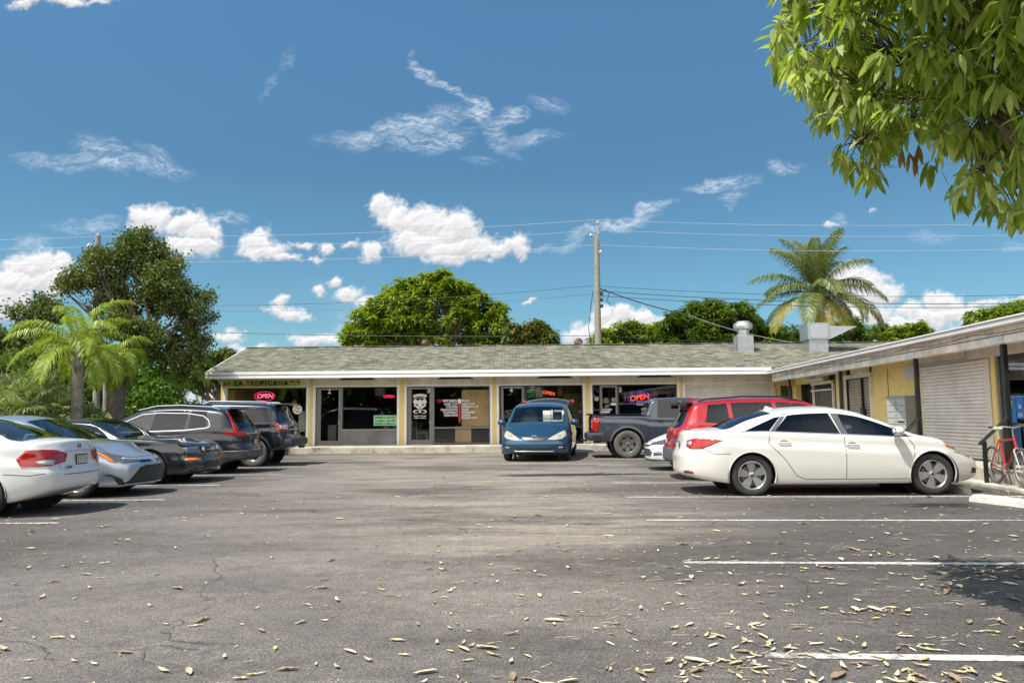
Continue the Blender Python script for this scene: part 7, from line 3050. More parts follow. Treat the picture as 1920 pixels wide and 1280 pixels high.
# oak on the left
tree('oak_tree', 'tall open-crowned dark oak behind the palms on the left', 27,
     [(245, 500, 50), (200, 500, 36), (290, 510, 42), (335, 540, 42), (355, 585, 36), (300, 575, 48), (230, 560, 48), (170, 530, 38), (140, 545, 26), (345, 630, 36), (300, 640, 36), (255, 625, 34), (365, 645, 22), (190, 580, 36), (240, 450, 16), (285, 460, 24), (250, 470, 24), (305, 480, 20), (180, 490, 20), (385, 560, 16), (320, 670, 20), (160, 500, 14), (262, 455, 18), (215, 478, 24), (120, 535, 12), (388, 600, 14), (330, 690, 26), (280, 680, 26), (360, 675, 22), (240, 670, 26), (215, 620, 34)],
     6000, .105, .034, LM_OAK, 255, .15, layers=1, ros=8, limbs=15, lo=.40, dd=1.0, random_leaf=True, fork=.62)
tree('oak_tree', 'lower dark tree at the left edge behind the tallest palm', 32,
     [(50, 600, 30), (80, 580, 24), (10, 640, 36), (60, 640, 36), (100, 600, 20), (30, 590, 16), (90, 650, 34), (0, 670, 40), (50, 690, 40)], 2000, .13, .042, LM_OAK, 50, .2, ros=7, limbs=12, lo=.5, random_leaf=True)
# bushes and hedge behind the palms
BUSH = [
    ('bright green bush between the thick palm trunk and the grey roof', 26.5, [(262, 720, 26), (280, 745, 30), (255, 765, 30), (290, 770, 24), (268, 700, 14)], LM_BRIGHT, 272, 1500, .14, .04),
    ('dark bush left of the thick palm trunk', 27.5, [(205, 720, 30), (180, 745, 34), (225, 770, 34), (170, 700, 26), (195, 680, 26)], LM_DARK, 195, 1500, .15, .04),
    ('dark green bush at the far left behind the fan palms', 29, [(20, 700, 46), (70, 690, 46), (10, 760, 46), (60, 760, 46), (110, 720, 46)], LM_DARK, 50, 2600, .16, .045),
    ('shaded bush behind the tallest palm trunk', 28.5, [(130, 700, 40), (160, 740, 40), (120, 760, 44), (150, 665, 30)], LM_DARK, 140, 1900, .16, .045),
    ('low hedge bush below the slim palm near the gable', 27.8, [(330, 785, 26), (300, 790, 22), (365, 788, 26), (395, 790, 22)], LM_BRIGHT, 340, 900, .13, .035)]
for (lab, D, lob, mt, px, n, L_, w_) in BUSH:
    tree('bush', lab, D, lob, n, L_, w_, mt, px, .06, ros=6, cat='bush', limbs=6, lo=.5, random_leaf=True, fork=.3)
for k, (px, D, lab) in enumerate(((-20, 24.5, 'bush at the far left edge behind the white sedan'),)):
    tree('bush', lab, D, [(px, 740, 60), (px + 60, 770, 40)], 1500, .16, .045, LM_DARK, px, .06, ros=6, cat='bush', limbs=5, random_leaf=True, fork=.3)


# ---- palms
def frond(o, az, el, L, droop, ll, n, w=.022, vee=.25, hang=.6, tw=0.0, gap=0.06, lw=None):
    """arching rachis with two rows of two-piece leaflets; returns loose quads"""
    segs = 14
    p = np.array(o, float)
    pts = [p.copy()]
    e = el
    h = np.array([math.cos(az), math.sin(az), 0])
    for i in range(segs):
        t = i / segs
        d = h * math.cos(e) + np.array([0, 0, math.sin(e)])
        p = p + d * (L / segs)
        pts.append(p.copy())
        e -= droop / segs * (.5 + t * 1.1)
    pts = np.array(pts)
    side = np.array([-math.sin(az), math.cos(az), 0])
    Q = []
    # rachis: two crossed ribbons
    for i in range(segs):
        r0 = w * (1 - i / segs * .8)
        r1 = w * (1 - (i + 1) / segs * .8)
        for s in (side, np.array([0, 0, 1.0])):
            Q.append([pts[i] - s * r0, pts[i] + s * r0, pts[i + 1] + s * r1, pts[i + 1] - s * r1])
    ts = np.linspace(.10 + gap, 1.0, n)
    for t in ts:
        x = t * segs
        i = min(int(x), segs - 1)
        f = x - i
        b = pts[i] * (1 - f) + pts[i + 1] * f
        tan = norm(pts[i + 1] - pts[i])
        up = norm(np.cross(side, tan)) * -1
        if up[2] < 0:
            up = -up
        l = ll * (math.sin(math.pi * (.15 + .80 * t)) ** .6) * nr.uniform(.85, 1.12)
        for s in (-1, 1):
            d1 = norm(side * s * 1.0 + tan * (.45 + .5 * t) + up * (vee + nr.uniform(-.12, .12)) - np.array([0, 0, 1]) * hang * .25 + nr.normal(size=3) * .05)
            d2 = norm(d1 * .7 + np.array([0, 0, -1]) * hang * nr.uniform(.7, 1.3))
            wv = norm(np.cross(d1, up)) * (lw or w) * .9
            m = b + d1 * l * .5
            tip = m + d2 * l * .5
            Q.append([b - wv * .4, b + wv * .4, m + wv, m - wv])
            Q.append([m - wv, m + wv, tip + wv * .15, tip - wv * .15])
    return np.array(Q)


def palm(name, label, base, h, r0, r1, fr, mat, bark, group=None, lean=(0, 0), boots=0, coco=False):
    """fr: list of (az deg, el deg, L, droop rad, ll, n, mat or None)"""
    r_ = empty(name, base, 0, label, 'palm tree', group)
    mb = MB()
    k = 14
    pts = [Vector((lean[0] * (i / k) ** 1.5, lean[1] * (i / k) ** 1.5, h * i / k)) for i in range(k + 1)]
    rad = [r0 + (r1 - r0) * i / k + (.10 * r0 * math.exp(-i * 1.2)) for i in range(k + 1)]
    # ring scars
    P2, R2 = [], []
    for i in range(k):
        for j in range(4):
            t = j / 4
            P2.append(pts[i] + (pts[i + 1] - pts[i]) * t)
            R2.append((rad[i] + (rad[i + 1] - rad[i]) * t) * (1.0 if j % 2 else 1.05))
    P2.append(pts[-1])
    R2.append(rad[-1])
    mb.tube(P2, R2, 14)
    for i in range(boots):
        a = i * 2.4
        z = h - .9 + .9 * i / boots
        b = Vector((lean[0], lean[1], z))
        d = Vector((math.cos(a), math.sin(a), 0))
        mb.tube([b + d * r1 * .6, b + d * (r1 + .10) + Vector((0, 0, .16)), b + d * (r1 + .16) + Vector((0, 0, .38))], [.06, .04, .015], 5)
    mb.build('trunk', bark, r_, True)
    top = np.array([lean[0], lean[1], h])
    for f in fr:
        Q = frond(top + np.array([0, 0, nr.uniform(-.1, .12)]), R(f[0]), R(f[1]), f[2], f[3], f[4], f[5], f[7] if len(f) > 7 else .02, hang=f[8] if len(f) > 8 else .7, lw=f[9] if len(f) > 9 else None)
        quads_np('frond', Q, f[6] or mat, r_)
    return r_


def fronds(n, L, ll, nn, els, dr, w=.02, hang=.7, lw=None, m2=None, az0=0):
    out = []
    for i in range(n):
        az = az0 + i * 137.5 + nr.uniform(-12, 12)
        t = i / max(1, n - 1)
        el = els[0] + (els[1] - els[0]) * t + nr.uniform(-6, 6)
        out.append((az, el, L * nr.uniform(.88, 1.1), dr * nr.uniform(.85, 1.15), ll, nn, m2 if (m2 and t > .72) else None, w, hang, lw))
    return out


BQ = pm('palm_bark_grey', (.30, .28, .25), .9, var=.35, vs=7, bs=16, bst=.8)
BQD = pm('palm_bark_dark', (.16, .13, .10), .95, var=.45, vs=8, bs=12, bst=1.0)
GP = 'queen palms in the planted strip on the left'
q = gnd(143, 880)
x = XF(143, 22.0)
zt = at(146, 655, 22.0).z
palm('queen_palm', 'tallest yellow-green arching palm with smooth grey trunk on the left', (x, 22.0, 0), zt, .17, .15, fronds(19, 2.0, .52, 46, (82, -8), 1.9, .018, 1.0, .018), LM_QUEEN, BQ, GP, boots=9)
x = XF(216, 24.2)
zt = at(216, 672, 24.2).z
palm('queen_palm', 'palm with thick shaggy trunk and drooping yellow fronds on the left', (x, 24.2, 0), zt, .30, .24, fronds(14, 1.4, .50, 38, (72, -45), 2.5, .018, 1.1, .018), LM_QUEEN, BQD, GP, boots=12)
x = XF(336, 28.6)
zt = at(336, 700, 28.6).z
palm('queen_palm', 'slim young palm in front of the pale grey roof by the gable', (x, 28.6, 0), zt, .10, .09, fronds(13, 1.75, .50, 32, (72, -25), 2.2, .014, 1.0, .014), LM_QUEEN, BQD, GP, boots=5)
for px, lab, w in ((180, 'pale slim bare trunk left of the thick shaggy palm', .12), (197, 'second slim bare trunk beside the thick shaggy palm', .09)):
    x = XF(px, 25.6)
    mb = MB()
    trunk_tube(mb, [(0, 0, 0), (.02, 0, 1.2), (-.02, 0, 2.4), (0.02, 0, 3.7)], w * 1.1, w * .85, 12)
    o = mb.build('bare_trunk', BQ, None, True, lab, 'tree trunk')
    o.location = (x, 25.6, 0)
# coconut palm
D = 48
c = at(1530, 552, D)
fr = []
# azimuth measured so that 0 = right in the picture, 180 = left
for (az, el, L_, dr, old) in ((80, 78, 4.3, .7, 0), (-60, 80, 4.3, .8, 0), (20, 72, 4.3, 1.0, 0), (170, 80, 4.2, .8, 0), (0, 80, 4.3, .7, 0), (120, 82, 4.0, .6, 0), (150, 74, 4.3, 1.0, 0), (-110, 70, 4.2, 1.1, 0), (40, 62, 4.2, 1.2, 0), (200, 64, 4.2, 1.2, 0), (-20, 60, 4.0, 1.3, 0),
                             (12, 38, 4.3, 1.3, 0), (175, 42, 4.4, 1.35, 0), (-15, 22, 4.4, 1.4, 0), (190, 26, 3.6, 1.6, 0), (130, 40, 3.8, 1.5, 0), (60, 35, 4, 1.5, 0), (-90, 30, 3.8, 1.7, 0),
                             (5, 8, 5.0, 1.5, 0), (178, 10, 4.8, 1.4, 0), (-30, -5, 5.0, 1.35, 1), (205, -8, 4.6, 1.25, 1), (-60, 5, 4.3, 1.7, 0), (240, 0, 4.3, 1.5, 0), (-75, -15, 3.8, 1.2, 1), (260, -22, 3.4, 1.0, 1), (150, -5, 4.2, 1.4, 0), (30, -5, 4.2, 1.5, 0)):
    fr.append((az, el, L_, dr, 1.15, 84, LM_COCOY if old else None, .045, .80, .030))
cp = palm('coconut_palm', 'tall coconut palm with wide feathery crown behind the rooftop air unit', (c.x, D, 0), c.z, .22, .15, fr, LM_COCO, BQ, None, boots=6)
for i in range(7):
    a = i * .9
    mb = MB()
    mb.sph((.28 * math.cos(a), .28 * math.sin(a), c.z - .28 - .12 * (i % 2)), .13, 10, 8, (1, 1, 1.2))
    mb.build('coconut', pm('coconut_husk', (.22, .16, .06), .7, var=.3, vs=4), cp, True)


# fan palms
def fan_palm(name, label, px, D, h, n, rad, group=None):
    x = XF(px, D)
    r_ = empty(name, (x, D, 0), 0, label, 'fan palm', group)
    mb = MB()
    pts = [Vector((0, 0, 0)), Vector((.05, 0, h * .5)), Vector((0, 0, h))]
    mb.tube(pts, [.16, .17, .14], 9)
    for i in range(10):
        a = i * 2.4
        z = h * (.3 + .07 * i)
        mb.tube([Vector((.1 * math.cos(a), .1 * math.sin(a), z)), Vector((.3 * math.cos(a), .3 * math.sin(a), z + .18))], [.04, .012], 5)
    mb.build('trunk', BQD, r_, True)
    Q = []
    for i in range(n):
        az = i * 2.4 + nr.uniform(-.3, .3)
        el = R(80 - 110 * (i / n))
        d = np.array([math.cos(az) * math.cos(el), math.sin(az) * math.cos(el), math.sin(el)])
        pl = rad * nr.uniform(.55, .85)
        b0 = np.array([0, 0, h])
        b1 = b0 + d * pl
        b1[2] -= .12 * pl
        s = norm(np.cross(d, [0, 0, 1.0]))
        up = norm(np.cross(s, d))
        Q.append([b0 - s * .015, b0 + s * .015, b1 + s * .012, b1 - s * .012])
        K = 26
        for j in range(K):
            a = R(-115 + 230 * j / (K - 1))
            dd = norm(d * math.cos(a) + s * math.sin(a) + up * .15)
            l = rad * .62 * (1 - .25 * abs(a) / 2) * nr.uniform(.85, 1.1)
            wv = norm(np.cross(dd, up)) * .022
            m = b1 + dd * l * .6
            d2 = norm(dd + np.array([0, 0, -1.0]) * nr.uniform(.5, 1.6))
            tip = m + d2 * l * .42
            Q.append([b1 - wv * .3, b1 + wv * .3, m + wv, m - wv])
            Q.append([m - wv, m + wv, tip + wv * .1, tip - wv * .1])
    quads_np('crown', np.array(Q), LM_FAN, r_)
    return r_


GF = 'fan palms in the planted strip'
fan_palm('fan_palm', 'grey-green fan palm at the far left above the white sedan roof', 18, 20.5, 1.45, 22, 1.15, GF)
fan_palm('fan_palm', 'leaning fan palm left of the tallest palm trunk', 62, 21.5, 1.6, 24, 1.2, GF)
fan_palm('fan_palm', 'fan palm touching the tallest palm trunk from the left', 112, 23.2, 1.3, 20, 1.1, GF)
fan_palm('fan_palm', 'low fan palm between the tallest and the shaggy palm trunks', 172, 23.6, .75, 18, 1.05, GF)

# ---- foreground mango boughs hanging in from the right
OUT = [(1448, 60), (1462, 0), (1500, -160), (2300, -260), (2500, 300), (2300, 490), (1935, 400), (1880, 405), (1850, 375), (1815, 360), (1775, 335), (1740, 305), (1725, 240), (1660, 235), (1655, 320), (1600, 325), (1560, 285), (1550, 240), (1510, 165), (1455, 110)]
HOLES = [(1790, 300, 34, 30), (1700, 285, 26, 20), (1745, 210, 16, 14), (1835, 215, 22, 18), (1880, 310, 24, 16), (1560, 190, 20, 18)]
cents = []
tries = 0
while len(cents) < 880 and tries < 60000:
    tries += 1
    px = rnd.uniform(1445, 2350)
    py = rnd.uniform(-240, 430)
    if px > 1990 and rnd.random() < .6:
        continue
    if not inside((px, py), OUT):
        continue
    if any(((px - a) / c_) ** 2 + ((py - b) / d_) ** 2 < 1 for a, b, c_, d_ in HOLES):
        continue
    # boughs further out hang closer to the camera at the top of the picture
    t = min(1, max(0, (px - 1445) / 480))
    Dm = 5.2 - 1.25 * t + (py / 430) * .5
    Dd = Dm + rnd.uniform(-.55, .75)
    if py > 250:
        if rnd.random() < .5:
            continue
    cents.append(at(px, py, Dd))
for i in range(110):
    cents.append(at(rnd.uniform(1740, 2500), rnd.uniform(-460, -150), rnd.uniform(3.3, 4.1)))
for i in range(150):
    cents.append(at(rnd.uniform(1500, 1900), rnd.uniform(-560, -260), rnd.uniform(3.0, 3.8)))
mt_ = empty('mango_tree', (7.6, 5.0, 0), 0, 'mango boughs with long leaves hanging into the top right corner', 'tree')
mb = MB()
root = Vector((7.6, 5.0, 0))
trunk_tube(mb, [root, root + Vector((-.1, 0, 1.4)), root + Vector((-.3, .1, 2.8)), root + Vector((-.6, .1, 3.8))], .30, .2, 12)
fk = root + Vector((-.6, .1, 3.7))
tips = [at(1560, 40, 5.1), at(1640, 180, 4.9), at(1700, 120, 4.7), at(1790, 60, 4.5), at(1850, 200, 4.3), at(1840, 320, 4.6), at(1620, 270, 5.1), at(1740, -80, 4.5), at(1950, 120, 4.1), at(1500, 20, 5.2), at(1900, 350, 4.5)]
bones = []
for tp in tips:
    pts = limb(mb, fk, tp, .055, .012, .10, 9, 7)
    bones += pts[3:]
for c_ in cents:
    nb = min(bones, key=lambda p: (p - c_).length)
    if (nb - c_).length < 1.5:
        m = (nb + c_) / 2 + Vector((rnd.uniform(-.06, .06), rnd.uniform(-.06, .06), rnd.uniform(-.02, .10)))
        mb.tube([nb, m, c_], [.007, .0055, .0035], 4, False)
mb.build('trunk', BARK, mt_, True).location = -root
# leaves: six-point folded blades, drooping
V = []
for c_ in cents:
    k = rnd.randint(10, 17)
    for j in range(k):
        az = rnd.uniform(0, 6.283)
        el = R(rnd.choice((rnd.uniform(-80, -25), rnd.uniform(-70, 10), rnd.uniform(-88, -50))))
        d = Vector((math.cos(az) * math.cos(el), math.sin(az) * math.cos(el), math.sin(el)))
        L_ = rnd.uniform(.07, .15)
        w_ = L_ * rnd.uniform(.11, .17)
        up = Vector((rnd.uniform(-.5, .5), rnd.uniform(-.5, .5), 1)).normalized()
        s = d.cross(up)
        if s.length < .05:
            s = Vector((1, 0, 0))
        s.normalize()
        nn_ = s.cross(d).normalized()
        b = c_ + d * .02 + Vector((rnd.uniform(-.03, .03), rnd.uniform(-.03, .03), rnd.uniform(-.05, .03)))
        dr_ = Vector((0, 0, -1))
        def P(t, q):
            p = b + d * (L_ * t) + dr_ * (L_ * .22 * t * t) + s * (w_ * q)
            return p + nn_ * (-abs(q) * w_ * .25 * -1)
        ring = [P(0, 0), P(.25, .8), P(.55, 1.0), P(.82, .62), P(1.0, 0), P(.82, -.62), P(.55, -1.0), P(.25, -.8)]
        V.append([tuple(p) for p in ring])
V = np.array(V, dtype=np.float32)
o = quads_np('crown', V, LM_NEAR, mt_, 8)
o.location = -root
# a few old leaves
Vy = []
for (px, py, D_) in ((1690, 215, 4.6), (1722, 270, 4.7), (1705, 285, 4.7), (1715, 290, 4.7), (1640, 280, 4.8), (1800, 165, 4.3), (1880, 125, 4.1), (1580, 95, 5.0), (1612, 295, 4.9), (1690, 275, 4.7)):
    c_ = at(px, py, D_)
    for j in range(2):
        d = Vector((rnd.uniform(-.3, .3), rnd.uniform(-.3, .3), -1)).normalized()
        s = Vector((1, rnd.uniform(-.4, .4), 0)).normalized()
        L_ = rnd.uniform(.13, .17)
        w_ = .015
        Vy.append([tuple(c_ + d * L_ * t + s * w_ * q) for t, q in ((0, 0), (.25, .8), (.55, 1), (.82, .62), (1, 0), (.82, -.62), (.55, -1), (.25, -.8))])
o = quads_np('old_leaves', np.array(Vy, dtype=np.float32), leafmat('old_leaves', [(.30, .22, .03), (.42, .30, .05), (.34, .17, .05)], .35), mt_, 8)
o.location = -root

# ---- fallen leaves
LIT = []
for i, col in enumerate(((.50, .41, .26), (.62, .54, .37), (.30, .21, .14), (.56, .48, .22), (.68, .62, .48))):
    LIT.append(pm('dry_leaf_%d' % i, col, .8, var=.25, vs=30))


def leaf_mesh(k):
    r_ = random.Random(k)
    L_ = r_.uniform(.065, .14)
    w_ = L_ * r_.uniform(.07, .15)
    curl = r_.uniform(.1, .55)
    tw = r_.uniform(-.6, .6)
    vs = []
    n = 7
    for i in range(n):
        t = i / (n - 1)
        w = w_ * math.sin(math.pi * min(1, .06 + t * .94)) ** .8
        x = (t - .5) * L_ * (1 - .1 * curl)
        z = .004 + L_ * curl * .30 * (2 * t - 1) ** 2 * (1 if k % 3 else .35)
        for q in (-1, 0, 1):
            vs.append((x, q * w * math.cos(tw * t), z + abs(q) * w * r_.uniform(.25, .8) + q * w * math.sin(tw * (t - .5)) * .5 + .002))
    mn = min(v[2] for v in vs)
    vs = [(a, b, c_ - mn + .003) for a, b, c_ in vs]
    fs = []
    for i in range(n - 1):
        for q in range(2):
            a = i * 3 + q
            fs.append((a, a + 3, a + 4, a + 1))
    me = bpy.data.meshes.new('fallen_leaf')
    me.from_pydata(vs, [], fs)
    me.materials.append(LIT[k % 5])
    me.polygons.foreach_set('use_smooth', [True] * len(fs))
    me.update()
    return me


LMS = [leaf_mesh(k) for k in range(15)]
spots = []
cl = [(rnd.uniform(-.6, 2.6), rnd.uniform(3.3, 4.6), rnd.uniform(.10, .35)) for i in range(13)] + [(rnd.uniform(1.2, 5.2), rnd.uniform(3.4, 7.5), rnd.uniform(.15, .4)) for i in range(12)] + [(4.6, 6.6, .5), (5.0, 7.0, .4), (4.5, 5.2, .4), (4.1, 6.8, .3), (8.3, 13.2, .3), (8.0, 12.3, .25), (8.2, 12.0, .3), (3.4, 4.6, .3)]
for (cx, cy, s) in cl:
    for j in range(rnd.randint(9, 20)):
        spots.append((rnd.gauss(cx, s), rnd.gauss(cy, s * .45)))
for i in range(1700):
    d = 3.3 + 15 * rnd.random() ** 1.9
    x = rnd.uniform(-.70, .70) * d
    # thinner on the left
    if rnd.random() < .62 * max(0, min(1, (1.2 - x) / 3.0)):
        continue
    spots.append((x, d))
for i in range(60):
    spots.append((rnd.uniform(7.2, 8.4), rnd.uniform(9, 14.2)))
for i in range(50):
    spots.append((rnd.uniform(-7, -4), rnd.uniform(8.5, 14)))
vis = [s for s in spots if abs(s[0] / s[1]) < .665 and s[1] > 3.25]
vis.sort(key=lambda s: s[0] ** 2 + s[1] ** 2)
one, rest = vis[:300], vis[300:]
for (x, y) in one:
    me = rnd.choice(LMS)
    o = bpy.data.objects.new('fallen_leaf', me)
    COL.objects.link(o)
    s = rnd.uniform(.6, 1.15) if rnd.random() < .66 else rnd.uniform(.28, .55)
    o.location = (x, y, .0045)
    o.rotation_euler = (0, 0, rnd.uniform(0, 6.283))
    o.scale = (s, s * rnd.uniform(.8, 1.2), s)
    o['label'] = 'dry curled tan leaf lying on the near asphalt'
    o['category'] = 'leaf'
    o['group'] = 'fallen leaves on the asphalt'
V, F, MI = [], [], []
for (x, y) in rest:
    me = rnd.choice(LMS)
    s = rnd.uniform(.6, 1.2) if rnd.random() < .66 else rnd.uniform(.3, .6)
    M = Matrix.Translation((x, y, .0045)) @ Matrix.Rotation(rnd.uniform(0, 6.283), 4, 'Z') @ Matrix.Scale(s, 4)
    n0 = len(V)
    V += [M @ v.co for v in me.vertices]
    F += [tuple(i + n0 for i in p.vertices) for p in me.polygons]
    MI += [LMS.index(me) % 5] * len(me.polygons)
o = mesh('leaf_litter', V, F, LIT, None, True, MI)
tag(o, None, None, None, 'stuff')
# twigs and bits
mb = MB()
for i in range(240):
    d = 3.3 + 7 * rnd.random() ** 1.4
    x = rnd.uniform(-.1, .68) * d
    a = rnd.uniform(-.5, .5) if rnd.random() < .7 else rnd.uniform(0, 3)
    l = rnd.uniform(.03, .12)
    mb.tube([(x, d, .006), (x + l * .5 * math.cos(a), d + l * .5 * math.sin(a), .010), (x + l * math.cos(a + .3), d + l * math.sin(a + .3), .006)], .0016, 3, False)
mb.build('twig_litter', LIT[1], kind='stuff')
# ---------------------------------------------------------------- poles, wires, houses beyond
POLEM = pm('pole_wood', (.27, .255, .21), .95, var=.35, vs=9, bs=18, bst=.6)
PD = 40.5
pt = at(1117, 420, PD)
px_ = pt.x
pole = empty('utility_pole', (px_, PD, 0), 0, 'tall weathered utility pole rising behind the roof right of centre', 'utility pole', 'utility poles behind the shops')
mb = MB()
mb.tube([(-.05, 0, 0), (0, 0, 5), (.03, 0, at(1117, 440, PD).z)], [.20, .18, .135], 14)
mb.build('shaft', POLEM, pole, True)
zt = at(1117, 440, PD).z
mb = MB()
mb.tube([(.10, -.08, zt - .35), (.10, -.08, zt + .55)], .045, 8)
mb.sph((.10, -.08, zt + .62), .09, 10, 8, (1, 1, 1.4))
mb.build('top_pin', pm('insulator_grey', (.35, .36, .37), .4), pole, True)
mb = MB()
for z, dx in ((zt - .05, -.28), (zt - .95, .22)):
    mb.sph((dx, -.1, z), .075, 10, 8, (1, 1, 1.3))
    mb.tube([(dx, -.1, z), (0, -.05, z)], .03, 6)
mb.build('insulator', pm('insulator_pale', (.55, .56, .57), .3), pole, True)
zl = at(1117, 545, PD).z
mb = MB()
for k in range(3):
    mb.box((.16, -.12, zl - .25 - .33 * k), (.30, .0, zl - .08 - .33 * k), .02)
mb.tube([(.18, 0, zl - .1), (.45, -.1, zl + .05), (.62, -.1, zl - .2), (.50, -.1, zl - .55), (.70, -.1, zl - .8)], .018, 6)
mb.tube([(-.2, 0, zl), (-.35, -.1, zl - .8), (-.5, -.1, zl - 2.0), (-.3, -.1, zl - 3.0)], .018, 6)
mb.build('cable_clamps', BLACKP, pole, True)
LD = 42.5
lp = at(184, 442, LD)
pole2 = empty('utility_pole', (lp.x, LD, 0), 0, 'distant utility pole with its top showing above the oak on the left', 'utility pole', 'utility poles behind the shops')
mb = MB()
mb.tube([(0, 0, 0), (0, 0, lp.z)], [.19, .13], 12)
mb.build('shaft', POLEM, pole2, True)
mb = MB()
mb.tube([(0, 0, lp.z - .2), (0, 0, lp.z + .15)], .06, 8)
mb.sph((-.38, -.1, at(172, 462, LD).z), .16, 10, 8)
mb.tube([(0, 0, at(172, 462, LD).z - .2), (-.38, -.1, at(172, 462, LD).z)], .03, 6)
mb.build('insulator', pm('insulator_pale', (.55, .56, .57), .3), pole2, True)
WPAL = pm('wire_aluminium', (.42, .43, .45), .7)
WDRK = pm('wire_dark', (.04, .045, .05), .6)
GW = 'power lines crossing behind the shops'


def wire(label, A, B, sag, mat, r=.015):
    a, b = Vector(A), Vector(B)
    n = 36
    pts = []
    for i in range(n + 1):
        t = i / n
        p = (a + (b - a) * t) - a
        p.z -= sag * 4 * t * (1 - t)
        pts.append(p)
    mb = MB()
    mb.tube(pts, r, 5)
    o = mb.build('power_line', mat, None, True, label, 'power line', GW)
    o.location = a


for (lab, yl, yc, yp, yr, m_, r, sg) in (('topmost pale power line from the left edge to the pole', 450, 441, 412, 0, WPAL, .010, .30), ('second pale power line from the left edge to the pole', 467, 460, 432, 0, WPAL, .010, .30), ('third pale power line from the left edge to the pole, crossing the big cloud', 497, 489, 459, 0, WPAL, .010, .30)):
    wire(lab, at(184, yc + 2, LD), at(1116, yp, PD), sg, m_, r)
    # beyond the left pole
    wire(lab.replace('from the left edge to the pole', 'left of the distant pole'), at(-300, yl + 3, LD + 2), at(184, yc + 2, LD), .1, m_, r)
wire('dark thin cable from the left trees to the middle of the pole', at(60, 566, LD), at(1114, 535, PD), .55, WDRK, .012)
wire('faint second dark cable below the thin one left of the pole', at(60, 575, LD), at(1114, 551, PD), .55, WDRK, .007)
wire('lowest dark cable skimming the ridge left of the pole', at(330, 620, LD), at(1114, 629, PD), .15, WDRK, .016)
XRP = at(2120, 440, PD).x
for (lab, yp, yr, m_, r, sg) in (('topmost pale power line right of the pole', 412, 412, WPAL, .010, .32), ('second pale power line right of the pole', 431, 434, WPAL, .010, .32), ('third pale power line right of the pole', 459, 460, WPAL, .010, .32),
                                 ('upper dark cable right of the pole', 536, 545, WDRK, .013, .42), ('middle dark cable right of the pole', 545, 562, WDRK, .018, .42), ('lower dark cable right of the pole', 554, 568, WDRK, .016, .42)):
    wire(lab, at(1118, yp, PD), at(2120, yr, PD), sg, m_, r)
wire('thick twisted service cable dropping right from the pole into the dark tree', at(1118, 538, PD), at(1290, 590, PD), .12, WDRK, .03)
wire('service cable crossing behind the exhaust fan to the bent vent pipe', at(1290, 590, PD), at(1640, 650, 37), .5, pm('wire_grey', (.25, .25, .25), .6), .016)
wire('low dark cable from the pole to the right along the ridge', at(1118, 628, PD), at(1500, 640, 44), .15, WDRK, .018)

# neighbouring buildings at the far left
h = empty('house', (XF(352, 44), 44, 0), 0, 'neighbouring low house with pale blue-grey roof seen past the left gable', 'house')
ho = Vector((-XF(352, 44), -44, 0))
x0, x1 = XF(262, 44), XF(425, 44)
z0, z1 = at(350, 762, 44).z, at(350, 736, 46).z
mb = MB()
mb.box((x0 + .3, 44.3, 0), (x1 - .3, 52, z0))
mb.build('wall', pm('house_wall', (.55, .53, .48), .8, var=.1), h).location = ho
m, nt, b = newmat('pale_shingle')
g = objco(nt, False)
br = nd(nt, 'ShaderNodeTexBrick')
nt.links.new(g, br.inputs['Vector'])
br.inputs['Scale'].default_value = 1
br.inputs['Brick Width'].default_value = .5
br.inputs['Row Height'].default_value = .22
br.inputs['Mortar Size'].default_value = .02
br.inputs['Color1'].default_value = (.30, .34, .40, 1)
br.inputs['Color2'].default_value = (.42, .46, .52, 1)
br.inputs['Mortar'].default_value = (.16, .18, .21, 1)
nt.links.new(br.outputs['Color'], b.inputs['Base Color'])
b.inputs['Roughness'].default_value = .9
mb = MB()
zr = z1 + .3
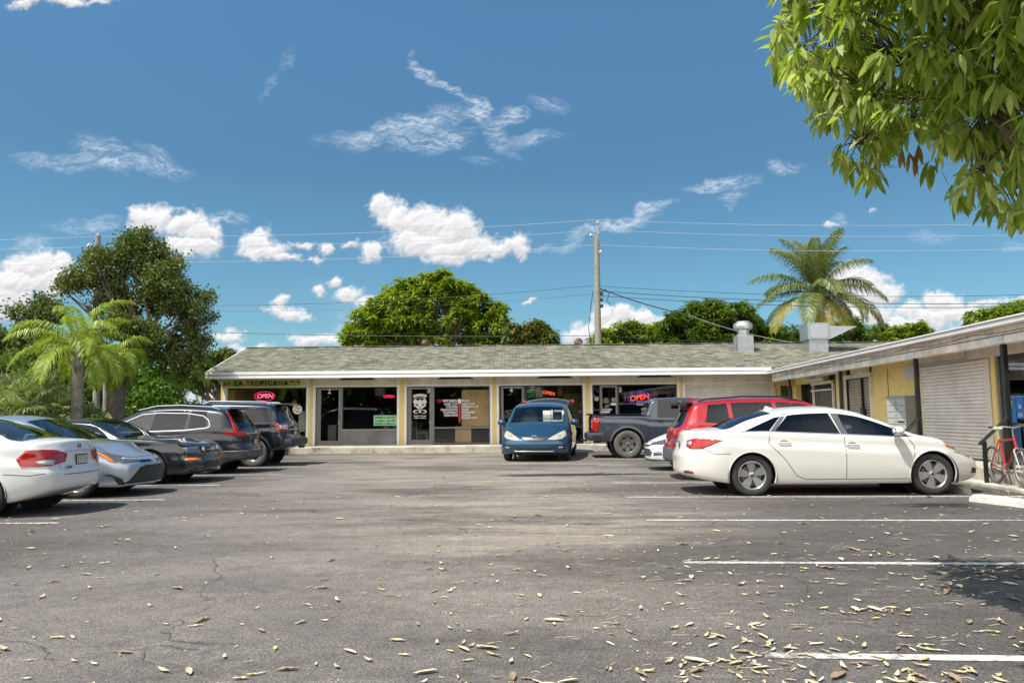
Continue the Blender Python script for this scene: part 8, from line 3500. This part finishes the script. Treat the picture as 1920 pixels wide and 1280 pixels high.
mb.add([(x0, 43.7, z0 - .1), (x1, 43.7, z0 - .1), (x1, 48, zr), (x0, 48, zr), (x1, 52.3, z0 - .1), (x0, 52.3, z0 - .1), (x0, 43.7, z0 - .2), (x1, 43.7, z0 - .2)], [(0, 1, 2, 3), (3, 2, 4, 5), (6, 7, 1, 0), (0, 3, 5), (1, 4, 2)])
mb.build('roof', m, h).location = ho
mb = MB()
for px, dy in ((362, 1.6), (378, 2.0)):
    mb.box((XF(px, 45), 43.7 + dy, z0 + .3), (XF(px, 45) + .35, 43.9 + dy + .15, z0 + .3 + .35 + dy * .18))
mb.build('roof_vent', WTRIM, h).location = ho
mb = MB()
mb.box((XF(330, 44), 44.27, .9), (XF(345, 44), 44.31, 1.9))
mb.build('window', pm('house_window', (.05, .06, .08), .15), h).location = ho
b2 = empty('apartment_building', (XF(300, 62), 62, 0), 0, 'white multi-storey block glimpsed behind the palms beyond the pale roof', 'building')
bo_ = Vector((-XF(300, 62), -62, 0))
x0, x1 = XF(286, 62), XF(326, 62)
mb = MB()
zt2 = at(300, 690, 62).z
mb.box((x0, 62, 0), (x1, 70, zt2))
mb.build('wall', pm('white_block', (.70, .71, .72), .8, var=.06), b2).location = bo_
mb = MB()
mb.box((x0 - .2, 61.8, zt2), (x1 + .2, 70.2, zt2 + .25))
mb.build('parapet', WTRIM, b2).location = bo_
for r in range(2):
    for c_ in range(2):
        mb = MB()
        x = x0 + .3 + c_ * .8
        mb.box((x, 61.96, 2.2 + r * 2.0), (x + .5, 62.02, 3.4 + r * 2.0))
        mb.build('window', pm('block_window', (.08, .10, .13), .2), b2).location = bo_
# trees standing behind the photographer, seen only mirrored in glass and paint
V_all = []
for i in range(18):
    cx = -34 + i * 4.6 + rnd.uniform(-1, 1)
    bl = [(cx + rnd.uniform(-2, 2), -26 + rnd.uniform(-2, 2), rnd.uniform(0.5, 5.5), rnd.uniform(1.6, 2.4)) for _ in range(13)]
    P, d = blob_points(bl, 1500, .5)
    V_all.append(rosette_leaves(P, d, 4, .6, .16))
o = quads_np('distant_woods', np.concatenate(V_all), LM_DARK)
tag(o, None, None, None, 'stuff')
